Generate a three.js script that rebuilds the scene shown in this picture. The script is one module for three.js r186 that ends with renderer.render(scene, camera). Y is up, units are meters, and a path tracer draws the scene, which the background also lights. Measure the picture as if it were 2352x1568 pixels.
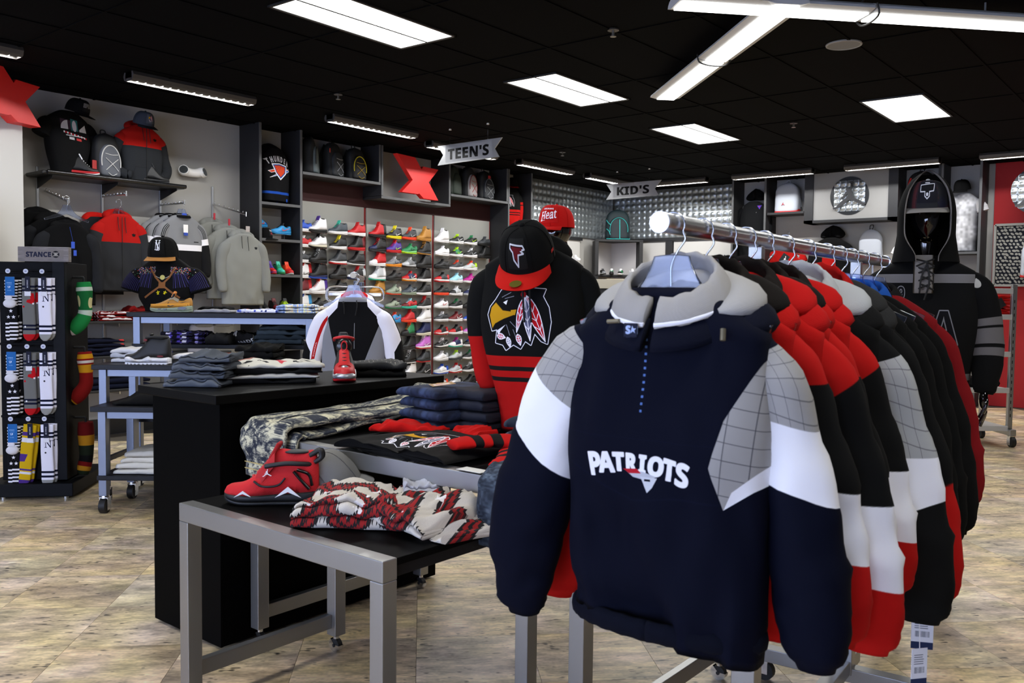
import * as THREE from 'three';
import { RoundedBoxGeometry } from 'three/addons/geometries/RoundedBoxGeometry.js';
import { mergeGeometries, toCreasedNormals } from 'three/addons/utils/BufferGeometryUtils.js';
import { RectAreaLightUniformsLib } from 'three/addons/lights/RectAreaLightUniformsLib.js';

// ---------- camera, sky, exposure ----------
const scene = new THREE.Scene();
const camera = new THREE.PerspectiveCamera(42.39, 1.5, 0.05, 60);
camera.position.set(0, 1.4, 0);
camera.rotation.set(-0.05074, -0.88761, 0.01066, 'YXZ');
camera.focus = 5.2; camera.userData.fStop = 8;
scene.add(camera);
scene.background = new THREE.Color(2.9, 3.45, 5.2);        // overcast daylight outside the shop window
const renderer = new THREE.WebGLRenderer({ antialias: true });
renderer.toneMapping = THREE.LinearToneMapping;
renderer.toneMappingExposure = 1.8;
renderer.shadowMap.enabled = true;
RectAreaLightUniformsLib.init();
const LAMP = { panel: 9, wash: 270, pendant: 9 };            // luminance of the three kinds of fitting
const LAMP_COLOUR = 0xffffff;

// ---------- helpers ----------
const PI = Math.PI, { sin, cos, abs, sqrt, pow, min, max, floor, hypot, sign } = Math;
const V = (x, y, z) => new THREE.Vector3(x, y, z);
const lerp = (a, b, t) => a + (b - a) * t, clamp = (x, a = 0, b = 1) => min(b, max(a, x));
const sm = (a, b, x) => { const t = clamp((x - a) / (b - a)); return t * t * (3 - 2 * t); };
let seedState = 12345;
const rnd = () => { seedState = (seedState * 1664525 + 1013904223) >>> 0; return seedState / 4294967296; };
const hash = (x, y, s = 0) => { let h = (x * 374761393 + y * 668265263 + s * 2147483647) | 0; h = (h ^ (h >>> 13)) * 1274126177 | 0; return ((h ^ (h >>> 16)) >>> 0) / 4294967296; };
function vnoise(x, y, s = 0, px = 0, py = 0) {                // value noise, tileable when px/py are given
  const xi = floor(x), yi = floor(y), fx = x - xi, fy = y - yi, w = (a, p) => p ? ((a % p) + p) % p : a;
  const u = fx * fx * (3 - 2 * fx), v = fy * fy * (3 - 2 * fy);
  const h = (a, b) => hash(w(xi + a, px), w(yi + b, py), s);
  return lerp(lerp(h(0, 0), h(1, 0), u), lerp(h(0, 1), h(1, 1), u), v);
}
// piecewise-smooth curve through [[t, value], ...]
function curve(pts) {
  return t => {
    if (t <= pts[0][0]) return pts[0][1];
    for (let i = 1; i < pts.length; i++) if (t <= pts[i][0]) {
      const [a, va] = pts[i - 1], [b, vb] = pts[i], k = (t - a) / (b - a);
      const m0 = i > 1 ? (vb - pts[i - 2][1]) / (b - pts[i - 2][0]) * (b - a) : vb - va, m1 = i < pts.length - 1 ? (pts[i + 1][1] - va) / (pts[i + 1][0] - a) * (b - a) : vb - va;
      return (2 * k ** 3 - 3 * k * k + 1) * va + (k ** 3 - 2 * k * k + k) * m0 + (-2 * k ** 3 + 3 * k * k) * vb + (k ** 3 - k * k) * m1;
    }
    return pts[pts.length - 1][1];
  };
}
const taken = {};
const numbered = n => { const k = taken[n] = (taken[n] ?? -1) + 1; return k ? n + '_' + String(k).padStart(3, '0') : n; };
function thing(name, label, category, pos = [0, 0, 0], ry = 0, group) {
  const o = new THREE.Group(); o.name = numbered(name); o.position.set(...pos); o.rotation.y = ry;
  o.userData = { label, category }; if (group) o.userData.group = group;
  scene.add(o); return o;
}
function put(parent, name, geo, mat, label) {
  const m = new THREE.Mesh(geo, mat); m.name = name; if (label) m.userData.label = label; parent.add(m); return m;
}
function single(name, label, category, geo, mat, group) {
  const m = new THREE.Mesh(geo, mat); m.name = numbered(name); m.userData = { label, category }; if (group) m.userData.group = group; scene.add(m); return m;
}
function struct(name, geo, mat) { const m = new THREE.Mesh(geo, mat); m.name = name; m.userData.kind = 'structure'; scene.add(m); return m; }
const flat = g => { const n = g.index ? g.toNonIndexed() : g; for (const k of Object.keys(n.attributes)) if (!['position', 'normal', 'uv'].includes(k)) n.deleteAttribute(k); return n; };
const merge = list => mergeGeometries(list.map(flat));
const tr = (g, x = 0, y = 0, z = 0, rx = 0, ry = 0, rz = 0) => { if (rx) g.rotateX(rx); if (ry) g.rotateY(ry); if (rz) g.rotateZ(rz); return g.translate(x, y, z); };
const box = (w, h, d, x = 0, y = 0, z = 0) => new THREE.BoxGeometry(w, h, d).translate(x, y, z);
const rbox = (w, h, d, x = 0, y = 0, z = 0, r = 0.004) => new RoundedBoxGeometry(w, h, d, 2, min(r, w / 2.01, h / 2.01, d / 2.01)).translate(x, y, z);
const bx2 = (x0, x1, y0, y1, z0, z1, r = 0.003) => rbox(x1 - x0, y1 - y0, z1 - z0, (x0 + x1) / 2, (y0 + y1) / 2, (z0 + z1) / 2, r);
function rod(a, b, r = 0.006, n = 10, r2 = r) {
  const d = b.clone().sub(a), g = new THREE.CylinderGeometry(r2, r, d.length(), n);
  g.applyQuaternion(new THREE.Quaternion().setFromUnitVectors(V(0, 1, 0), d.normalize())); return g.translate((a.x + b.x) / 2, (a.y + b.y) / 2, (a.z + b.z) / 2);
}
const tube = (pts, r = 0.004, seg = 24, n = 8, closed = false) => new THREE.TubeGeometry(new THREE.CatmullRomCurve3(pts, closed, 'centripetal'), seg, r, n, closed);
const ell = (rx, ry, rz, x = 0, y = 0, z = 0, a = 20, b = 14) => new THREE.SphereGeometry(1, a, b).scale(rx, ry, rz).translate(x, y, z);
// rings: array of arrays of Vector3 (equal counts); joins neighbours, optional caps
function loft(rings, { cap0 = false, cap1 = false, uv = null, closed = true } = {}) {
  const n = rings[0].length, pos = [], uvs = [], idx = [];
  rings.forEach((r, i) => r.forEach((p, j) => { pos.push(p.x, p.y, p.z); const q = uv ? uv(p, i / (rings.length - 1), j / n) : [p.x + p.z * .8, p.y + p.z * .6]; uvs.push(q[0], q[1]); }));
  const m = closed ? n : n - 1;
  for (let i = 0; i + 1 < rings.length; i++) for (let j = 0; j < m; j++) {
    const a = i * n + j, b = i * n + (j + 1) % n, c = a + n, d = b + n; idx.push(a, c, b, b, c, d);
  }
  const cap = (r, i0, flip) => {
    const c = V(0, 0, 0); r.forEach(p => c.add(p)); c.divideScalar(n); const k = pos.length / 3;
    pos.push(c.x, c.y, c.z); const q = uv ? uv(c, flip ? 0 : 1, 0) : [c.x, c.y]; uvs.push(q[0], q[1]);
    for (let j = 0; j < n; j++) flip ? idx.push(k, i0 + j, i0 + (j + 1) % n) : idx.push(k, i0 + (j + 1) % n, i0 + j);
  };
  if (cap0) cap(rings[0], 0, true); if (cap1) cap(rings[rings.length - 1], (rings.length - 1) * n, false);
  const g = new THREE.BufferGeometry(); g.setAttribute('position', new THREE.Float32BufferAttribute(pos, 3)); g.setAttribute('uv', new THREE.Float32BufferAttribute(uvs, 2));
  g.setIndex(idx); g.computeVertexNormals(); return g;
}
const extrude = (pts, depth, bevel = 0) => new THREE.ExtrudeGeometry(pts instanceof THREE.Shape ? pts : new THREE.Shape(pts.map(p => new THREE.Vector2(p[0], p[1]))), { depth, bevelEnabled: bevel > 0, bevelSize: bevel, bevelThickness: bevel, bevelSegments: 1, curveSegments: 10 });
const plane = (w, h, x = 0, y = 0, z = 0) => new THREE.PlaneGeometry(w, h).translate(x, y, z);

// ---------- materials ----------
const matCache = {};
function mat(color, roughness = 0.8, extra = {}) {
  const key = color + '|' + roughness + '|' + JSON.stringify(extra, (k, v) => v && v.isTexture ? v.uuid : v);
  return matCache[key] ??= new (extra.transmission !== undefined || extra.clearcoat || extra.sheen || extra.specularIntensity !== undefined ? THREE.MeshPhysicalMaterial : THREE.MeshStandardMaterial)({ color, roughness, ...extra });
}
function dataTex(w, h, fn, srgb = true) {
  const d = new Uint8Array(w * h * 4);
  for (let y = 0; y < h; y++) for (let x = 0; x < w; x++) { const c = fn(x, y), i = (y * w + x) * 4; d[i] = c[0]; d[i + 1] = c[1]; d[i + 2] = c[2]; d[i + 3] = 255; }
  const t = new THREE.DataTexture(d, w, h); t.magFilter = THREE.LinearFilter; t.minFilter = THREE.LinearMipmapLinearFilter; t.generateMipmaps = true;
  t.wrapS = t.wrapT = THREE.RepeatWrapping; if (srgb) t.colorSpace = THREE.SRGBColorSpace; t.needsUpdate = true; return t;
}
// canvas whose drawing unit is the metre: origin at the top middle, y downwards
function print(w, h, ppm, draw, base) {
  const c = document.createElement('canvas'); c.width = Math.round(w * ppm); c.height = Math.round(h * ppm);
  const x = c.getContext('2d'); if (base) { x.fillStyle = base; x.fillRect(0, 0, c.width, c.height); }
  x.setTransform(ppm, 0, 0, ppm, c.width / 2, 0); draw(x);
  const t = new THREE.CanvasTexture(c); t.colorSpace = THREE.SRGBColorSpace; t.anisotropy = 8; return t;
}
const poly = (x, pts, fill, stroke, lw) => { x.beginPath(); pts.forEach((p, i) => i ? x.lineTo(p[0], p[1]) : x.moveTo(p[0], p[1])); x.closePath(); if (fill) { x.fillStyle = fill; x.fill(); } if (stroke) { x.strokeStyle = stroke; x.lineWidth = lw; x.lineJoin = 'round'; x.stroke(); } };
// lettering: s = cap height in metres, k = horizontal stretch; drawn at 100 units so that fonts stay crisp
function word(x, text, cx, cy, s, fill, { k = 1, stroke, lw = 0, rot = 0, font = 'bold 100px sans-serif', align = 'center', skew = 0 } = {}) {
  x.save(); x.translate(cx, cy); x.rotate(rot); x.transform(k * s / 73, 0, skew, s / 73, 0, 0); x.font = font; x.textAlign = align; x.textBaseline = 'alphabetic';
  if (stroke) { x.strokeStyle = stroke; x.lineWidth = lw * 73 / s; x.lineJoin = 'round'; x.strokeText(text, 0, 36.5); }
  if (fill) { x.fillStyle = fill; x.fillText(text, 0, 36.5); } x.restore();
}
function fan(x, text, cx, cy, w, s, lift, fill, o = {}) {       // letters set along an arch
  const n = text.length; for (let i = 0; i < n; i++) { const t = n > 1 ? i / (n - 1) * 2 - 1 : 0; word(x, text[i], cx + t * w / 2, cy + lift * t * t, s * (1 + (o.grow || 0) * t * t), fill, { ...o, rot: lift * 2 * t / (w / 2) * 0.9 }); }
}
// fine weave used as relief on all cloth (uv in metres, repeat per metre)
const weave = dataTex(128, 128, (x, y) => { const v = 128 + 60 * sin(x / 128 * 2 * PI * 16) * sin(y / 128 * 2 * PI * 16) + 60 * (vnoise(x / 8, y / 8, 3, 16, 16) - 0.5); return [v, v, v]; }, false);
const weaveM = weave.clone(); weaveM.repeat.set(12, 12); weaveM.needsUpdate = true;
const cloth = (color, extra = {}) => mat(color, 0.92, { bumpMap: weaveM, bumpScale: 0.0006, specularIntensity: 0.25, ...extra });
const printed = (tex, roughness = 0.9) => new THREE.MeshPhysicalMaterial({ map: tex, roughness, specularIntensity: 0.3 });
const chrome = mat(0xd8dadd, 0.16, { metalness: 1 }), steelGrain = dataTex(256, 64, (x, y) => { const v = 205 + 26 * (vnoise(x / 60, y / 1.5, 5, 0, 0) - 0.5) + 10 * (hash(x, y) - 0.5); return [v, v, v]; }, false);
steelGrain.repeat.set(3, 3);
const steel = mat(0x9c9c9a, 0.44, { metalness: 0.85, roughnessMap: steelGrain });
const steelBlue = mat(0x767d8c, 0.5, { metalness: 0.75, roughnessMap: steelGrain });
const blackLam = mat(0x050505, 0.6, { specularIntensity: 0.06 }), blackMat = mat(0x080808, 0.75), charcoalLam = mat(0x232324, 0.6), greyEdge = mat(0x5d5e5e, 0.6), rubber = mat(0x0b0b0b, 0.6), whitePl = mat(0xe8e6e2, 0.45);
const clearPl = mat(0xffffff, 0.06, { transmission: 1, thickness: 0.004, ior: 1.49 });
const clearSheet = mat(0xffffff, 0.08, { transmission: 1, thickness: 0 });
const glossBlack = mat(0x050506, 0.09, { clearcoat: 1, clearcoatRoughness: 0.05 });
// ---------- the room ----------
const CEIL = 3.25, WZ = -8.55, WX = 13.3, NX = -4.2, NZ = 5.2;
const wallPaint = mat(0xa09e99, 0.85), wallDark = mat(0x1b1a1a, 0.8), redPaint = mat(0x2e0506, 0.75), redWall = mat(0xa5151a, 0.75), ceilMat = mat(0x030304, 0.9, { specularIntensity: 0.12 });
// floor: 18-inch stone-look vinyl tiles laid on the diagonal
{
  const N = 1024, S = 1.828;
  const tex = dataTex(N, N, (x, y) => {
    const u = x / N, v = y / N;
    let a = 0; a += 0.36 * vnoise(u * 8, v * 16, 1, 8, 16); a += 0.3 * vnoise(u * 22, v * 60, 2, 22, 60); a += 0.22 * vnoise(u * 60, v * 190, 4, 60, 190); a += 0.12 * vnoise(u * 200, v * 256, 5, 200, 256);
    let c = 0.82 + 0.8 * (a - 0.55);
    const d = vnoise(u * 34, v * 90, 7, 34, 90) * vnoise(u * 90, v * 256, 8, 90, 256); if (d > 0.52) c -= (d - 0.52) * 1.5;
    const w = vnoise(u * 5, v * 9, 9, 5, 9) - 0.5, yel = vnoise(u * 12, v * 20, 11, 12, 20) - 0.5;
    return [clamp(c * (1.02 + 0.04 * w)) * 245, clamp(c * (0.93 + 0.02 * yel)) * 245, clamp(c * (0.78 - 0.07 * w - 0.1 * yel)) * 245];
  });
  tex.repeat.set(1 / S, 1 / S);
  const tones = [0xffffff, 0xf9f5ee, 0xfffaf0, 0xf5f1ea].map(c => new THREE.MeshStandardMaterial({ color: c, map: tex, roughness: 0.42 }));
  const f = struct('floor', box(WX - NX + 0.4, 0.12, NZ - WZ + 0.4, (WX + NX) / 2, -0.066, (NZ + WZ) / 2), mat(0x4b443a, 0.8));
  const T = 0.457, n = V(0.7071, 0, 0.7071), d = V(0.7071, 0, -0.7071), tiles = [], keep = [];
  for (let i = -30; i < 40; i++) for (let j = -14; j < 48; j++) {
    const c = n.clone().multiplyScalar((i + 0.5) * T - 0.015).addScaledVector(d, (j + 0.3) * T);
    if (c.x < NX + 0.34 || c.x > WX - 0.34 || c.z < WZ + 0.34 || c.z > NZ - 0.34) continue;
    const e = c.clone().sub(camera.position); const fw = 0.775 * c.x - 0.63 * c.z, rt = 0.632 * c.x + 0.775 * c.z;
    const seen = fw > 1.9 && abs(rt) < fw * 0.62 + 0.4;
    tiles.push({ c, k: floor(hash(i, j, 3) * 4), key: seen ? fw : 100 + fw, i, j });
  }
  tiles.sort((a, b) => a.key - b.key);
  const rest = [[], [], [], []];
  tiles.forEach((t, q) => {
    const g = new THREE.BoxGeometry(T - 0.0016, 0.006, T - 0.0016); const uv = g.attributes.uv, p = g.attributes.position, ou = hash(t.i, t.j, 1) * S, ov = hash(t.i, t.j, 2) * S;
    for (let k = 0; k < p.count; k++) uv.setXY(k, p.getX(k) + ou, p.getZ(k) + ov);
    g.rotateY(-PI / 4); g.translate(t.c.x, -0.003, t.c.z);
    if (q < 300) put(f, 'floor_tile', g, tones[t.k]); else rest[t.k].push(g);
  });
  rest.forEach((r, k) => { const m = put(f, 'floor_tiles_beyond', merge(r), tones[k]); m.userData.kind = 'stuff'; });
}
// ceiling slab with recess openings is simply a thick slab; dark T-bars carry the tiles
{
  const c = struct('ceiling', box(WX - NX + 0.4, 0.15, NZ - WZ + 0.4, (WX + NX) / 2, CEIL + 0.075, (NZ + WZ) / 2), ceilMat);
  const bar = mat(0x030304, 0.9, { specularIntensity: 0.12 }), a = [];
  for (let x = 2.87; x < WX; x += 1.22) a.push(box(0.018, 0.006, NZ - WZ, x, CEIL - 0.003, (NZ + WZ) / 2));
  for (let z = -8.27; z < NZ; z += 0.61) a.push(box(WX - NX, 0.006, 0.018, (WX + NX) / 2, CEIL - 0.004, z));
  put(c, 'ceiling_grid', merge(a), bar);
}
struct('wall_back', box(WX - NX + 0.4, CEIL + 0.2, 0.2, (WX + NX) / 2, CEIL / 2, WZ - 0.1), wallPaint);
struct('wall_right', box(0.2, CEIL + 0.2, NZ - WZ + 0.4, WX + 0.1, CEIL / 2, (NZ + WZ) / 2), wallPaint);
struct('wall_front', box(WX - NX + 0.4, CEIL + 0.2, 0.2, (WX + NX) / 2, CEIL / 2, NZ + 0.1), wallPaint);
{ // shop front behind the camera: piers, sill and lintel around daylight windows
  const w = [], z0 = WZ - 0.2, z1 = NZ + 0.2, wins = [[-7.9, -5.6], [-5.3, -3.0], [-2.7, -0.4], [-0.1, 2.2]];
  w.push(box(0.2, 0.35, z1 - z0, NX - 0.1, 0.175, (z0 + z1) / 2), box(0.2, CEIL - 2.7, z1 - z0, NX - 0.1, (CEIL + 2.7) / 2, (z0 + z1) / 2));
  let a = z0; for (const [p, q] of [...wins, [z1, z1]]) { w.push(box(0.2, 2.35, p - a, NX - 0.1, 1.525, (a + p) / 2)); a = q; }
  struct('wall_left', merge(w), wallPaint);
  wins.forEach(([p, q], i) => {
    const win = struct('window_' + (i + 1), merge([box(0.06, 0.05, q - p, NX - 0.1, 0.375, (p + q) / 2), box(0.06, 0.05, q - p, NX - 0.1, 2.675, (p + q) / 2), box(0.06, 2.3, 0.05, NX - 0.1, 1.525, p + 0.025), box(0.06, 2.3, 0.05, NX - 0.1, 1.525, q - 0.025), box(0.06, 2.3, 0.05, NX - 0.1, 1.525, (p + q) / 2)]), mat(0x777b80, 0.4, { metalness: 0.8 }));
    for (const [s, e] of [[p + 0.05, (p + q) / 2 - 0.025], [(p + q) / 2 + 0.025, q - 0.05]]) put(win, 'window_pane', plane(e - s, 2.25).rotateY(PI / 2).translate(NX - 0.1, 1.525, (s + e) / 2), clearSheet);
  });
}
struct('baseboard_back', bx2(3.4, 5.7, 0, 0.16, WZ, WZ + 0.015), mat(0x101010, 0.5));
struct('baseboard_right', bx2(WX - 0.015, WX, 0, 0.16, -2.5, NZ), mat(0x101010, 0.5));
struct('trim_1', bx2(6.3, 10, 2.5, 2.98, WZ, WZ + 0.02), redPaint);                     // dark red band above the shoe panels
struct('trim_2', bx2(WX - 0.03, WX, 0, CEIL, -2.5, 1.6), redWall);                        // red wall section at the right
// pale pillar at the left edge, with the red letter on top
struct('trim_3', bx2(2.72, 3.26, 0, CEIL - 0.27, -8.5, -8.1), mat(0xc5c3bd, 0.8));

// ---------- lamps ----------
const glow = (c, e) => new THREE.MeshStandardMaterial({ color: 0x222222, emissive: c, emissiveIntensity: e, roughness: 0.5 });
const panelGlow = glow(0xfffdf8, 1.8), tubeGlow = glow(0xfffcf6, 5);
function rect(parent, w, h, x, y, z, lum, turn = 0) {          // downward area light in the parent's frame
  const l = new THREE.RectAreaLight(LAMP_COLOUR, lum, w, h); l.position.set(x, y, z); l.rotation.set(-PI / 2, 0, turn); parent.add(l); l.name = 'lamp_light'; return l;
}
const frameM = mat(0x8e8f90, 0.5);
[[4.06, -4.6, 'nearest of the three, above the counter'], [6.5, -4.66, 'middle of the row'], [9.05, -4.72, 'farthest of the row, beyond the two others'], [9.05, -2.48, 'alone over the right side of the shop'], [1.6, -3.2, 'above the front tables, out of view'], [1.6, -0.4, 'above the jacket rail, out of view'], [4.06, 1.0, 'toward the window wall, out of view'], [11.4, 0.4, 'by the right wall, out of view'], [-1.2, -3.2, 'behind the viewer, out of view']].forEach(([x, z, where]) => {
  const t = thing('ceiling_light', 'square-edged white light panel in the black ceiling, ' + where, 'ceiling light', [x, CEIL, z], 0.02, 'recessed light panels');
  put(t, 'frame', merge([box(1.2, 0.012, 0.02, 0, -0.006, 0.27), box(1.2, 0.012, 0.02, 0, -0.006, -0.27), box(0.02, 0.012, 0.56, 0.59, -0.006, 0), box(0.02, 0.012, 0.56, -0.59, -0.006, 0)]), mat(0x1a1a1a, 0.5));
  put(t, 'diffuser', box(1.18, 0.006, 0.52, 0, -0.004, 0), panelGlow);
  rect(t, 1.16, 0.5, 0, -0.012, 0, LAMP.panel);
});
// wall-wash fittings: slim grey housing with a bright louvred slot
function washer(x, z, ry, len, where) {
  const t = thing('wall_washer', where, 'strip light', [x, CEIL, z], ry, 'wall washers along the walls'), m = mat(0x4a4744, 0.45, { metalness: 0.3 });
  const side = s => { const p = [[s * 0.05, -0.074], [s * 0.045, -0.074], [s * 0.045, -0.056], [s * 0.03, -0.05], [s * 0.03, 0], [s * 0.07, 0], [s * 0.085, -0.03], [s * 0.075, -0.062]]; return new THREE.ExtrudeGeometry(new THREE.Shape(p.map(q => new THREE.Vector2(q[0], q[1]))), { depth: len, bevelEnabled: false }).rotateY(PI / 2).translate(-len / 2, 0, 0); };
  put(t, 'housing', merge([side(1), side(-1), box(len, 0.05, 0.062, 0, -0.025, 0), box(0.006, 0.074, 0.1, len / 2 - 0.003, -0.037, 0), box(0.006, 0.074, 0.1, 0.003 - len / 2, -0.037, 0)]), m);
  put(t, 'diffuser', box(len - 0.03, 0.004, 0.05, 0, -0.053, 0), tubeGlow);
  for (let i = 1; i < 16; i++) put(t, 'louvre_blade', box(0.001, 0.004, 0.086, -len / 2 + i * len / 16, -0.067, 0), mat(0xcccccc, 0.3, { metalness: 0.6 }));
  rect(t, len - 0.04, 0.016, 0, -0.059, 0, LAMP.wash);
}
[[3.05, 'leftmost strip light, cut by the left frame edge'], [4.36, 'strip light over the wall shelf of clothes'], [6.49, 'strip light over the backpack shelf'], [8.2, 'strip light partly behind the hanging TEEN sign'], [9.92, 'strip light left of the hanging KID sign'], [11.55, 'strip light just above the hanging KID sign']].forEach(([x, w], i) => washer(i ? x : 2.3, i > 2 ? -7.5 : -7.24, 0, 1.2, w));
[[-6.85, 'short-looking strip light right of the KID sign'], [-5.22, 'strip light over the pale draw-string bag'], [-3.57, 'strip light right of the round emblem box'], [-1.9, 'strip light over the red wall, cut by frame']].forEach(([z, w]) => washer(12.35, z, PI / 2, i4(z), w));
function i4() { return 1.2; }
// two eight-foot pendants hung on the diagonal above the jacket rail
function pendant(x0, z0, x1, z1, label) {
  const y = 3.13, len = hypot(x1 - x0, z1 - z0), t = thing('pendant_light', label, 'strip light', [(x0 + x1) / 2, y, (z0 + z1) / 2], -Math.atan2(z1 - z0, x1 - x0));
  const pr = []; for (let i = 0; i <= 10; i++) { const a = PI * i / 10; pr.push(new THREE.Vector2(cos(a) * 0.13, sin(a) * 0.055)); } pr.push(new THREE.Vector2(-0.075, -0.012), new THREE.Vector2(0.075, -0.012));
  for (const k of [-1, 1]) {
    const l = len / 2 - 0.008;
    put(t, 'housing', new THREE.ExtrudeGeometry(new THREE.Shape(pr), { depth: l, bevelEnabled: false }).rotateY(PI / 2).translate(k < 0 ? -len / 2 : 0.008, 0, 0), mat(0xb9babb, 0.45));
    put(t, 'diffuser', box(l - 0.03, 0.008, 0.15, k * len / 4, -0.017, 0), glow(0xfffffb, 3));
    rect(t, l - 0.04, 0.14, k * len / 4, -0.03, 0, LAMP.pendant);
    put(t, 'stem', rod(V(k * len / 3, 0.04, 0), V(k * len / 3, CEIL - y, 0), 0.006), mat(0x777777, 0.4));
  }
  put(t, 'power_cord', tube([V(0, 0.03, 0.13), V(0.02, -0.03, 0.12), V(0.015, -0.04, -0.08), V(0, 0.05, -0.13), V(0.03, 0.12, -0.05)], 0.006), mat(0x222222, 0.6));
}
pendant(6.80, -3.86, 5.05, -2.06, 'long white pendant light running diagonally away, ending in mid ceiling');
pendant(4.66, -2.59, 6.44, -0.98, 'long white pendant light cut by the top right frame edge');
{ // round ceiling loudspeaker and the small sprinkler heads
  const t = thing('ceiling_speaker', 'round pale grey loudspeaker grille set in the black ceiling', 'speaker', [6.52, CEIL, -2.24]);
  put(t, 'rim', new THREE.TorusGeometry(0.118, 0.009, 8, 40).rotateX(PI / 2).translate(0, -0.004, 0), mat(0x8d8e90, 0.5));
  put(t, 'grille', new THREE.CylinderGeometry(0.115, 0.115, 0.006, 40).translate(0, -0.005, 0), mat(0x6e6f73, 0.6));
  [[5.21, -3.37, 'nearest sprinkler head, between the two left light panels'], [9.06, -3.61, 'sprinkler head left of the right-hand light panel'], [5.34, -6.44, 'sprinkler head near the strip light over backpacks'], [9.16, -6.66, 'sprinkler head above the KID sign, far back']].forEach(([x, z, l]) => {
    const s = thing('sprinkler_head', l, 'sprinkler', [x, CEIL, z], 0, 'ceiling sprinklers');
    put(s, 'escutcheon', new THREE.CylinderGeometry(0.035, 0.04, 0.012, 20).translate(0, -0.006, 0), mat(0x55504a, 0.4, { metalness: 0.5 }));
    put(s, 'nozzle', merge([new THREE.CylinderGeometry(0.008, 0.012, 0.04, 10).translate(0, -0.03, 0), new THREE.CylinderGeometry(0.022, 0.022, 0.003, 12).translate(0, -0.052, 0)]), mat(0x9a958c, 0.3, { metalness: 0.8 }));
  });
}
// ---------- wall cabinets, signs and display panels ----------
const FZ = -8.18, FX = 12.9, laminate = mat(0x1c1c1e, 0.55), backGrey = mat(0xa3a09b, 0.85), edgeM = mat(0x4f5051, 0.5), boardM = mat(0x9a9a94, 0.75);
// upright cubby cabinet seen from the front (local x across, y up, z out of the wall)
function cubby(name, label, cat, pos, ry, w, h, d, shelves, y0 = 0) {
  const t = thing(name, label, cat, pos, ry), k = 0.03;
  for (const s of [-1, 1]) { const p = put(t, 'side_panel', box(k, h - y0, d - 0.004, s * (w / 2 - k / 2), (h + y0) / 2, d / 2 - 0.002), laminate); put(p, 'edge_strip', rbox(k + 0.002, h - y0, 0.006, s * (w / 2 - k / 2), (h + y0) / 2, d - 0.001, 0.002), edgeM); }
  put(t, 'back_panel', box(w - 2 * k, h - y0, 0.012, 0, (h + y0) / 2, 0.006), backGrey);
  for (const y of shelves) { const p = put(t, 'shelf', box(w - 2 * k, 0.028, d - 0.018, 0, y - 0.014, d / 2 + 0.005), laminate); put(p, 'edge_strip', rbox(w - 2 * k, 0.03, 0.006, 0, y - 0.014, d - 0.002, 0.002), edgeM); }
  return t;
}
const D = 0.365;
cubby('display_cabinet', 'tall dark cubby cabinet holding the black basketball hoodie and loose sneakers', 'cabinet', [5.985, 0, WZ], 0, 0.57, CEIL, D, [2.405, 2.01, 1.62, 1.21, 0.8, 0.4, 0.06]);
cubby('display_cabinet', 'tall narrow cubby cabinet holding the red and black bird hoodie', 'cabinet', [10.22, 0, WZ], 0, 0.57, CEIL, D, [2.43, 1.6, 0.8, 0.06]);
// overhead shelf boxes
function overhead(label, x0, x1, y, box_) {
  const w = x1 - x0, t = thing('overhead_shelf', label, 'shelf', [(x0 + x1) / 2, 0, WZ], 0), k = 0.03;
  const p = put(t, 'shelf', box(w - 0.005, k, D - 0.004, 0, y - k / 2, D / 2), laminate); put(p, 'edge_strip', rbox(w - 0.005, k + 0.002, 0.006, 0, y - k / 2, D - 0.001, 0.002), edgeM);
  for (const s of box_ ? [-1, 1] : [1]) { const q = put(t, 'side_panel', box(k, CEIL - y - 0.005, D - 0.006, s * (w / 2 - k / 2 - 0.003), (CEIL + y) / 2 + 0.002, D / 2), laminate); put(q, 'edge_strip', rbox(k, CEIL - y - 0.005, 0.006, s * (w / 2 - k / 2 - 0.003), (CEIL + y) / 2 + 0.002, D - 0.001, 0.002), edgeM); }
  put(t, 'back_panel', box(w - 0.08, CEIL - y - 0.01, 0.01, 0, (CEIL + y) / 2, 0.027), backGrey);
  return t;
}
overhead('overhead shelf carrying three dark backpacks beside the red letter box', 6.275, 7.46, 2.79, false);
overhead('deep overhead box framing the big red X letter', 7.465, 8.715, 2.63, true);
overhead('overhead shelf carrying backpacks behind the TEEN sign', 8.72, 9.93, 2.775, false);
const XP = [[-.417, .612], [-.1, .6], [.02, .463], [.05, .502], [.327, .494], [.149, .312], [.327, .094], [.06, .097], [-.02, .153], [-.05, .143], [-.327, .144], [-.139, .312]].reverse();
const redX = mat(0xd8201c, 0.45);
single('letter_sign', 'big red X letter on the overhead box between backpack shelves', 'sign', extrude(XP, 0.07, 0.002).translate(8.09, 2.56, FZ - 0.02), redX);
single('letter_sign', 'big red X letter at the upper left edge on the pale pillar', 'sign', extrude(XP, 0.12, 0.002).scale(0.86, 0.86, 1).rotateY(0.35).translate(3.08, 2.74, -8.06), redX);

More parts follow.
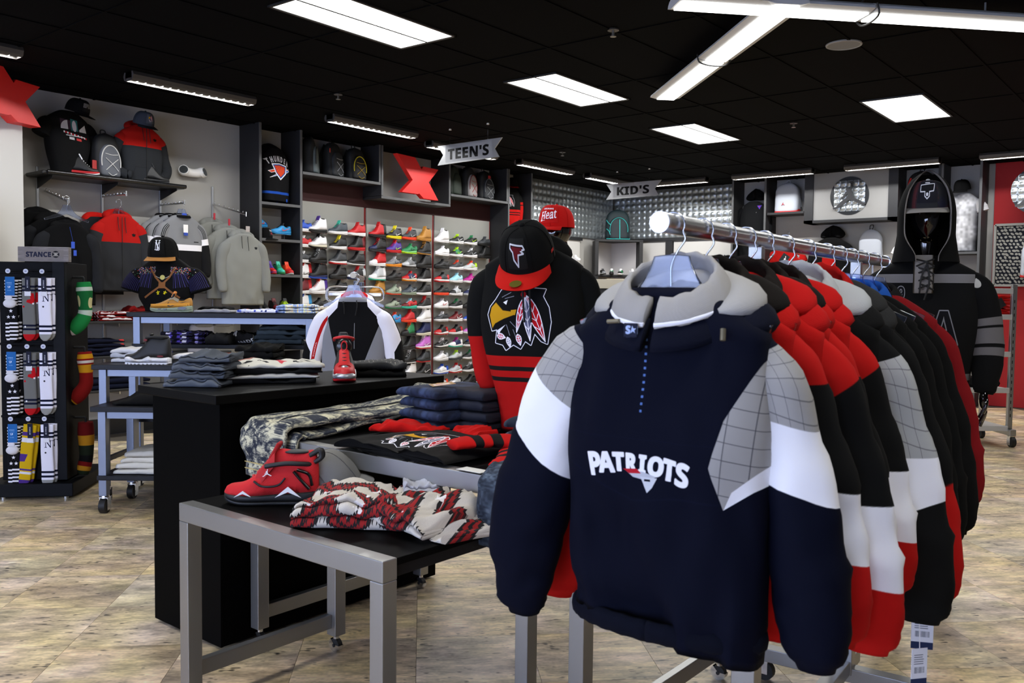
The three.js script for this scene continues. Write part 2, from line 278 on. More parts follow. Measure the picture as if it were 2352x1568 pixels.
// shoe panels with small clear shelves
const SHOE = { rows: 12, y: k => 2.135 - k * 0.181, cols: [[6.47, 6.7, 7.01, 7.3], [7.65, 7.93, 8.21, 8.48], [8.83, 9.12, 9.42, 9.71]], z: WZ + 0.125 };
[['left shoe display panel with grey boards, beside the tall cubby cabinet', 6.29, 7.485], ['middle shoe display panel below the red X letter', 7.53, 8.715], ['right shoe display panel behind the bird-emblem hoodie', 8.76, 9.915]].forEach(([l, a, b], i) => {
  const t = thing('shoe_panel', l, 'display panel', [0, 0, 0], 0);
  put(t, 'board', box(b - a, 2.46, 0.02, (a + b) / 2, 1.275, WZ + 0.012), boardM);
  put(t, 'red_strip', box(0.028, 2.46, 0.012, b + 0.02, 1.275, WZ + 0.01), mat(0x7d1013, 0.6));
  for (let r = 0; r < 12; r++) for (const x of SHOE.cols[i]) {
    const y = SHOE.y(r) - 0.004, s = put(t, 'shoe_shelf', box(0.2, 0.004, 0.11, x, y, WZ + 0.078), clearSheet);
    put(s, 'peg', merge([rod(V(x + 0.02, y, WZ + 0.134), V(x + 0.02, y, WZ + 0.138), 0.006, 8), rod(V(x + 0.09, y, WZ + 0.134), V(x + 0.09, y, WZ + 0.138), 0.006, 8)]), chrome);
  }
});

// dimpled silver wall panels: one pressed tile is a shallow dome in a square
const silver = mat(0xaab0b2, 0.33, { metalness: 0.75 });
const dimple = (s => { const n = 8, g = new THREE.PlaneGeometry(s, s, 5, 5), p = g.attributes.position, N = g.attributes.normal, h = (x, y) => { const r = hypot(x, y) / (s * 0.46); return r < 1 ? 0.016 * pow(cos(r * PI / 2), 1.3) : 0; };
  for (let i = 0; i < p.count; i++) { const x = p.getX(i), y = p.getY(i), e = 0.004; const a = (h(x + e, y) - h(x - e, y)) / (2 * e), b = (h(x, y + e) - h(x, y - e)) / (2 * e), v = V(-a, -b, 1).normalize(); p.setZ(i, h(x, y)); N.setXYZ(i, v.x, v.y, v.z); } return g; })(0.105);
function dimpleWall(label, w, h, place, ry) {
  const t = thing('dimpled_wall_panel', label, 'wall panel', place, ry), nx = Math.round(w / 0.108), ny = Math.round(h / 0.108);
  put(t, 'backing', box(w, h, 0.01, w / 2, h / 2, -0.004), mat(0x16181a, 0.6));
  for (let i = 0; i < nx; i++) for (let j = 0; j < ny; j++) { const m = put(t, 'tile', dimple, silver); m.position.set((i + 0.5) * w / nx, (j + 0.5) * h / ny, 0.004); }
  return t;
}
dimpleWall('dimpled silver wall panel left of the corner, behind the red cap', 2.74, 0.84, [10.53, 2.41, WZ + 0.03], 0);
dimpleWall('dimpled silver wall panel right of the corner, above the rail end', 2.28, 0.82, [WX - 0.03, 2.42, -8.5], -PI / 2);
// pale boards and dark posts below the dimpled panels
{
  const t = thing('kids_panel', 'pale display board left of the corner below dimpled panel', 'display panel', [0, 0, 0]);
  put(t, 'board', box(1.72, 2.3, 0.02, 11.4, 1.2, WZ + 0.012), mat(0xc6c4bf, 0.7)); put(t, 'rail', box(1.8, 0.05, 0.05, 11.4, 2.38, WZ + 0.026), laminate);
  const u = thing('kids_panel', 'pale display board right of the corner below dimpled panel', 'display panel', [0, 0, 0]);
  put(u, 'board', box(0.02, 2.3, 0.68, WX - 0.012, 1.2, -7.79), mat(0xc6c4bf, 0.7)); put(u, 'board', box(0.02, 2.3, 1.12, WX - 0.012, 1.2, -6.75), mat(0xc6c4bf, 0.7));
  put(u, 'post', box(0.06, 2.36, 0.13, WX - 0.03, 1.18, -7.385), laminate); put(u, 'rail', box(0.05, 0.05, 1.95, WX - 0.03, 2.4, -7.2), laminate);
  for (let i = 0; i < 7; i++) for (let r = 0; r < 5; r++) put(u, 'shoe_shelf', box(0.1, 0.004, 0.2, WX - 0.075, 1.985 - r * 0.18, -8.02 + i * 0.27 + (i > 2 ? 0.08 : 0)), clearSheet);
  // corner cubby set across the angle
  const c = thing('corner_cubby', 'diagonal corner cubby cabinet with pale inside under the teal backpack', 'cabinet', [12.69, 0, -8.02], -PI / 4), w = 0.82, k = 0.06;
  for (const s of [-1, 1]) put(c, 'side_panel', box(k, 2.36, 0.24, s * (w / 2 - k / 2), 1.18, -0.12), charcoalLam);
  put(c, 'back_panel', merge([box(0.52, 2.3, 0.012, 0, 0, 0).rotateY(PI / 4).translate(-0.185, 1.2, -0.43), box(0.52, 2.3, 0.012, 0, 0, 0).rotateY(-PI / 4).translate(0.185, 1.2, -0.43)]), mat(0xcfcac8, 0.8));
  for (const y of [2.38, 1.79, 1.2]) put(c, 'shelf', extrude([[-w / 2 + 0.002, 0], [w / 2 - 0.002, 0], [w / 2 - 0.06, -0.25], [0.02, -0.58], [-0.02, -0.58], [-w / 2 + 0.06, -0.25]], 0.03).rotateX(PI / 2).scale(1, 1, 1).translate(0, y, 0), charcoalLam);
  single('beige_box', 'beige box standing in the lower part of corner cubby', 'box', rbox(0.4, 0.34, 0.1, 0, 0, 0, 0.006).rotateY(-PI / 4).translate(12.62, 1.55, -7.86 - 0.13), mat(0xa59a80, 0.7));
}
// right wall: tall cubby, shelf, emblem box, two more cells
{
  const at = z => [WX, 0, z], R = -PI / 2;
  cubby('display_cabinet', 'dark wall cubby holding the black hoodie with a small purple badge', 'cabinet', at(-5.82), R, 0.56, CEIL, 0.4, [0.8, 0.06]);
  const wall = thing('wall_shelf', 'dark shelf under the white draw-string bag with red base', 'shelf', at(-5.245), R);
  put(wall, 'shelf', rbox(0.57, 0.035, 0.38, 0, 2.7, 0.19), laminate);
  const b = thing('emblem_box', 'dark wall box with a lit pale panel behind the round emblem', 'display box', at(-4.29), R), w = 1.32;
  put(b, 'frame', merge([box(0.13, 0.72, 0.39, -w / 2 + 0.065, 2.89, 0.197), box(0.13, 0.72, 0.39, w / 2 - 0.065, 2.89, 0.197), box(w, 0.04, 0.39, 0, 2.55, 0.197)]), laminate);
  put(b, 'panel', box(w - 0.26, 0.68, 0.02, 0, 2.91, 0.36), mat(0x868583, 0.6));
  const cell = thing('overhead_shelf', 'dark overhead shelf holding a black and red backpack', 'shelf', at(-3.35), R);
  put(cell, 'shelf', rbox(0.52, 0.035, 0.38, 0, 2.72, 0.19), laminate); put(cell, 'side_panel', box(0.03, 0.5, 0.38, 0.245, 2.99, 0.19), laminate);
  cubby('display_cabinet', 'dark wall cubby holding the pale patterned tee and black cap', 'cabinet', at(-2.83), R, 0.5, CEIL, 0.4, [2.06, 1.2, 0.06], 0);
  for (const [z, k] of [[-5.33, 0], [-4.7, 1], [-4.06, 2], [-3.4, 3]]) single('wall_standard', 'slotted steel wall standard ' + ['behind the red tee', 'behind the black jacket', 'behind the hung white backpack', 'behind the white hung tee'][k], 'wall standard', rbox(0.012, 1.7, 0.028, WX - 0.006, 1.6, z), chrome, 'steel wall standards');
}
// round dimpled emblem discs with the leaping figure
const jumpPts = [[.09, .9], [.2, .9], [.19, .7], [.16, .5], [.2, .3], [.22, .1], [.3, .02], [.6, -.1], [.85, -.3], [.98, -.28], [1.02, -.38], [.88, -.48], [.6, -.32], [.28, -.16], [.1, -.1], [-.1, -.16], [-.4, -.4], [-.72, -.6], [-.92, -.62], [-.94, -.52], [-.74, -.46], [-.45, -.16], [-.15, .04], [-.04, .14], [-.06, .28], [-.14, .24], [-.24, .08], [-.4, -.04], [-.5, 0], [-.42, .08], [-.3, .2], [-.2, .4], [-.12, .44], [-.2, .52], [-.16, .64], [-.04, .66], [.03, .56], [.08, .62], [.09, .75]];
const figureShape = (s, d) => merge([extrude(jumpPts.map(([x, y]) => [x * s, y * s]).reverse(), d), new THREE.CylinderGeometry(0.1 * s, 0.1 * s, d, 14).rotateX(PI / 2).translate(0.14 * s, 0.95 * s, d / 2)]);
function disc(label, z, y, R) {
  const t = thing('round_emblem', label, 'sign', [FX + 0.025, y, z], -PI / 2);
  put(t, 'disc', new THREE.CylinderGeometry(R, R, 0.03, 48).rotateX(PI / 2).translate(0, 0, -0.015), mat(0x26282a, 0.4, { metalness: 0.5 }));
  const n = floor(R / 0.09) + 1; const s = 0.088;
  for (let i = -n; i <= n; i++) for (let j = -n; j <= n; j++) {
    if (hypot(i * s, j * s) + s * 0.15 > R) continue;
    const g = dimple.clone().scale(s / 0.107, s / 0.107, 1), p = g.attributes.position; for (let k = 0; k < p.count; k++) { const x = p.getX(k) + i * s, q = p.getY(k) + j * s, r = hypot(x, q), f = r > R ? R / r : 1; p.setXYZ(k, x * f, q * f, p.getZ(k)); }
    put(t, 'tile', g, silver);
  }
  put(t, 'figure', figureShape(R * 0.86, 0.012).translate(0, -0.04, 0.02), mat(0x2a2a2c, 0.5), 'dark leaping figure');
}
disc('round dimpled silver emblem with dark leaping figure on pale panel', -4.3, 2.9, 0.275);
disc('round dimpled silver emblem on the red wall, cut by the frame', -1.95, 2.82, 0.3);
{ // framed elephant-print board on the red wall
  const t = thing('framed_print_board', 'grey framed board of cracked stone-like print on red wall', 'board', [WX - 0.1, 2.02, -1.86], -PI / 2);
  put(t, 'frame', merge([box(1.2, 0.03, 0.05, 0, 0.4, 0), box(1.2, 0.03, 0.05, 0, -0.4, 0), box(0.03, 0.8, 0.05, -0.6, 0, 0), box(0.03, 0.8, 0.05, 0.6, 0, 0)]), mat(0x8f8d86, 0.5));
  const tex = print(1.16, 0.78, 500, x => {
    x.fillStyle = '#0d0f18'; x.fillRect(-1, 0, 2, 1); x.fillStyle = '#8f8d84';
    for (let i = 0; i < 24; i++) for (let j = 0; j < 18; j++) { const a = (i - 12) * 0.05 + (hash(i, j, 1) - 0.5) * 0.015 + (j % 2) * 0.024, b = j * 0.045 + 0.02 + (hash(i, j, 2) - 0.5) * 0.012; x.save(); x.translate(a, b); x.rotate(0.5 + (hash(i, j, 3) - 0.5) * 1.4); x.beginPath(); x.ellipse(0, 0, 0.017 + 0.01 * hash(i, j, 4), 0.012 + 0.005 * hash(i, j, 5), 0, 0, 7); x.fill(); x.restore(); }
  });
  put(t, 'print', plane(1.16, 0.78, 0, 0, 0.005), printed(tex, 0.6));
}
// hanging swallow-tailed department signs
function deptSign(text, label, x, y, z, w, h) {
  const t = thing('hanging_sign', label, 'sign', [x, y, z], -PI / 2), e = 0.085;
  const shape = [[-w / 2, h / 2], [-w / 2 + e, 0], [-w / 2, -h / 2], [w / 2 - 0.02, -h / 2 + 0.015], [w / 2 - e, 0], [w / 2 + 0.02, h / 2]];
  put(t, 'board', extrude(shape.slice().reverse(), 0.012).translate(0, 0, -0.006), mat(0x9b9c9d, 0.45, { metalness: 0.35 }));
  const tex = print(w * 0.74, h * 0.8, 900, c => { c.fillStyle = '#9b9c9d'; c.fillRect(-1, 0, 2, 1); word(c, text, 0, h * 0.4, h * 0.52, '#0c0c0d', { k: text.length > 5 ? 1.22 : 1.4, stroke: '#0c0c0d', lw: 0.006 }); });
  put(t, 'lettering', plane(w * 0.74, h * 0.8, 0, 0, 0.0075), printed(tex, 0.5));
  for (const s of [-0.3, 0.3]) { put(t, 'wire', rod(V(s * w, h / 2 - 0.01, 0), V(s * w, CEIL - y - 0.012, 0), 0.0015, 6), chrome); put(t, 'ceiling_hook', new THREE.CylinderGeometry(0.012, 0.016, 0.014, 10).translate(s * w, CEIL - y - 0.007, 0), whitePl); }
}
deptSign("TEEN'S", "silver swallow-tailed hanging sign reading TEEN'S", 7.2, 2.97, -6.5, 0.92, 0.215);
deptSign("KID'S", "silver swallow-tailed hanging sign reading KID'S", 11.05, 2.96, -6.77, 0.9, 0.225);
{ // left wall: display shelf, standards, lower shelves, emergency light
  const t = thing('wall_shelf', 'long black wall shelf holding the dressed torsos and backpack', 'shelf', [0, 0, 0]);
  put(t, 'board', bx2(3.46, 4.84, 2.445, 2.48, WZ, -8.2, 0.012), mat(0x0e0e0f, 0.35));
  put(t, 'front_rail', rod(V(3.5, 2.468, -8.195), V(4.84, 2.468, -8.195), 0.02, 14), mat(0x101011, 0.25));
  for (const x of [3.56, 4.16, 4.76]) put(t, 'bracket', extrude([[0, 0], [0, -0.1], [0.32, -0.02], [0.32, 0]].reverse(), 0.006).rotateY(-PI / 2).translate(x, 2.445, WZ + 0.01), mat(0x0e0e0f, 0.4));
  [3.56, 4.16, 4.76, 5.36].forEach((x, i) => single('wall_standard', 'slotted steel wall standard ' + ['behind the dark hoodies at the left', 'behind the red and charcoal hoodie', 'behind the grey striped sweater', 'behind the plain grey hoodies'][i], 'wall standard', merge([rbox(0.025, 2.1, 0.014, x, 1.5, WZ + 0.007)]), mat(0x9b9da0, 0.35, { metalness: 0.8 }), 'steel wall standards'));
  for (const [y, l] of [[1.13, 'upper low wall shelf carrying folded dark red clothes'], [0.8, 'middle low wall shelf carrying folded navy clothes'], [0.48, 'lowest wall shelf carrying dark folded clothes']]) { const s = thing('wall_shelf', l, 'shelf', [0, 0, 0]); put(s, 'board', bx2(3.5, 5.36, y - 0.025, y, WZ, -8.2, 0.006), mat(0x17181a, 0.5)); put(s, 'bracket', merge([3.56, 4.16, 4.76].map(x => box(0.008, 0.03, 0.3, x, y - 0.04, WZ + 0.16))), chrome); }
  const e = thing('emergency_light', 'white twin-headed emergency light on the grey wall', 'emergency light', [5.09, 2.68, WZ], 0);
  put(e, 'body', loft([...Array(9)].map((_, i) => { const s = i / 8 * 2 - 1, r = 0.055 - 0.012 * (1 - s * s); return [...Array(20)].map((_, j) => { const a = j / 20 * 2 * PI; return V(s * 0.1, cos(a) * r - 0.02 * (1 - s * s), 0.06 + sin(a) * r); }); }), { cap0: true, cap1: true }), whitePl);
  for (const s of [-1, 1]) { const l = put(e, 'lamp_head', new THREE.CylinderGeometry(0.05, 0.056, 0.03, 24).rotateX(PI / 2 - 0.3).rotateY(s * 0.6).translate(s * 0.112, -0.004, 0.085), whitePl); put(l, 'lens', new THREE.CylinderGeometry(0.043, 0.043, 0.006, 20).rotateX(PI / 2 - 0.3).rotateY(s * 0.6).translate(s * 0.122, 0, 0.1), mat(0x9aa0a4, 0.15, { metalness: 0.9 })); }
}
// ---------- counter, tables, racks ----------
{
  const t = thing('display_counter', 'tall black display counter in the middle of the shop', 'counter', [2.52, 0, -3.263]);
  put(t, 'body', bx2(-0.6, 0.6, 0.012, 0.975, -0.247, 0.248, 0.003), blackLam);
  put(t, 'side_panel', bx2(-0.606, -0.594, 0.012, 0.974, -0.249, 0.25, 0.002), blackLam);
  put(t, 'top', bx2(-0.645, 0.615, 0.976, 1.012, -0.3, 0.285, 0.004), mat(0x090908, 0.5, { specularIntensity: 0.16 }));
  put(t, 'foot', merge([[-0.55, -0.2], [0.55, -0.2], [-0.55, 0.2], [0.55, 0.2]].map(([x, z]) => new THREE.CylinderGeometry(0.02, 0.02, 0.014, 12).translate(x, 0.007, z))), mat(0x777777, 0.4));
}
function caster(t, x, z, r, big) {                                  // hooded or forked castor under a leg
  const g = new THREE.CylinderGeometry(r, r, r * 0.8, 20).rotateZ(PI / 2).translate(x, r, z);
  const w = put(t, 'caster', g, rubber);
  if (big) { put(w, 'fork', merge([box(0.004, r * 1.7, r * 1.1, x - r * 0.5, r * 1.25, z - 0.012), box(0.004, r * 1.7, r * 1.1, x + r * 0.5, r * 1.25, z - 0.012), box(r * 1.1, 0.005, r * 1.3, x, r * 2.1, z - 0.012), new THREE.CylinderGeometry(r * 0.5, r * 0.6, 0.02, 14).translate(x, r * 2.2, z - 0.012)]), chrome); put(w, 'axle', rod(V(x - r * 0.56, r, z), V(x + r * 0.56, r, z), 0.008, 10), chrome); }
  else { put(w, 'hood', new THREE.CylinderGeometry(r * 1.12, r * 1.12, r * 0.95, 20, 1, false, PI * 0.75, PI * 1.25).rotateZ(PI / 2).translate(x, r * 1.12, z), chrome); put(w, 'axle', rod(V(x - r * 0.55, r, z), V(x + r * 0.55, r, z), 0.007, 10), rubber); put(w, 'stem', rod(V(x, r * 2, z), V(x, r * 2.6 + 0.01, z), 0.012, 10), chrome); }
}
// steel nesting table: x0..x1 deep, z0..z1 wide, near end bar of brushed steel, black top board
function nesting(label, x0, x1, z0, z1, h, rails) {
  const t = thing('nesting_table', label, 'table', [(x0 + x1) / 2, 0, (z0 + z1) / 2]), X = (x1 - x0) / 2, Z = (z1 - z0) / 2, k = 0.052, r = 0.026, f = 2.6 * r;
  for (const sx of [-1, 1]) {
    put(t, 'end_bar', bx2(sx < 0 ? -X : X - k, sx < 0 ? -X + k : X, h - 0.06, h, -Z, Z, 0.003), steel);
    for (const sz of [-1, 1]) { put(t, 'leg', bx2(sx < 0 ? -X : X - k, sx < 0 ? -X + k : X, f, h - 0.06, sz < 0 ? -Z : Z - k, sz < 0 ? -Z + k : Z, 0.003), steel); caster(t, sx * (X - k / 2), sz * (Z - k / 2), r); }
  }
  put(t, 'top_board', bx2(-X + k, X - k, h - 0.022, h - 0.001, -Z, Z, 0.002), mat(0x060606, 0.55, { specularIntensity: 0.09 }));
  for (const sz of rails) put(t, 'stretcher', bx2(-X + k, X - k, f + 0.03, f + 0.085, sz < 0 ? -Z : Z - 0.03, sz < 0 ? -Z + 0.03 : Z, 0.003), steel);
  for (const s of [-1, 1]) put(t, 'under_rail', bx2(-X + k, X - k, h - 0.06, h - 0.024, s < 0 ? -Z + 0.02 : Z - 0.045, s < 0 ? -Z + 0.045 : Z - 0.02, 0.002), blackMat);
  return t;
}
nesting('lower brushed steel nesting table with the red sneaker and patterned shorts', 1.56, 2.235, -2.70, -1.70, 0.70, [-1, 1]);
nesting('taller brushed steel nesting table carrying the jeans and bird-emblem hoodie', 2.03, 2.985, -2.985, -1.38, 0.85, [-1, 1]);

// the three stepped grey tables at the left, facing the camera
const CAMRY = -0.887, uDir = V(0.632, 0, 0.775), vDir = V(0.775, 0, -0.632);
function stepped(label, px, pz, w, d, h, o = {}) {
  const t = thing('stepped_table', label, 'table', [px, 0, pz], CAMRY, 'stepped grey tables'), k = 0.05, r = 0.048, f = r * 2.35;
  const topM = mat(0x0b0d12, 0.45, { specularIntensity: 0.5 });
  put(t, 'top_board', bx2(-0.035, w + 0.035, h - 0.034, h, -d - 0.02, 0.03, 0.004), topM);
  for (const x of [0, w - k]) for (const z of [-k, -d]) { put(t, 'leg', bx2(x, x + k, f, h - 0.034, z, z + k, 0.003), steelBlue); caster(t, x + k / 2, z + k / 2, r, true); }
  put(t, 'apron', merge([bx2(k, w - k, h - 0.08, h - 0.035, -0.04, -0.012, 0.002), bx2(k, w - k, h - 0.08, h - 0.035, -d + 0.012, -d + 0.04, 0.002), bx2(0.012, 0.038, h - 0.08, h - 0.035, -d + k, -k, 0.002), bx2(w - 0.038, w - 0.012, h - 0.08, h - 0.035, -d + k, -k, 0.002)]), steelBlue);
  for (const y of o.shelves || []) put(t, 'shelf', bx2(-0.006, w + 0.006, y - 0.03, y, -d + 0.004, 0.012, 0.004), topM);
  if (o.brace) put(t, 'stretcher', merge([bx2(0.01, 0.04, 0.28, 0.31, -d + k, -k, 0.002), bx2(w - 0.04, w - 0.01, 0.28, 0.31, -d + k, -k, 0.002)]), mat(0x33363a, 0.5));
  return t;
}
stepped('lowest stepped table on black casters, white stack on its bottom shelf', 2.63, -5.50, 0.95, 0.46, 0.685, { shelves: [0.245] });
stepped('middle stepped table carrying the black boot with white sole', 2.75, -5.70 - 0.03, 1.15, 0.5, 0.93, { brace: true });
stepped('tallest stepped table carrying the wheat sneaker and dressed bust', 3.18, -6.10, 1.29, 0.6, 1.262, { shelves: [1.035, 0.5] });

// jacket rail
const RY = 1.55, R0 = V(1.552, RY, -0.892 + 0.014), RD = V(0.997, 0, -0.077), railAt = (s, y = RY) => V(1.595, y, -0.882).addScaledVector(RD, s), RAILRY = -1.494;
{
  const t = thing('garment_rack', 'steel garment rack with thick chrome rail full of jackets', 'clothes rack', [0, 0, 0]);
  const rail = put(t, 'rail', rod(railAt(-0.055), railAt(1.93), 0.0205, 28), mat(0xc2c2c2, 0.28, { metalness: 1 }));
  put(rail, 'end_cap', rod(railAt(-0.062), railAt(-0.052), 0.0212, 28), mat(0xd7dbe2, 0.25, { metalness: 0.7 })); put(rail, 'end_cap', rod(railAt(1.926), railAt(1.936), 0.0225, 24), chrome);
  const Q = new THREE.Quaternion().setFromAxisAngle(V(0, 1, 0), Math.atan2(0.077, 0.997));
  const bar = (s, y0, y1, w, d) => { const g = rbox(w, y1 - y0, d, 0, (y0 + y1) / 2, 0, 0.003); g.applyQuaternion(Q); const p = railAt(s, 0); return g.translate(p.x, 0, p.z); };
  for (const s of [0.5, 1.5]) {
    const u = put(t, 'upright', bar(s, 0.9, RY - 0.018, 0.022, 0.036), steel); put(u, 'bolt', merge([1.47, 1.38].map(y => { const p = railAt(s - 0.013, y); return rod(p, p.clone().addScaledVector(RD, -0.008), 0.009, 12); })), chrome);
    put(t, 'sleeve_post', bar(s, 0.1, 0.93, 0.055, 0.062), steel);
    const foot = rbox(0.05, 0.05, 0.62, 0, 0.1, 0, 0.003); foot.applyQuaternion(Q); const p = railAt(s, 0); put(t, 'foot', foot.translate(p.x, 0, p.z), steel);
    for (const k of [-0.28, 0.28]) { const c = p.clone().add(V(0.077 * k, 0, 0.997 * k)); put(t, 'caster', new THREE.CylinderGeometry(0.035, 0.035, 0.025, 18).rotateZ(PI / 2).translate(c.x, 0.035, c.z), rubber); put(t, 'caster_fork', box(0.034, 0.06, 0.03, c.x, 0.055, c.z), chrome); }
  }
  const g = rbox(1.75, 0.05, 0.05, 0, 0.125, 0, 0.003); g.applyQuaternion(Q); const p = railAt(0.75, 0); put(t, 'base_bar', g.translate(p.x, 0, p.z), steel);
}
// rail with the white and black hoodie behind the counter
const HR = V(3.915, 1.53, -4.558), HD = V(0.70, 0, -0.714), HRRY = Math.atan2(-0.7, 0.714);
{
  const t = thing('garment_rack', 'small garment rack behind the counter, round rail end showing', 'clothes rack', [0, 0, 0]), P = s => HR.clone().addScaledVector(HD, s);
  const rail = put(t, 'rail', rod(P(-0.1), P(1.0), 0.018, 22), chrome); put(rail, 'end_cap', rod(P(-0.106), P(-0.098), 0.0195, 22), mat(0xcfcabd, 0.5));
  for (const s of [0.25, 0.9]) { const p = P(s); put(t, 'upright', rbox(0.03, 1.44, 0.03, p.x, 0.78, p.z), steelBlue); put(t, 'foot', box(0.05, 0.05, 0.6, 0, 0.05, 0).rotateY(HRRY + PI / 2).translate(p.x, 0.03, p.z), steelBlue); }
}
// far shelf rack at the right edge
{
  const t = thing('shelf_rack', 'silver shelf rack on casters with red folded clothes, far right', 'shelf rack', [9.66, 0, -1.62], CAMRY), silverM = mat(0xc9c8c3, 0.45, { metalness: 0.3 });
  for (const [x, z] of [[0, 0], [-1.0, 0], [0, -0.5], [-1.0, -0.5]]) { const u = put(t, 'upright', rbox(0.05, 1.42, 0.035, x, 0.86, z), steel); put(u, 'slot', merge([...Array(18)].map((_, i) => box(0.008, 0.03, 0.002, x, 0.3 + i * 0.065, z + 0.018))), blackMat); }
  for (const y of [1.53, 1.28, 0.92, 0.57, 0.2]) put(t, 'shelf', merge([rbox(0.95, 0.05, 0.03, -0.5, y - 0.025, 0.02, 0.003), ...(y < 1.5 ? [rbox(0.95, 0.02, 0.5, -0.5, y - 0.015, -0.24, 0.003)] : [])]), silverM);
  put(t, 'foot', merge([-1, 0].map(x => rbox(0.06, 0.06, 0.6, x, 0.14, -0.22, 0.004))), steel);
  for (const x of [-1, 0]) for (const z of [0.06, -0.5]) caster(t, x, z, 0.05, true);
}
// sock stand
const SOCK = { p: V(2.72, 0, -6.12), ry: -0.76 };
{
  const t = thing('sock_stand', 'black four-sided sock stand with grey wooden header block', 'display stand', [SOCK.p.x, 0, SOCK.p.z], SOCK.ry), b = mat(0x060608, 0.6, { specularIntensity: 0.2 });
  put(t, 'core', bx2(-0.42, 0, 0.12, 1.6, -0.42, 0, 0.004), b); put(t, 'corner_post', bx2(-0.075, 0.004, 0.12, 1.602, -0.02, 0.025, 0.004), mat(0x080a0e, 0.55, { specularIntensity: 0.25 }));
  put(t, 'base', bx2(-0.5, 0.06, 0.02, 0.11, -0.62, 0.09, 0.006), mat(0x080a0e, 0.55, { specularIntensity: 0.25 })); put(t, 'foot', merge([[-0.4, 0.04], [0, 0.04], [0, -0.55]].map(([x, z]) => new THREE.CylinderGeometry(0.018, 0.018, 0.02, 10).translate(x, 0.01, z))), chrome);
  const wood = dataTex(256, 64, (x, y) => { const v = 0.42 + 0.14 * vnoise(x / 60, y / 3, 2) + 0.08 * vnoise(x / 20, y / 1.5, 4); return [v * 235, v * 222, v * 216]; });
  const woodM = new THREE.MeshStandardMaterial({ map: wood, roughness: 0.7 });
  const h = put(t, 'header_block', rbox(0.325, 0.1, 0.05, -0.14, 1.653, -0.03, 0.003), woodM, 'grey wooden header block');
  const tex = print(0.25, 0.06, 2400, c => { word(c, 'STANCE', -0.035, 0.031, 0.032, '#23263a', { k: 1.0, stroke: '#23263a', lw: 0.003 }); c.fillStyle = '#15161c'; c.beginPath(); c.arc(0.075, 0.03, 0.023, 0, 7); c.fill(); c.strokeStyle = '#b9b3a6'; c.lineWidth = 0.0025; for (const k of [-1, 0, 1]) for (const s of [-1, 1]) { c.beginPath(); c.moveTo(0.075 - 0.012 + k * 0.006, 0.03 - s * 0.013 - 0 * k); c.lineTo(0.075 + 0.012 + k * 0.006, 0.03 + s * 0.013); c.stroke(); } }, '#7d7672');
  put(h, 'lettering', plane(0.25, 0.06, -0.135, 1.653, -0.0035), printed(tex, 0.7));
  for (const y of [1.5, 1.02, 0.53]) put(t, 'peg_rail', bx2(-0.42, -0.02, y + 0.02, y + 0.035, 0.0, 0.012, 0.002), b);
}
// ---------- sneakers ----------
const HUE = { w: 0xe9e8ea, k: 0x101011, g: 0x77797c, d: 0x33363a, l: 0xb9bcbf, r: 0xc0141a, o: 0xe8431c, y: 0xe6d21a, n: 0x17204f, b: 0x1c4fc0, c: 0x2f8fc9, t: 0x2fb59a, e: 0x1f7d4a, v: 0xb6e01c, p: 0x4a2b8c, m: 0xb01384, q: 0xc46ac8, i: 0x9fd8e6, a: 0xb07a2c, s: 0x8e9a86, x: 0x6b1218, f: 0xd9d2bd, h: 0x39434c, j: 0xe08a1c, z: 0x7cc47a };
const SL = 0.29, shoeW = curve([[0, .006], [.03, .022], [.08, .034], [.2, .046], [.35, .048], [.55, .0405], [.75, .0375], [.9, .034], [.97, .025], [1, .01]]);
const KIND = {
  low: { top: curve([[0, .034], [.04, .05], [.2, .06], [.35, .078], [.48, .098], [.57, .106], [.68, .088], [.8, .084], [.93, .1], [.98, .096], [1, .075]]), mid: curve([[0, .03], [.3, .027], [.6, .034], [1, .046]]) },
  court: { top: curve([[0, .04], [.04, .056], [.2, .064], [.35, .082], [.48, .1], [.57, .108], [.68, .095], [.8, .092], [.93, .102], [.98, .096], [1, .08]]), mid: curve([[0, .034], [.5, .034], [1, .036]]) },
  mid: { top: curve([[0, .038], [.04, .055], [.2, .063], [.34, .085], [.46, .115], [.57, .14], [.68, .132], [.8, .126], [.93, .136], [.98, .13], [1, .1]]), mid: curve([[0, .032], [.3, .029], [.6, .034], [1, .042]]) },
  high: { top: curve([[0, .038], [.04, .056], [.2, .065], [.34, .09], [.45, .125], [.56, .166], [.68, .168], [.8, .16], [.93, .166], [.98, .158], [1, .12]]), mid: curve([[0, .033], [.3, .03], [.6, .035], [1, .042]]) },
};
const shoeGeo = {};
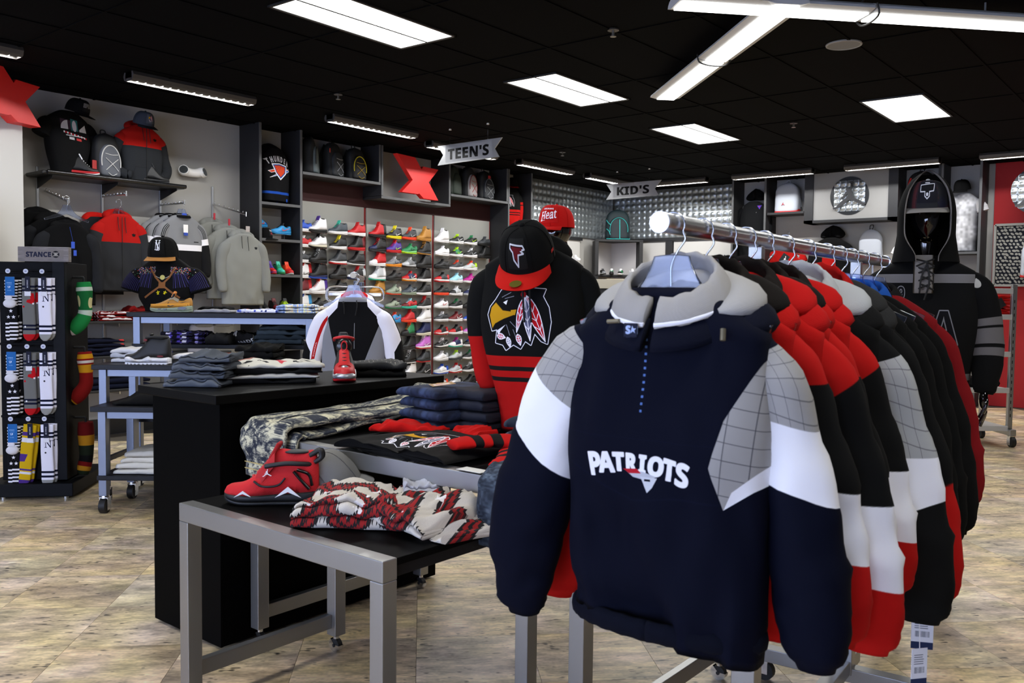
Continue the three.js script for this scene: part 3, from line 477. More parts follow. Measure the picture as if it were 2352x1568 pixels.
function shoeG(kind) {
  if (shoeGeo[kind]) return shoeGeo[kind];
  const K = KIND[kind], N = 30, spring = s => s < .22 ? .014 * (1 - s / .22) ** 2 : s > .92 ? .004 * ((s - .92) / .08) : 0, X = s => (s - .5) * SL;
  const ringSole = (s, a, b, k) => { const w = shoeW(s) * k; return [[w * .9, a], [w, lerp(a, b, .3)], [w * 1.0, lerp(a, b, .75)], [w * .95, b], [0, b], [-w * .95, b], [-w, lerp(a, b, .75)], [-w, lerp(a, b, .3)], [-w * .9, a], [0, a]].map(([z, y]) => V(X(s), y, z)); };
  const ss = [...Array(N + 1)].map((_, i) => 1 - (1 + cos(PI * i / N)) / 2);
  const split = s => .011 + spring(s);
  const ring = s => { const w = shoeW(s) * .95, yb = K.mid(s) - .004, yt = K.top(s), tall = clamp((yt - .1) / .08), r = []; for (let j = 0; j <= 14; j++) { const a = PI * j / 14, h = pow(abs(sin(a)), .8), nar = 1 - .32 * tall * h; r.push(V(X(s), yb + (yt - yb) * h, w * nar * sign(cos(a)) * pow(abs(cos(a)), .62))); } return r; };
  const seg = (a, b, n) => [...Array(n + 1)].map((_, i) => ring(lerp(a, b, i / n)));
  const surf = (s, y) => { const w = shoeW(s) * .95, yb = K.mid(s) - .004, yt = K.top(s), h = clamp((y - yb) / (yt - yb)), tall = clamp((yt - .1) / .08), sa = pow(h, 1 / .8), ca = sqrt(max(0, 1 - sa * sa)); return w * (1 - .32 * tall * h) * pow(ca, .62); };
  const sw = new THREE.Shape(); sw.moveTo(.9, .078); sw.quadraticCurveTo(.72, .064, .56, .047); sw.quadraticCurveTo(.5, .041, .485, .05); sw.quadraticCurveTo(.475, .06, .49, .072); sw.quadraticCurveTo(.43, .06, .445, .047); sw.quadraticCurveTo(.46, .036, .55, .04); sw.quadraticCurveTo(.72, .055, .9, .078);
  const em = [1, -1].map(k => { const g = new THREE.ShapeGeometry(sw, 8), p = g.attributes.position; for (let i = 0; i < p.count; i++) { const s = p.getX(i), y = p.getY(i); p.setXYZ(i, X(s), y, k * (surf(s, y) + .0022)); } if (k < 0) { const q = g.index.array; for (let i = 0; i < q.length; i += 3) { const t = q[i]; q[i] = q[i + 1]; q[i + 1] = t; } } g.computeVertexNormals(); return g; });
  const lace = []; for (let i = 0; i < 5; i++) { const s = .3 + i * .052, y = K.top(s) + .001, w = .024; lace.push(tube([V(X(s), y - .012, w), V(X(s) + .004, y + .001, w * .5), V(X(s), y + .003, 0), V(X(s) + .004, y + .001, -w * .5), V(X(s), y - .012, -w)], .0032, 8, 5)); }
  const ty = K.top(.57);
  const cx = X(.77), cy = K.top(.77);
  return shoeGeo[kind] = {
    outsole: loft(ss.map(s => ringSole(s, spring(s), split(s), 1)), { cap0: true, cap1: true }),
    midsole: loft(ss.map(s => ringSole(s, split(s), max(split(s) + .006, K.mid(s)), 1.03)), { cap0: true, cap1: true }),
    toe_cap: loft(seg(0, .3, 10), { cap0: true }), quarter: loft(seg(.3, .78, 12)), heel_counter: loft(seg(.78, 1, 8), { cap1: true }),
    lining: ell(.045, .007, .024, cx, cy - .001, 0, 16, 8).rotateZ(0), tongue: tr(rbox(.012, .06, .05, 0, 0, 0, .006), X(.545), ty - .004, 0, 0, 0, -.5), laces: merge(lace), emblem: merge(em),
  };
}
const shoeMat = c => mat(typeof c === 'number' ? c : HUE[c], .55);
// code: kind, outsole, midsole, toe, quarter, heel, lace, logo ('-' for none)
function shoe(parentLabel, code, pos, ry = 0, { scale = 1, name = 'sneaker', group, rx = 0, rz = 0, category = 'shoe' } = {}) {
  const [kind, ...c] = code.split(' '), t = thing(name, parentLabel, category, pos, ry, group), G = shoeG(kind);
  t.scale.setScalar(scale); t.rotation.set(rx, ry, rz, 'YXZ');
  [['outsole', c[0]], ['midsole', c[1]], ['toe_cap', c[2]], ['quarter', c[3]], ['heel_counter', c[4]], ['tongue', c[5]], ['laces', c[5]], ['lining', 'k'], ['emblem', c[6]]].forEach(([n, h]) => { if (h && h !== '-') put(t, n, G[n], shoeMat(h)); });
  return t;
}
const ORD = ['first', 'second', 'third', 'fourth', 'fifth', 'sixth', 'seventh', 'eighth', 'ninth', 'tenth', 'eleventh', 'twelfth'];
const WALL = [
  [ // left panel: rows of four, null where the place is hidden
    ['court w w d b b b -|blue and black court sneaker', 'high k k w w w p -|white high-top with purple laces', 'mid w w h h h t -|slate blue mid-top with white sole', 'mid w w r r r r -|plain red mid-top with white sole'],
    ['court w w r r r w -|red court sneaker', 'mid k f w w w k -|white and cream mid-top', 'mid w w k k k y -|black mid-top with white sole', 'high r r k k x k -|black and dark red high-top'],
    ['court w w d d k w -|charcoal court sneaker', 'high k k k k k l -|black high-top with glints', 'mid r w d d d d -|charcoal mid-top with red white sole', 'mid w k k k k k -|black mid-top with white flashes'],
    ['high w w r w r r k|red and white high-top', 'high b n k k k d -|black high-top with blue sole', 'mid k k k k k k -|plain black mid-top', 'mid n k w k l r -|black, white and red laced mid-top'],
    ['high w w r x r k -|dark red high-top', 'high w w w w p o -|white high-top with purple collar', 'mid w w k k k k -|black mid-top with thin white sole', null],
    ['high b b c w c b -|sky blue high-top', 'low f w k k k k -|black low shoe with white sole', null, null],
    [null, 'low w w w w x r -|white low shoe with red laces', null, null], [null, null, null, null], [null, null, null, null], [null, null, null, null], [null, null, null, null], [null, null, null, null]],
  [ // middle panel
    ['high k k r r k r -|red and black high-top', 'mid y y k d k y w|black mid-top with yellow sole', 'mid o o d d d o l|grey mid-top with orange sole', 'high a a a a a a -|wheat boot'],
    ['high d k n k k r -|black high-top with navy toe', 'mid r r p p p r v|purple mid-top with red sole', 'low v z e e e e k|green low shoe with light sole', 'high a d k k k a -|black boot with gold sole'],
    ['high w w w r r r -|white and red high-top', 'low j j g g d l n|grey low shoe with orange sole', 'low k l l g d l -|silver and grey runner', 'high k k k k k k -|all black high-top'],
    ['high t w w l w w -|white and pale grey high-top', 'low k k k k k k -|all black low runner', 'low j f r n r r w|red and navy runner with gum sole', 'high w w k k k k -|black high-top with white sole'],
    ['high a a a a a a -|second wheat boot', 'low o s s s f s k|sage runner with orange sole', 'low s s h h h h l|dark slate runner', 'mid w w k k k k -|black mid-top with wavy white sole'],
    [null, 'low e g s s d d k|sage grey runner with green sole', 'low t t x r r i k|red runner with teal sole', 'mid w w k k k r -|black mid-top with red collar'],
    [null, 'low c c c c c o o|blue low shoe with orange logo', 'mid o o r r k r -|bright red mid-top', 'high w w w w w w -|all white high-top'],
    [null, 'high k k k e k o -|black high-top with green orange bars', null, 'high f f n n n n -|royal blue high-top with cream sole'].map((v, i) => i === 1 ? null : i === 2 ? 'high k k k e k o -|black high-top with green orange bars' : v),
    [null, null, 'high d k k k k k -|black high-top with dark trim', 'high r w q q q w w|pink high-top with white logo'],
    [null, null, 'high w k k k k w -|black high-top with white bars', 'mid r k d d k k k|black mid-top with red sole line'],
    [null, 'low b b b b b b -|blue runner peeking out', 'high w w w w w k -|white high-top, low on the panel', 'mid w k k k k k w|black mid-top with white logo'],
    [null, null, null, null]],
  [ // right panel
    ['high w w w w w w -|all white high-top with strap', 'low w w k k k v w|black runner with red green laces', 'low w w k k k e v|black runner with lime logo', 'low k k d d d d -|dark grey runner'],
    ['court w w w w w w -|all white low court shoe', 'low w w k e k v v|green and black mesh runner', 'low w w k k k w l|black runner with silver logo', 'high k k k k k k -|black boot by the hoodie shoulder'],
    ['court k k k k k k -|all black low court shoe', 'low w w d d d o -|charcoal runner with orange laces', 'low w w l l v o v|light grey runner with lime logo', null],
    ['court r w r d r k -|red and black low court shoe', 'low w w i i i i w|pale blue runner', 'low w w m m m m w|magenta runner', null],
    ['court o o k k k k -|black low shoe with orange sole', 'low w w k l k w -|black and white speckled runner', 'low l l n n n l l|navy runner with grey sole', null],
    ['court l w w w w l r|white court shoe with red logo', 'low w w k k k e -|black runner with green laces', 'low k k k k k k l|black runner with grey logo', null],
    ['court l w d d d w k|dark grey court shoe with white sole', 'low w w x x x x w|maroon runner', 'low w w b b b b w|bright blue runner', null],
    ['low r w r k r k -|red and black cushioned runner', 'low w w r k r k -|dark red runner with white sole', 'low w w q q q q w|lilac runner', null],
    ['low k w k k k w l|black and white cushioned runner', 'low t w w n w m -|white and navy runner', 'low w w k k r b -|black, blue and red runner', null],
    ['low l w w w l w -|white cushioned runner', 'low d d l l l v -|pale green and grey runner', 'low w w k d e e -|dark camouflage and green runner', 'low w k k k k k -|black runner by the hoodie stripe'],
    ['low b w l w b b -|white and royal blue runner', 'low r w l l r r -|grey and bright red runner', 'low w w k k k w -|black runner with white sole bits', 'low k k k k k k -|black low shoe by the red hem'],
    ['low l g j l o r -|grey and orange multicolour runner', 'low r w w l k d -|white runner with red trim', 'low k k k k k k -|plain black runner near the bottom', 'low w x r x r w -|red shoe with white stripes']],
];
WALL.forEach((panel, i) => panel.forEach((row, r) => row.forEach((s, k) => {
  if (!s) return;
  const [code, d] = s.split('|'), side = ['left', 'middle', 'right'][i];
  shoe(`${d}, ${ORD[r]} row, ${ORD[k]} place on the ${side} panel`, code, [SHOE.cols[i][k] - 0.01 + 0.01 * (hash(i, r, k) - .5), SHOE.y(r), SHOE.z - 0.02], 0.16 + 0.12 * (hash(k, r, i) - .5), { scale: 1.06, group: 'sneakers on the shoe panels' });
})));
// loose sneakers in the tall cubby cabinet
const CZ = -8.36;
shoe('blue sneaker with orange logo, upper of two in the cubby', 'low c c b c b k o', [5.86, 2.14, -8.4], -2.6, { rz: -.12 });
shoe('blue sneaker with orange logo in front of cubby, on clear ledge', 'low c c c c c k o', [6.06, 2.07, -8.3], 0.15);
single('acrylic_ledge', 'small clear ledge under the lower blue cubby sneaker', 'ledge', merge([box(.2, .005, .11, 6.05, 2.067, -8.3), box(.2, .055, .005, 6.05, 2.04, -8.352)]), clearPl);
single('acrylic_ledge', 'small clear ledge under the upper blue cubby sneaker', 'ledge', merge([box(.2, .005, .11, 5.86, 2.137, -8.42), box(.2, .13, .005, 5.86, 2.075, -8.472)]), clearPl);
[['y b c n y w -', 'yellow and blue sneaker, leftmost of four facing out'], ['r p r p r p -', 'red and purple sneaker facing out in the cubby row'], ['e e t e t t -', 'teal and green sneaker facing out in the cubby row'], ['l r r o r o -', 'bright red sneaker, rightmost of four facing out']].forEach(([c, l], i) => shoe(l, 'mid ' + c, [5.8 + i * .115, 1.62, -8.3], 1.35, { scale: .92, group: 'sneakers facing out in the cubby' }));
[['r k k k k k -', 'black sneaker, leftmost on the cubby shelf behind folded shirts'], ['k x x k x x -', 'dark red sneaker on the cubby shelf behind folded shirts'], ['k k d v d k -', 'black lime sneaker on the cubby shelf behind folded shirts']].forEach(([c, l], i) => shoe(l, 'mid ' + c, [5.82 + i * .15, 1.21, -8.3], 1.35, { scale: .9, group: 'dark sneakers on the lower cubby shelf' }));
// on the left wall shelf
shoe('black and red high-top on the wall shelf, toe to the right', 'high w r k k k w -', [3.85, 2.483, -8.28], PI - .45);
shoe('black high-top on the wall shelf below the charcoal hoodie', 'high d k k k k k -', [4.55, 2.483, -8.28], PI - .25);
// kids' shoes at the corner
[['court w w w w w w -', 'white toddler boot on the board left of corner', 12.0, 2.0, -8.42, 1.2], ['low k l g k k k -', 'grey children shoe, leftmost in the corner cubby', 12.42, 1.79, -8.16, .9], ['low k k k e k w -', 'black children shoe in the middle of corner cubby', 12.56, 1.79, -8.08, .5], ['low w w k e k w -', 'second black children shoe in the corner cubby', 12.68, 1.79, -7.98, .3], ['court w w w w w w -', 'white children shoe, rightmost in the corner cubby', 12.83, 1.79, -7.83, 1.0]].forEach(([c, l, x, y, z, a]) => shoe(l, c, [x, y, z], a, { scale: .78, name: 'childrens_shoe', group: 'children shoes at the corner' }));
[['low w n k n k q -', 'navy toddler sandal on the corner board'], ['court q q q q w q -', 'pink toddler high-top on the corner board'], ['high k w w k w k -', 'white strapped toddler boot right of the dark post'], ['low x x k x k a -', 'brown toddler shoe right of the dark post'], ['low k k w k k w -', 'black and white toddler shoe above the jacket collar'], ['low w w w w w w -', 'white toddler runner left of the rack upright'], ['high k k k k k k -', 'black toddler boot next to the rack upright']].forEach(([c, l], i) => shoe(l, c, [WX - .1, 1.99, [-8.0, -7.62, -7.15, -6.98, -6.78, -6.58, -6.36][i]], -PI / 2 + .35, { scale: .66, name: 'childrens_shoe', group: 'children shoes on the right corner boards' }));
[['low k k k k k k -', 'black toddler shoe, second row above the collar'], ['low k k m m k m -', 'black and pink toddler shoe by the rack upright'], ['low a a j a j a -', 'orange toddler shoe, third row by the rack upright']].forEach(([c, l], i) => shoe(l, c, [WX - .1, [1.81, 1.81, 1.63][i], [-6.7, -6.4, -6.38][i]], -PI / 2 + .35, { scale: .66, name: 'childrens_shoe', group: 'children shoes on the right corner boards' }));
// wheat sneaker on the tallest stepped table
const onTable = (px, pz, x, z) => V(px, 0, pz).addScaledVector(uDir, x).addScaledVector(vDir, -z);
{
  const p = onTable(3.18, -6.10, .27, -.02), t = shoe('wheat and grey sneaker with air windows on the tallest table', 'low s s a a a k k', [p.x, 1.264, p.z], CAMRY + .05, { scale: 1.03 });
  put(t, 'mudguard', loft([...Array(12)].map((_, i) => { const s = .04 + i / 11 * .92, w = shoeW(s) * .99; return [V((s - .5) * SL, .03, w), V((s - .5) * SL, .055 + .012 * s, w * .99), V((s - .5) * SL, .055 + .012 * s, -w * .99), V((s - .5) * SL, .03, -w)]; }), { cap0: true, cap1: true }), mat(0xc98a2a, .8), 'wheat suede mudguard');
  put(t, 'vamp', loft([...Array(10)].map((_, i) => { const s = .14 + i / 9 * .56, y = KIND.low.top(s) + .0015, w = .034; return [V((s - .5) * SL, y - .018, w), V((s - .5) * SL, y - .004, w * .62), V((s - .5) * SL, y + .0005, 0), V((s - .5) * SL, y - .004, -w * .62), V((s - .5) * SL, y - .018, -w)]; }), { closed: false }), mat(0x8f8878, .85, { side: THREE.DoubleSide }), 'grey suede vamp');
  put(t, 'pull_tab', tr(rbox(.02, .05, .03, 0, 0, 0, .008), .02, .122, 0, 0, 0, -.5), mat(0xe08a3c, .6));
  put(t, 'air_window', merge([[-.065, .021, .012], [-.03, .019, .014], [.085, .028, .03]].flatMap(([x, y, r]) => [1, -1].map(k => new THREE.CylinderGeometry(r, r, .004, 16).scale(1, 1, 1).rotateX(PI / 2).scale(1, .35, 1).translate(x, y, k * (x > 0 ? .0385 : .048))))), mat(0x17191b, .2));
}
{ // black boot with white wavy sole on the middle table
  const p = onTable(2.75, -5.73, .30, -.06), t = shoe('black high boot with thick white sole on the middle table', 'high w w k k k k -', [p.x, .931, p.z], CAMRY, { scale: 1.06, name: 'boot', category: 'boot' });
  put(t, 'sole_wave', loft([...Array(24)].map((_, i) => { const s = .03 + i / 23 * .95, w = shoeW(s) * 1.06, h = .034 + .012 * sin(s * 13) * (s < .6 ? 1 : .2) + .01 * s; return [V((s - .5) * SL, .012, w), V((s - .5) * SL, h, w * 1.0), V((s - .5) * SL, h, -w * 1.0), V((s - .5) * SL, .012, -w)]; }), { cap0: true, cap1: true }), shoeMat('w'), 'white wavy midsole');
  put(t, 'tread', merge([...Array(11)].map((_, i) => { const s = .08 + i * .084; return box(.014, .01, shoeW(s) * 2.02, (s - .5) * SL, .004, 0); })), shoeMat('w'));
  put(t, 'collar', tube([V(.0, .165, .03), V(.05, .17, .033), V(.115, .168, .02), V(.125, .165, 0), V(.115, .168, -.02), V(.05, .17, -.033), V(0, .165, -.03)], .008, 30, 8), mat(0x1c1b19, .7));
  put(t, 'badge', merge([ell(.012, .008, .003, .0, .15, .034), ell(.02, .006, .003, .09, .05, .036)]), shoeMat('x'));
}
{ // red and black basketball shoe on the counter, toe to the camera
  const t = shoe('black and red basketball shoe with silver toe facing the camera', 'high r l r k k k -', [2.63, 1.014, -3.13], 0.9, { scale: 1.06 });
  put(t, 'toe_guard', ell(.035, .016, .046, -.118, .026, 0), mat(0xb4b7bb, .28, { metalness: .6 }), 'silver toe guard');
  put(t, 'toe_wing', loft([...Array(8)].map((_, i) => { const a = i / 7 * 2 - 1; return [V(-.12 + .05 * a * a, .03, a * .05), V(-.105 + .05 * a * a, .068 - .02 * abs(a), a * .047), V(-.085 + .05 * a * a, .072 - .022 * abs(a), a * .042)]; }), { closed: false }), mat(0xaeb1b6, .3, { metalness: .5, side: THREE.DoubleSide }), 'silver peaked toe wing');
  put(t, 'vamp', loft([...Array(9)].map((_, i) => { const s = .2 + i / 8 * .28, y = KIND.high.top(s) + .003, w = .034 - .012 * i / 8; return [V((s - .5) * SL, y - .012, w), V((s - .5) * SL, y, w * .6), V((s - .5) * SL, y + .002, 0), V((s - .5) * SL, y, -w * .6), V((s - .5) * SL, y - .012, -w)]; }), { closed: false }), mat(0xc8191c, .6, { side: THREE.DoubleSide }), 'red vamp');
  put(t, 'collar_band', tube([V(.07, .166, .04), V(.03, .176, .04), V(.004, .182, .02), V(0, .184, 0), V(.004, .182, -.02), V(.03, .176, -.04), V(.07, .166, -.04)], .006, 24, 8), shoeMat('r'), 'red collar band');
  put(t, 'ankle_shield', ell(.014, .036, .034, .0, .142, 0), mat(0x161616, .25)); put(t, 'oval_badge', new THREE.TorusGeometry(.016, .003, 8, 24).scale(.75, 1.25, 1).rotateY(PI / 2).translate(-.015, .145, 0), shoeMat('r'));
  put(t, 'heel_tab', rbox(.02, .06, .04, .12, .17, 0, .009), shoeMat('k'));
}
{ // red high-top on the front table
  const t = shoe('large red suede high-top with white sole flashes on front table', 'high k k r r r r -', [1.765, .701, -2.47], -.86, { scale: 1.08, name: 'high_top' });
  for (const m of t.children) if (['toe_cap', 'quarter', 'heel_counter', 'tongue'].includes(m.name)) m.material = mat(0xc4141a, .82, { bumpMap: weaveM, bumpScale: .0012 });
  const tri = (a, b, h) => [1, -1].map(k => { const g = extrude([[a, .026], [(a + b) / 2, .026 + h], [b, .026], [(a + b) / 2, .028 + h * .45]].reverse(), .003); return g.translate(0, 0, k > 0 ? .0455 : -.0485); });
  put(t, 'sole_flash', merge([...tri(-.105, -.05, .02), ...tri(.02, .1, .034).map(g => g.translate(0, 0, 0))]), shoeMat('w'), 'white sole flash');
  put(t, 'lace_shroud', loft([...Array(8)].map((_, i) => { const s = .36 + i / 7 * .2, y = KIND.high.top(s) + .004, w = .036; return [V((s - .5) * SL, y - .05, w + .004), V((s - .5) * SL, y - .012, w * .95), V((s - .5) * SL, y + .003, 0), V((s - .5) * SL, y - .012, -w * .95), V((s - .5) * SL, y - .05, -w - .004)]; }), { closed: false }), mat(0xa81016, .8, { side: THREE.DoubleSide }), 'dark red lace shroud');
  put(t, 'ankle_strap', tube([V(-.012, .12, .036), V(.05, .13, .041), V(.1, .128, .034), V(.13, .122, 0), V(.1, .128, -.034), V(.05, .13, -.041), V(-.012, .12, -.036)], .0075, 30, 8), shoeMat('k'), 'black ankle strap');
  put(t, 'eyestay', merge([1, -1].map(k => tube([V(-.045, .075, k * .042), V(-.02, .06, k * .0445), V(.03, .064, k * .042), V(.05, .085, k * .04)], .0035, 16, 6))), shoeMat('k'));
  put(t, 'heel_window', merge([1, -1].flatMap(k => [tube([V(.075, .105, k * .0365), V(.1, .075, k * .036), V(.122, .05, k * .033)], .005, 12, 6), tube([V(.085, .11, k * .036), V(.12, .095, k * .031), V(.13, .06, k * .028)], .005, 12, 6)])), mat(0x0a0a0a, .15));
  put(t, 'pull_tab', merge([tube([V(.12, .15, .012), V(.15, .165, .012), V(.155, .145, .012), V(.135, .13, .012)], .008, 16, 8), tube([V(.12, .15, -.012), V(.15, .165, -.012), V(.155, .145, -.012), V(.135, .13, -.012)], .008, 16, 8)]), shoeMat('k'));
  put(t, 'figure_badge', figureShape(.014, .002).translate(-.005, .098, .041), shoeMat('w'), 'white leaping-figure badge');
}
// ---------- garments ----------
const DS = THREE.DoubleSide;
// torso: rings from the neck (y = 0) to the hem (y = -L); canvas uv covers PW x PH metres from the top middle
function torsoGeo(o = {}) {
  const { L = .66, nw = .075, sw = .21, ss = .075, cw = .215, hw = .205, d = .085, db = .06, fold = .008, seed = 1, gather = 0, PW = .6, PH = L, hemTilt = 0, n = 56, rows = 40, nd = .05 } = o, rings = [];
  for (let i = 0; i <= rows; i++) {
    const f = i / rows, y = -L * f, t = -y;
    let w = t < ss ? lerp(nw, sw, pow(t / ss, .85)) : t < .28 ? lerp(sw, cw, sm(ss, .28, t)) : lerp(cw, hw, sm(.28, L, t));
    let kf = t < ss ? lerp(nd, .6 * d + .01, t / ss) : lerp(.6 * d + .01, d, sm(ss, .3, t)), kb = t < ss ? lerp(nd * .7, db, t / ss) : db;
    kf *= 1 - .12 * sm(.5 * L, L, t); const g = gather ? sm(L - .07, L - .035, t) : 0; w *= 1 - .03 * g; kf *= 1 - .12 * g;
    const r = []; for (let j = 0; j < n; j++) {
      const a = j / n * 2 * PI, c = cos(a), s = sin(a), x = w * sign(c) * pow(abs(c), .72); let z = (s > 0 ? kf : -kb) * pow(abs(s), .75);
      const A = fold * sm(.05, .35, t) * (1 + 1.2 * sm(.5 * L, L, t)), e = 1 - pow(abs(c), 3);
      z += A * e * (2 * vnoise(x * 16 + seed * 7.3 + (s > 0 ? 0 : 40), t * 4.5 + seed, seed) - 1) + A * .6 * e * (2 * vnoise(x * 34 + seed, t * 12, seed + 5) - 1);
      let xx = x + fold * .5 * sm(.1, .4, t) * (2 * vnoise(t * 9 + seed, s > 0 ? 1.5 : 3.5, seed + 9) - 1);
      if (g) { z += .005 * g * sin(x * 150 + seed) * sign(s); }
      r.push(V(xx, y + hemTilt * x * f * f, z));
    }
    rings.push(r);
  }
  const last = rings[rings.length - 1].map(p => p.clone().multiply(V(.94, 1, .8)).add(V(0, .02, 0))); rings.push(last);
  return loft(rings, { cap0: true, cap1: true, uv: p => [p.x / PW + .5, 1 + p.y / PH] });
}
// sleeve along [[x, y, z, r], ...]; uv.x runs from the inner to the outer edge as seen from the front, uv.y from cuff to shoulder
function sleeveGeo(pts, o = {}) {
  const { seed = 1, wr = .05, n = 22, rows = 34, flatZ = .8, cuff = 0 } = o, C = new THREE.CatmullRomCurve3(pts.map(p => V(p[0], p[1], p[2]))), R = curve(pts.map((p, i) => [i / (pts.length - 1), p[3]])), rings = [], side = sign(pts[pts.length - 1][0] || 1);
  for (let i = 0; i <= rows; i++) {
    const f = i / rows, p = C.getPoint(f), T = C.getTangent(f), N = V(-T.y, T.x, 0).normalize(); if (N.x * side < 0) N.negate(); const B = V(0, 0, 1).addScaledVector(T, -T.z).normalize();
    let r = R(f); if (cuff) r *= 1 - cuff * sm(.93, .965, f);
    rings.push([...Array(n)].map((_, j) => { const a = j / n * 2 * PI, k = r * (1 + wr * (2 * vnoise(f * 9 + seed, cos(a) * 1.5 + seed, seed) - 1) + wr * .6 * (2 * vnoise(f * 26, cos(a) * 2.5 + sin(a) + 9, seed) - 1)); return p.clone().addScaledVector(N, k * cos(a)).addScaledVector(B, k * flatZ * sin(a)); }));
  }
  let i = 0; const cnt = rings.length;
  return loft(rings, { cap0: true, cap1: true, uv: (p, f, j) => [.5 + .5 * cos(j * 2 * PI), 1 - f] });
}
// band around the neck: profile is an ellipse rx (thickness) x ry (height)
function collarGeo(Rx, Rz, yb, yf, tx, ty, { z0 = 0, gap = 0, lean = 0, n = 44, puff = 0, open = 1 } = {}) {
  const rings = []; for (let i = 0; i <= n; i++) {
    const a = lerp(gap, 2 * PI - gap, i / n) + PI / 2, c = cos(a), s = sin(a), y = lerp(yf, yb, (1 - s) / 2), k = 1 + puff * sin(i * 1.9), r = [];
    for (let j = 0; j < 10; j++) { const b = j / 10 * 2 * PI, q = tx * k * cos(b) - lean * sin(b), h = ty * k * sin(b); r.push(V(c * (Rx + q), y + h, z0 + s * (Rz + q))); }
    rings.push(r);
  }
  return loft(rings, { cap0: true, cap1: true });
}
// hood lying folded on the back and shoulders
function hoodGeo(o = {}) {
  const { Rx = .12, Rz = .07, yb = -.02, yf = -.075, r = .05, flatY = .75, pm = 2.2, z0 = -.01, seed = 1, n = 30, peak = .3 } = o, rings = [];
  for (let i = 0; i <= n; i++) {
    const f = i / n * 2 - 1, a = f * pm, y = lerp(yb, yf, (1 - cos(a)) / 2), k = r * pow(max(.02, 1 - f * f), .5) * (1 + peak * (1 - f * f)), c = V(Rx * sin(a), y, z0 - Rz * cos(a)), out = V(sin(a), 0, -cos(a));
    rings.push([...Array(14)].map((_, j) => { const b = j / 14 * 2 * PI, q = k * (1 + .16 * (vnoise(f * 6 + seed, b * 1.2, seed) - .5)); return c.clone().addScaledVector(out, q * cos(b)).add(V(0, q * flatY * sin(b) - .25 * q * max(0, cos(b)), 0)); }));
  }
  return loft(rings, { cap0: true, cap1: true });
}
const hangerG = (() => {
  const hook = []; for (let i = 0; i <= 14; i++) { const a = -PI * .15 + i / 14 * PI * 1.25; hook.push(V(cos(a) * .026, .026 * sin(a) - .002, 0)); }
  const st = [V(0, -.125, 0), V(0, -.085, 0), V(.012, -.055, 0), V(.028, -.03, 0), ...hook];
  const s = new THREE.Shape(); s.moveTo(-.036, -.066); s.quadraticCurveTo(0, -.06, .036, -.066); s.quadraticCurveTo(.052, -.125, .1, -.155); s.quadraticCurveTo(.16, -.18, .205, -.2); s.lineTo(.2, -.215); s.quadraticCurveTo(.1, -.185, .055, -.168); s.quadraticCurveTo(.02, -.15, 0, -.148); s.quadraticCurveTo(-.02, -.15, -.055, -.168); s.quadraticCurveTo(-.1, -.185, -.2, -.215); s.lineTo(-.205, -.2); s.quadraticCurveTo(-.16, -.18, -.1, -.155); s.quadraticCurveTo(-.052, -.125, -.036, -.066);
  return { hook: tube(st, .0022, 60, 6), arms: new THREE.ExtrudeGeometry(s, { depth: .005, bevelEnabled: true, bevelSize: .002, bevelThickness: .003, bevelSegments: 2, curveSegments: 8 }).translate(0, 0, -.0025) };
})();
const hangerPl = mat(0xd3e0ff, 0.16, { transmission: 1, thickness: 0.004, ior: 1.49, specularIntensity: 0.3 });
const hookWire = mat(0xc9ccd2, .22, { metalness: 1 });
function hanger(label, p, ry, s = 1, group) { const t = thing('clothes_hanger', label, 'hanger', [p.x, p.y, p.z], ry, group); put(t, 'hook', hangerG.hook, hookWire); put(t, 'arms', hangerG.arms, hangerPl); t.scale.setScalar(s); return t; }

// ---------- the jackets on the front rail ----------
const NAVY = '#080b1a', GREYQ = '#a09e9b', WHT = '#eeeef2', RED = '#b3130f', BLK = '#0d0d0c';
function quilt(x, c) { x.strokeStyle = c; x.lineWidth = .0016; for (let i = -30; i < 60; i++) { x.beginPath(); x.moveTo(-.6, i * .034); x.lineTo(.6, i * .034 + .3); x.stroke(); x.beginPath(); x.moveTo(i * .045 - .3, -.2); x.lineTo(i * .045 - .42, 1.2); x.stroke(); } }
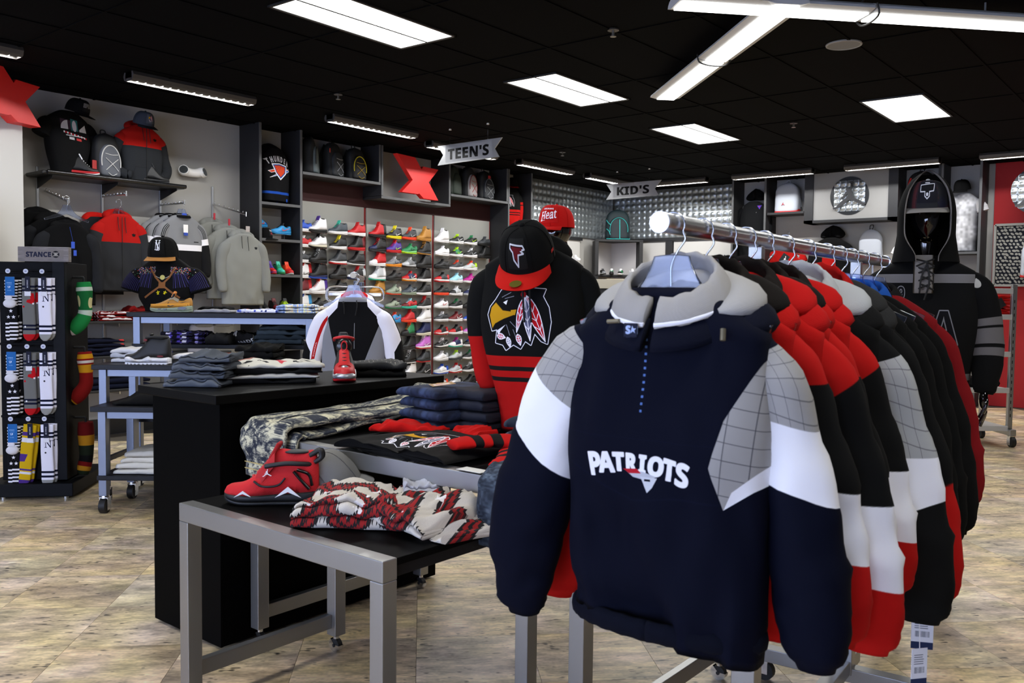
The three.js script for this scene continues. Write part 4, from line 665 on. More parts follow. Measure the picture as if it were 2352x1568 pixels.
// sleeve canvas is 0.3 wide (inner to outer) by 0.7 tall
const sleeveTex = (ppm, bands, q) => print(.3, .7, ppm, x => {
  bands.forEach(([y, y2, c, quilted], i) => { x.save(); const y3 = 1.2, pts = [[-.15, y], [.15, y2], [.15, y3], [-.15, y3]]; poly(x, pts, c); if (quilted) { x.beginPath(); pts.forEach((p, k) => k ? x.lineTo(...p) : x.moveTo(...p)); x.clip(); quilt(x, 'rgba(80,80,84,.75)'); } x.restore(); });
});
const patriots = print(.6, .72, 1900, x => {
  x.fillStyle = NAVY; x.fillRect(-1, 0, 2, 2);
  x.strokeStyle = '#0b0f20'; x.lineWidth = .004; x.beginPath(); x.moveTo(-.26, .355); x.lineTo(-.2, .36); x.lineTo(-.04, .425); x.lineTo(.05, .41); x.lineTo(.17, .41); x.stroke(); x.beginPath(); x.moveTo(-.21, .3); x.lineTo(.15, .3); x.lineWidth = .0018; x.stroke();
  x.lineWidth = .007; x.strokeStyle = '#0a0d1b'; x.beginPath(); x.moveTo(-.022, .04); x.lineTo(-.018, .27); x.stroke(); x.fillStyle = '#5878b8'; for (let i = 0; i < 14; i++) x.fillRect(-.0215, .06 + i * .014, .005, .005);
  x.save(); x.beginPath(); const d = [[.225, .1], [.15, .25], [.128, .34], [.152, .42], [.3, .3], [.3, .1]]; d.forEach((p, i) => i ? x.lineTo(...p) : x.moveTo(...p)); x.closePath(); x.fillStyle = GREYQ; x.fill(); x.clip(); quilt(x, 'rgba(78,78,82,.8)'); x.restore();
  poly(x, [[.152, .42], [.165, .385], [.3, .265], [.3, .33], [.2, .385]], WHT);
  const T = 'PATRIOTS'; x.save(); for (let i = 0; i < 8; i++) { const t = i / 7 * 2 - 1; word(x, T[i], -.022 + t * .098, .347 + .012 * t * t, .034 + .013 * t * t, WHT, { k: .92, stroke: WHT, lw: .0042, rot: .16 * t }); } x.restore();
  poly(x, [[-.05, .365], [-.005, .362], [.022, .37], [.006, .378], [-.03, .376]], '#b9bcc4'); poly(x, [[-.055, .363], [-.02, .358], [-.01, .366], [-.04, .37]], '#b3202c'); poly(x, [[-.012, .372], [.024, .372], [.014, .392], [.004, .403], [-.004, .386]], '#c9ccd2'); x.fillStyle = NAVY; x.fillRect(-.002, .376, .012, .004);
});
const navySl = sleeveTex(1200, [[0, 0, NAVY], [.03, .05, GREYQ, 1], [.2, .17, WHT], [.32, .27, NAVY]]), navySlR = sleeveTex(1200, [[0, 0, NAVY], [.02, .07, GREYQ, 1], [.17, .23, WHT], [.27, .34, NAVY]]);
const bumped = t => new THREE.MeshPhysicalMaterial({ map: t, bumpMap: t, bumpScale: .0012, roughness: .8, specularIntensity: .15 });
const ways = {
  navy: { body: bumped(patriots), sl: bumped(navySl), sr: bumped(navySlR), hood: cloth(0x080b1a), lining: cloth(0xa09e9b), piping: cloth(0xeeeef4), collar: cloth(0x9b9894) },
  red: { body: cloth(0xb3130f), sl: printed(sleeveTex(700, [[0, 0, RED], [.13, .17, BLK], [.3, .34, WHT], [.41, .46, RED]])), hood: cloth(0xb3130f), lining: cloth(0x16120f), piping: cloth(0xe9e6ec), collar: cloth(0x17130f) },
  red2: { body: cloth(0xb3130f), sl: printed(sleeveTex(700, [[0, 0, RED], [.2, .16, BLK], [.33, .35, WHT], [.46, .5, RED]])), hood: cloth(0xb01210), lining: cloth(0xb01210), piping: cloth(0xe9e6ec), collar: cloth(0x1b1714) },
  black: { body: cloth(0x0d0d0c), sl: printed(sleeveTex(900, [[0, 0, BLK], [.08, .12, '#a5a6a4', 1], [.28, .3, WHT], [.4, .37, BLK]])), hood: cloth(0x10100f), lining: cloth(0xa9abaa), piping: cloth(0xe6e6e8), collar: cloth(0xa9abaa) },
  blackred: { body: cloth(0x0d0d0d), sl: printed(sleeveTex(300, [[0, 0, BLK], [.4, .36, RED]])), hood: cloth(0x2b2b2a), lining: cloth(0x2b2b2a), piping: cloth(0x222222), collar: cloth(0xa41410) },
  plain: { body: cloth(0x0c0c0b), sl: cloth(0x0c0c0b), collar: cloth(0x1f4f9f), rib: 1 },
  knit: { body: cloth(0x7c1216), sl: cloth(0x7c1216), collar: cloth(0x171615), rib: 1 },
};
const JT = { L: .7, nw: .08, sw: .205, ss: .085, cw: .22, hw: .21, d: .1, db: .075, fold: .018, gather: 1, PW: .6, PH: .72 };
const jacketG = [3, 8].map((seed, i) => ({
  torso: torsoGeo({ ...JT, seed, hemTilt: -.17 }),
  left: sleeveGeo([[-.15, -.1, 0, .05], [-.225, -.18, 0, .078], [-.29, -.34, .005, .088], [-.335, -.53, .012, .088], [-.345, -.68, .01, .068], [-.345, -.74, .01, .05]], { seed, cuff: .24, wr: .11 }),
  right: sleeveGeo([[.145, -.1, -.01, .05], [.195, -.18, -.03, .066], [.24, -.35, -.045, .076], [.275, -.53, -.045, .082], [.295, -.66, -.04, .066], [.298, -.73, -.035, .048]], { seed: seed + 3, cuff: .24, wr: .11 }),
  hood: hoodGeo({ Rx: .15, Rz: .09, yb: -.025, yf: -.1, r: .066, seed, pm: 2.3, flatY: .62 }), lining: hoodGeo({ Rx: .14, Rz: .1, yb: .005, yf: -.06, r: .054, seed: seed + 2, pm: 2.15, flatY: .6 }),
  collar: collarGeo(.106, .084, .046, -.05, .012, .031, { lean: .016, gap: .1, puff: .09 }), piping: collarGeo(.124, .101, .022, -.074, .004, .005, { gap: .09 }), shell: collarGeo(.119, .097, .0, -.094, .011, .034, { gap: .08, lean: .018 }), rib: collarGeo(.082, .07, .02, -.035, .012, .03, { lean: .014, gap: .1 }),
}));
function jacket(label, way, s, o = {}) {
  const W = ways[way], p = railAt(s, RY - .128), t = thing('jacket', label, 'jacket', [p.x, p.y, p.z], RAILRY + (o.turn || 0), 'jackets on the chrome rail'), G = jacketG[o.g || 0];
  t.scale.set(o.w || 1, o.h || 1, o.d || (s ? .74 : 1));
  put(t, 'torso', G.torso, W.body); put(t, 'sleeve', G.left, W.sl); put(t, 'sleeve', G.right, W.sr || W.sl);
  if (W.rib) put(t, 'collar', G.rib, W.collar, 'ribbed collar');
  else { put(t, 'hood', G.hood, W.hood); put(t, 'hood_lining', G.lining, W.lining); put(t, 'collar', G.collar, W.collar); put(t, 'collar_shell', G.shell, W.hood); put(t, 'piping', G.piping, W.piping); }
  hanger('clear hanger holding the ' + o.short, railAt(s, RY), RAILRY + (o.turn || 0) + .05, 1, 'clear hangers on the chrome rail').position.y += .0;
  return t;
}
{
  const t = jacket('navy pullover jacket with white arched lettering, nearest on the rail', 'navy', 0, { short: 'navy lettered jacket', turn: 0 });
  put(t, 'drawcord_toggle', rod(V(-.098, -.07, .086), V(-.07, -.068, .09), .0045, 10), mat(0x77705c, .4, { metalness: .5 }));
  put(t, 'drawcord_toggle', rod(V(.14, -.078, .072), V(.142, -.1, .078), .0055, 10), mat(0x77705c, .4, { metalness: .5 }));
  put(t, 'zip_pull', rbox(.03, .028, .004, -.034, -.085, .11, .003), printed(print(.03, .028, 2000, x => { x.fillStyle = '#10152a'; x.fillRect(-1, 0, 2, 1); word(x, 'S', -.005, .013, .016, '#a9bbe0', { stroke: '#a9bbe0', lw: .002 }); poly(x, [[.004, .004], [.007, .01], [.013, .01], [.009, .014], [.011, .02], [.006, .016], [.001, .02], [.002, .013]], '#a9bbe0'); }), .6));
  put(t, 'hem_band', collarGeo(.205, .083, -.685, -.685, .012, .022, { puff: .05, n: 90 }), cloth(0x070a17), 'gathered navy hem');
}
jacket('red, black and white jacket right behind the navy lettered one', 'red', .15, { short: 'first red jacket', w: 1.0, g: 1, turn: .03 });
jacket('red jacket with the widest white sleeve band on the rail', 'red2', .29, { short: 'second red jacket', w: 1.12, h: 1.06, turn: -.05 });
jacket('red jacket with white collar stripe, third of the red ones', 'red', .42, { short: 'third red jacket', g: 1, h: 1.02 });
jacket('red jacket farthest along, next to the black quilted one', 'red2', .55, { short: 'fourth red jacket', w: 1.05, turn: .04 });
const tagged = [jacket('black jacket with grey quilted and white sleeve panels', 'black', .72, { short: 'black quilted jacket', w: 1.22, h: 1.14, turn: -.04 })];
tagged.push(jacket('black jacket with red lower sleeves behind the quilted one', 'blackred', .92, { short: 'black and red jacket', w: 1.18, h: 1.16, g: 1 }));
['plain black jacket with blue ribbed collar, first of its kind', 'plain black jacket with blue ribbed collar, second of its kind', 'plain black jacket with blue ribbed collar, third of its kind', 'plain black jacket with blue ribbed collar, last of its kind'].forEach((l, i) => jacket(l, 'plain', 1.12 + i * .15, { short: ['first', 'second', 'third', 'fourth'][i] + ' blue-collared jacket', g: i % 2, w: 1.0 + .02 * i, h: 1.1, turn: .03 * (i % 2 ? 1 : -1) }));
jacket('dark red knitted jacket at the far end of the rail', 'knit', 1.76, { short: 'dark red knitted jacket', w: 1.06, h: 1.02 });
{ // paper tags hanging below two black sleeves
  const tex = print(.05, .085, 2400, x => { x.fillStyle = '#d9dbe2'; x.fillRect(-1, 0, 2, 1); x.fillStyle = '#26304f'; x.fillRect(-.025, .068, .05, .02); x.fillStyle = '#555b66'; for (let i = 0; i < 5; i++) x.fillRect(-.018, .014 + i * .005, .02 + .012 * hash(i, 1), .0016); for (let i = 0; i < 14; i++) x.fillRect(-.016 + i * .0024, .042, .0006 + .0012 * hash(i, 2), .014); });
  for (const [j, x, y, ry] of [[tagged[0], .30, -.83, 1.1], [tagged[1], .285, -.80, .55]]) { const c = put(j, 'price_tag', box(.052, .085, .0012).rotateY(ry).translate(x, y, -.03), printed(tex, .7), 'white and navy paper price tag'); put(c, 'thread', rod(V(x, y + .04, -.03), V(x - .004, -.7, -.035), .0008, 5), whitePl); }
}
// ---------- caps, heads, dressed forms, hung tops ----------
function capParts(t, o) {                                             // local: front is +z, y = 0 at the sweat band
  const { crown, brim, button = crown, patch, tilt = 0, flat = .004, under = brim } = o, g = new THREE.Group(); g.name = 'cap'; const N = 28, rings = [];
  const P = (az, f, off = 0) => { const h = f * PI / 2, r = pow(cos(h), .62), front = max(0, cos(az)), y = .118 * pow(sin(h), .92) * (1 + .1 * front * sin(2 * h)); return V(sin(az) * (.088 + off) * r, y + off * sin(h), cos(az) * (.103 + off) * r + .006 * front * sin(h)); };
  for (let i = 0; i <= 12; i++) rings.push([...Array(N)].map((_, j) => P(-j / N * 2 * PI, i / 12)));
  put(t, 'crown', loft(rings, {}), crown);
  put(t, 'button', ell(.009, .006, .009, 0, .121, 0, 10, 8), button);
  const seams = []; for (let k = 0; k < 6; k++) seams.push(tube([...Array(7)].map((_, i) => P(k * PI / 3 + PI / 6, i / 6.2, .0006)), .0012, 12, 4)); put(t, 'seam', merge(seams), crown);
  const top = [], bot = []; for (let i = 0; i <= 20; i++) { const a = (i / 20 * 2 - 1) * 1.18; top.push(P(a, .0, .001)); const k = 1 - pow(abs(a) / 1.3, 3); bot.push(V(sin(a) * (.094 + .012 * k), -.012 * k - flat * (1 - cos(a)) * 6, cos(a) * .105 + .068 * k)); }
  const r2 = top.map((p, i) => [p.clone().add(V(0, .003, 0)), p.clone().lerp(bot[i], .5).add(V(0, .004, 0)), bot[i].clone().add(V(0, .0015, 0)), bot[i].clone().add(V(0, -.0015, 0)), p.clone().lerp(bot[i], .5), p.clone().add(V(0, -.001, 0))]);
  const b = put(t, 'brim', loft(r2, { cap0: true, cap1: true }), brim);
  if (patch) { const pg = [], { w = .75, lo = .12, hi = .62, az = 0 } = patch; for (let i = 0; i <= 8; i++) pg.push([...Array(13)].map((_, j) => P(az + (j / 12 * 2 - 1) * w, lerp(lo, hi, i / 8), .0016))); put(t, 'badge', loft(pg, { closed: false, uv: (p, f, j) => [j * 13 / 12, f] }), patch.m); }
}
function cap(label, pos, rot, o) { const t = thing('cap', label, 'cap', pos); t.rotation.set(...rot, 'YXZ'); capParts(t, o); t.scale.setScalar(o.scale || 1.06); return t; }
const badge = (ppm, w, h, draw) => { const m = printed(print(w, h, ppm, draw), .8); m.transparent = false; return m; };
// egg-shaped mannequin head with a hint of brow, nose and chin; centre of the head at y = 0, face to +z
const headG = (() => { const R = []; for (let i = 0; i <= 22; i++) { const f = i / 22, y = lerp(-.125, .12, f), k = sqrt(max(.0004, 1 - pow(abs(f * 2 - 1), 2.3))); R.push([...Array(28)].map((_, j) => { const a = j / 28 * 2 * PI, c = cos(a), s = sin(a), w = .074 * k * lerp(.72, 1, sm(.05, .5, f)), front = .088 * k * lerp(.95, 1, f), back = .1 * k * lerp(.5, 1, sm(0, .55, f)); let z = s > 0 ? s * front : s * back; if (s > 0) { const x = abs(c); z += .016 * Math.exp(-x * x * 60) * sm(.3, .42, f) * (1 - sm(.52, .6, f)) + .007 * Math.exp(-x * x * 16) * sm(.02, .12, f) * (1 - sm(.14, .25, f)) - .008 * Math.exp(-((x - .42) ** 2) * 40) * sm(.45, .52, f) * (1 - sm(.56, .64, f)); } return V(c * w, y, z); })); } return loft(R, { cap0: true, cap1: true }); })();
const neckG = loft([[0, .062], [.05, .054], [.12, .052], [.18, .055]].map(([y, r]) => [...Array(20)].map((_, j) => { const a = j / 20 * 2 * PI; return V(cos(a) * r, y, sin(a) * r * .95); })), { cap0: true, cap1: true });
function handG() {                                                     // relaxed hand pointing down, thumb to +z
  const f = [ell(.02, .048, .04, 0, -.05, 0, 14, 10)]; [[.028, -.085, .036], [.01, -.094, .044], [-.009, -.092, .04], [-.027, -.082, .032]].forEach(([z, y, l]) => f.push(tube([V(0, y, z), V(.006, y - l * .5, z * 1.05), V(-.001, y - l, z * 1.02), V(-.012, y - l * 1.7, z)], .0085, 10, 8)));
  f.push(tube([V(.004, -.03, .03), V(.006, -.055, .055), V(0, -.085, .06), V(-.008, -.105, .056)], .0095, 10, 8)); return merge(f);
}
const armPts = (sw, o = {}) => s => [[s * (sw - .055), -.1, 0, .045], [s * (sw), -.16, .0, .066], [s * (sw + .035), -.3, .0, .066], [s * (sw + .05), -.45, o.fz ?? .02, .058], [s * (sw + .045), -.58, o.fz2 ?? .045, .048], [s * (sw + .04), -.62, o.fz2 ?? .05, .04]];
// a shirt, hoodie or tee with its parts; local y = 0 at the neck
function top(name, label, cat, pos, ry, o = {}) {
  const t = thing(name, label, cat, pos, ry, o.group), g = { seed: 2, ...(o.g || {}) }, sw = g.sw ?? .21;
  put(t, 'torso', torsoGeo(g), o.body);
  if (o.sleeve !== 'none') for (const s of [-1, 1]) {
    const P = o.sleeve === 'short' ? [[s * (sw - .055), -.11, 0, .05], [s * (sw + .005), -.15, 0, .074], [s * (sw + .045), -.22, .0, .085], [s * (sw + .055), -.25, 0, .084]] : o.pts ? o.pts(s) : armPts(sw)(s);
    const m = put(t, 'sleeve', sleeveGeo(P, { seed: (g.seed || 1) + s, cuff: o.sleeve === 'short' ? 0 : .15, wr: o.wr ?? .06, flatZ: o.flatZ ?? .75 }), (s > 0 ? o.sr : o.sl) || o.sl || o.body);
  }
  if (o.hood) put(t, 'hood', hoodGeo({ Rx: .1, Rz: .07, yb: .01, yf: -.05, r: .05, seed: g.seed, ...(o.hoodO || {}) }), o.hood);
  if (o.collar) put(t, 'collar', collarGeo(.082, .06, .008, -.02, .011, .016, { lean: .01, ...(o.collarO || {}) }), o.collar);
  if (o.cords) put(t, 'drawstring', merge([-.035, .035].map((x, i) => tube([V(x, -.03, (g.d ?? .085) * .85), V(x - .003, -.09, (g.d ?? .085) * 1.04), V(x + .004, -.16 - .02 * i, (g.d ?? .085) * 1.08)], .0032, 12, 6))), o.cords);
  if (o.zip) put(t, 'zip', merge([rbox(.006, (g.L ?? .66) - .04, .004, 0, -(g.L ?? .66) / 2 - .01, (g.d ?? .085) * .98 + .004, .002)]), o.zip);
  if (o.scale) t.scale.setScalar(o.scale);
  return t;
}
const pr = (w, h, ppm, base, fn) => printed(print(w, h, ppm, fn || (() => { }), base), .9);
const trefoil = (x, cx, cy, s, c) => { x.fillStyle = c; for (const a of [-.65, 0, .65]) { x.save(); x.translate(cx, cy + s * .25); x.rotate(a); x.beginPath(); x.ellipse(0, -s * .45, s * .2, s * .45, 0, 0, 7); x.fill(); x.restore(); } x.fillRect(cx - s * .45, cy + s * .15, s * .9, s * .1); };
const figure2d = (x, cx, cy, s, c) => { poly(x, jumpPts.map(([a, b]) => [cx + a * s, cy - b * s]), c); x.beginPath(); x.arc(cx + .14 * s, cy - .97 * s, .09 * s, 0, 7); x.fillStyle = c; x.fill(); };
// the bird's head with feathers, drawn in a unit box about (cx, cy), s = half height
function bird(x, cx, cy, s) {
  const Q = (pts, f, st, lw) => poly(x, pts.map(([a, b]) => [cx + a * s, cy + b * s]), f, st, lw && lw * s);
  const out = [[-.2, -1], [.35, -.95], [.8, -.92], [.72, -.7], [.92, -.35], [1, .1], [.9, .78], [.72, .7], [.5, .45], [.38, .82], [.2, .7], [.05, .95], [-.18, .82], [-.42, 1], [-.52, .84], [-.76, .78], [-.72, .35], [-.9, .4], [-1.05, -.1], [-.98, -.35], [-.8, -.58], [-.62, -.88]];
  Q(out, '#0c0c0d', '#ecebee', .07); Q(out, '#0c0c0d', '#1b1d33', .022);
  Q([[-.8, -.5], [-.55, -.25], [-.3, -.22], [-.18, -.1], [-.5, .02], [-.62, .08], [-.8, .18], [-.9, .34], [-1, -.08], [-.95, -.34]], '#c99418', '#3a2a08', .015); Q([[-.28, -.26], [-.1, -.28], [-.14, -.1], [-.3, -.12]], '#c99418');
  Q([[-.55, -.5], [-.4, -.58], [-.44, -.42]], '#f4f4f4'); x.strokeStyle = '#8c8e98'; x.lineWidth = .02 * s; for (const [a, b, c, d] of [[-.6, -.66, -.3, -.82], [-.5, -.62, -.2, -.7], [-.3, .1, -.1, .3], [-.42, .2, -.3, .55], [-.2, .35, -.1, .6], [.02, -.2, -.06, .2]]) { x.beginPath(); x.moveTo(cx + a * s, cy + b * s); x.lineTo(cx + c * s, cy + d * s); x.stroke(); }
  Q([[-.74, .4], [-.44, .2], [-.62, .42], [-.68, .58]], '#e9e9ee');
  const feather = (p0, p1, w, c) => { const dx = p1[0] - p0[0], dy = p1[1] - p0[1], L = hypot(dx, dy), nx = -dy / L, ny = dx / L, pts = []; for (let i = 0; i <= 8; i++) { const f = i / 8, k = w * sin(PI * pow(f, .75)); pts.push([p0[0] + dx * f + nx * k, p0[1] + dy * f + ny * k]); } for (let i = 8; i >= 0; i--) { const f = i / 8, k = w * sin(PI * pow(f, .75)); pts.push([p0[0] + dx * f - nx * k, p0[1] + dy * f - ny * k]); } Q(pts, c, '#eeeaf0', .03); x.strokeStyle = '#eeeaf0'; x.lineWidth = .024 * s; x.beginPath(); x.moveTo(cx + p0[0] * s, cy + p0[1] * s); x.lineTo(cx + p1[0] * s, cy + p1[1] * s); x.stroke(); for (const f of [.35, .55, .75]) for (const k of [-1, 1]) { x.beginPath(); x.moveTo(cx + (p0[0] + dx * f) * s, cy + (p0[1] + dy * f) * s); x.lineTo(cx + (p0[0] + dx * (f - .12) + nx * w * .8 * k) * s, cy + (p0[1] + dy * (f - .12) + ny * w * .8 * k) * s); x.stroke(); } };
  feather([.2, -.72], [.84, .72], .17, '#b3131c'); feather([.16, -.66], [.36, .7], .13, '#5d5f78'); feather([.12, -.66], [-.08, .44], .1, '#c02030'); feather([-.72, .55], [-.45, .62], .09, '#c02030'); feather([-.05, .5], [.05, .85], .08, '#c02030'); feather([-.38, .6], [-.28, .92], .07, '#8b8da0');
  x.beginPath(); x.arc(cx + .1 * s, cy - .76 * s, .09 * s, 0, 7); x.fillStyle = '#8f1016'; x.fill();
}
const hawkBody = (ppm, L) => pr(.6, L, ppm, '#0b0b0a', x => { const a = L * .565; x.fillStyle = '#b2130f'; x.fillRect(-1, a, 2, 2); x.fillStyle = '#131211'; x.fillRect(-1, a + L * .06, 2, L * .022); x.fillRect(-1, a + L * .115, 2, L * .022); bird(x, -.045, L * .36, L * .16); });

// wall at the left: hung tops
const charcoalC = cloth(0x1e1f22), blackC = cloth(0x0a0a0b), redC = cloth(0xb2160f), greyC = cloth(0x77787a), whiteC = cloth(0xe6e4e6), cordM = mat(0x0c0c0c, .8);
const WALLTOP = { L: .74, sw: .2, cw: .23, hw: .235, ss: .08, d: .06, db: .04, fold: .008, PW: .6, PH: .74 };
[['rearmost black hoodie with charcoal sleeves on the left wall arm', 0], ['middle black hoodie with charcoal sleeves on the left wall arm', 1], ['foremost black hoodie with charcoal sleeves and blue swing tag', 2]].forEach(([l, i]) => {
  const t = top('hoodie', l, 'hoodie', [3.52 + i * .06, 2.12 - i * .05, -8.42 + i * .14], -.1, { g: { ...WALLTOP, seed: 3 + i }, body: blackC, sl: charcoalC, hood: blackC, group: 'dark hoodies on the left wall' });
  if (i === 2) put(t, 'swing_tag', merge([rbox(.03, .06, .003, .02, -.2, .085, .001), rbox(.026, .05, .003, .035, -.27, .09, .001), rod(V(.0, -.04, .07), V(.02, -.17, .085), .001, 5)]), mat(0x2a4fb8, .5));
});
const zipTex = pr(.6, .74, 700, '#2a2b2e', x => { x.fillStyle = '#a3140f'; x.fillRect(-1, 0, 2, .27); trefoil(x, .12, .2, .035, '#141414'); });
const zipSl = printed(sleeveTex(300, [[0, 0, '#a3140f'], [.17, .17, '#2a2b2e']]), .9);
top('hoodie', 'second red and charcoal hoodie half hidden behind another', 'hoodie', [4.08, 2.12, -8.46], 0, { g: { ...WALLTOP, seed: 9 }, body: charcoalC, sl: charcoalC, hood: redC });
top('hoodie', 'red-yoked charcoal zip hoodie hung on the wall arm', 'hoodie', [4.2, 2.15, -8.3], 0, { g: { ...WALLTOP, seed: 5 }, body: zipTex, sl: zipSl, hood: cloth(0xa3140f), zip: cordM, cords: cordM });
const crewTex = pr(.6, .74, 800, '#121213', x => { x.fillStyle = '#7c7d7f'; x.fillRect(-1, 0, 2, .3); x.fillStyle = '#e9e7ea'; x.fillRect(-1, .3, 2, .06); x.fillStyle = '#161616'; x.fillRect(.1, .265, .055, .009); });
const crewSl = printed(print(.3, .7, 600, x => { x.fillStyle = '#7c7d7f'; x.fillRect(-1, 0, 2, 1); x.fillStyle = '#101010'; for (const k of [-.02, .015, .05]) x.fillRect(k, 0, .016, .22); x.fillStyle = '#e9e7ea'; x.fillRect(-1, .22, 2, .06); x.fillStyle = '#121213'; x.fillRect(-1, .28, 2, 1); }), .9);
[['third grey, white and black sweater deep behind the first', 2], ['second grey, white and black sweater behind the first', 1], ['foremost grey, white and black striped sweater on wall', 0]].forEach(([l, i]) => {
  const t = top('sweater', l, 'sweater', [4.83 - i * .05, 2.19 - i * .0, -8.26 - i * .08], .02 * i, { g: { ...WALLTOP, seed: 4 + i }, body: crewTex, sl: crewSl, collar: blackC, group: 'striped sweaters on the left wall' });
  if (!i) { const g = put(t, 'swing_tag', rbox(.05, .08, .003, .0, -.14, .075, .001), whitePl, 'white and blue swing tag'); put(g, 'tag_foot', rbox(.044, .03, .004, 0, -.195, .076, .001), mat(0x1e3fa0, .5)); put(t, 'neck_label', rbox(.05, .04, .003, .0, -.005, .052, .001), mat(0x2446b0, .6)); }
});
const greyTex = pr(.6, .74, 300, '#84857f', x => trefoil(x, .13, .15, .03, '#1b1c1e'));
[['rearmost plain grey hoodie with a red size clip', 0], ['middle plain grey hoodie with a red size clip', 1], ['foremost plain grey hoodie with black drawstrings', 2]].forEach(([l, i]) => {
  const t = top('hoodie', l, 'hoodie', [5.3 + i * .1, 2.16 - i * .06, -8.44 + i * .12], -.15, { g: { ...WALLTOP, seed: 6 + i, L: .76, PH: .76 }, body: greyTex, sl: cloth(0x80817c), hood: cloth(0x80817c), cords: cordM, group: 'plain grey hoodies on the left wall' });
  if (i < 2) put(t, 'size_clip', rbox(.02, .07, .012, .0, .06, .03, .003), mat(0xb01c30, .5)); else put(t, 'paper_tag', rbox(.045, .06, .003, .03, .05, .06, .001), mat(0xa9a09a, .7));
});
// arms and hangers for them
[[3.62, 2.33, 'left wall arm carrying the dark hoodies'], [4.16, 2.33, 'wall arm carrying the red-yoked hoodies'], [4.76, 2.3, 'wall arm carrying the striped sweaters'], [5.36, 2.36, 'sloping wall arm carrying the plain grey hoodies']].forEach(([x, y, l], i) => {
  const t = thing('garment_hook', l, 'garment hook', [x, y, WZ + .014]); const s = i % 3 ? 0 : -.12; put(t, 'bar', rod(V(0, 0, 0), V(i === 3 ? .14 : .03, s, .4), .009, 10), chrome); put(t, 'stud', merge([...Array(7)].map((_, k) => ell(.006, .009, .006, (i === 3 ? .14 : .03) * k / 7, s * k / 7 + .012, .4 * k / 7 + .03, 8, 6))), chrome); put(t, 'end_plate', rbox(.012, .05, .006, i === 3 ? .14 : .03, s + .006, .402, .002), chrome);
});
[[3.64, 2.24, -8.14, 'dark foremost hoodie'], [4.2, 2.27, -8.3, 'red-yoked zip hoodie'], [4.83, 2.31, -8.26, 'foremost striped sweater']].forEach(([x, y, z, l]) => hanger('clear hanger holding the ' + l, V(x, y, z), 0, .95, 'clear hangers on the left wall'));

// ---------- dressed forms ----------
const FORM = { L: .62, sw: .2, cw: .215, hw: .2, ss: .08, d: .11, db: .09, fold: .006, PW: .6, PH: .62 };
const artTee = pr(.6, .62, 1000, '#0d0d0e', x => { poly(x, [[-.12, .09], [-.02, .1], [-.02, .19], [-.12, .18]], '#3b2a38'); poly(x, [[-.02, .08], [.05, .09], [.05, .2], [-.02, .2]], '#2a6666'); x.fillStyle = '#c9c5cd'; x.beginPath(); x.ellipse(-.05, .19, .07, .09, 0, PI, 1.5 * PI); x.lineTo(-.05, .19); x.fill(); x.beginPath(); x.ellipse(.015, .15, .022, .055, 0, 0, 7); x.fill(); poly(x, [[.06, .18], [.13, .12], [.14, .2], [.06, .2]], '#d8d6da'); for (let i = 0; i < 14; i++) { x.fillStyle = i % 2 ? '#b3202c' : '#e3dfe3'; x.fillRect(-.1 + i * .017, .21 + .003 * i, .012, .018); } x.fillStyle = '#cfd4d6'; x.fillRect(-.08, .245, .19, .008); poly(x, [[-.05, .262], [0, .265], [0, .29], [-.05, .287]], '#b9b9bd'); poly(x, [[.02, .266], [.07, .27], [.07, .295], [.02, .29]], '#c23a3a'); });
top('t_shirt', 'black art-print tee on a torso form, top left shelf', 't-shirt', [3.76, 3.06, -8.38], .2, { g: { ...FORM, seed: 3, L: .575, PH: .575, hw: .15 }, body: artTee, sl: blackC, sleeve: 'short' });
cap('black cap with white lettering on the top left torso', [3.81, 3.05, -8.29], [.3, .5, 0], { crown: blackC, brim: blackC, patch: { w: .6, m: badge(2400, .1, .07, x => { x.fillStyle = '#111'; x.fillRect(-1, 0, 2, 1); word(x, 'SPURS', 0, .032, .026, '#9b9da3', { k: .9, stroke: '#d7d8dc', lw: .003 }); word(x, 'SPURS', 0, .032, .026, '#1a1a1c', { k: .9 }); }) } });
const shelfHood = pr(.6, .62, 700, '#26282b', x => { x.fillStyle = '#a8160f'; x.fillRect(-1, 0, 2, .22); trefoil(x, .11, .14, .034, '#16110f'); x.strokeStyle = '#17181b'; x.lineWidth = .003; x.beginPath(); x.moveTo(-.16, .62); x.lineTo(-.11, .42); x.lineTo(.11, .42); x.lineTo(.16, .62); x.stroke(); });
top('hoodie', 'red-yoked charcoal hoodie on a torso form, top left shelf', 'hoodie', [4.46, 3.04, -8.37], .05, { g: { ...FORM, seed: 7, L: .555, PH: .62, hw: .2 }, body: shelfHood, sl: printed(sleeveTex(300, [[0, 0, '#a8160f'], [.16, .16, '#26282b']]), .9), hood: cloth(0xa8160f), zip: cordM, cords: cordM, pts: s => [[s * .145, -.1, 0, .045], [s * .2, -.16, 0, .064], [s * .26, -.3, -.02, .06], [s * .28, -.42, 0, .055], [s * .2, -.5, .07, .045], [s * .15, -.5, .1, .04]] });
cap('grey and navy cap with small crest on the hooded torso', [4.45, 3.04, -8.29], [.3, .1, 0], { crown: cloth(0x3c4049), brim: cloth(0x25262a), patch: { w: .45, m: badge(1600, .08, .06, x => { x.fillStyle = '#4a4d55'; x.fillRect(-1, 0, 2, 1); bird(x, 0, .03, .022); }) } });
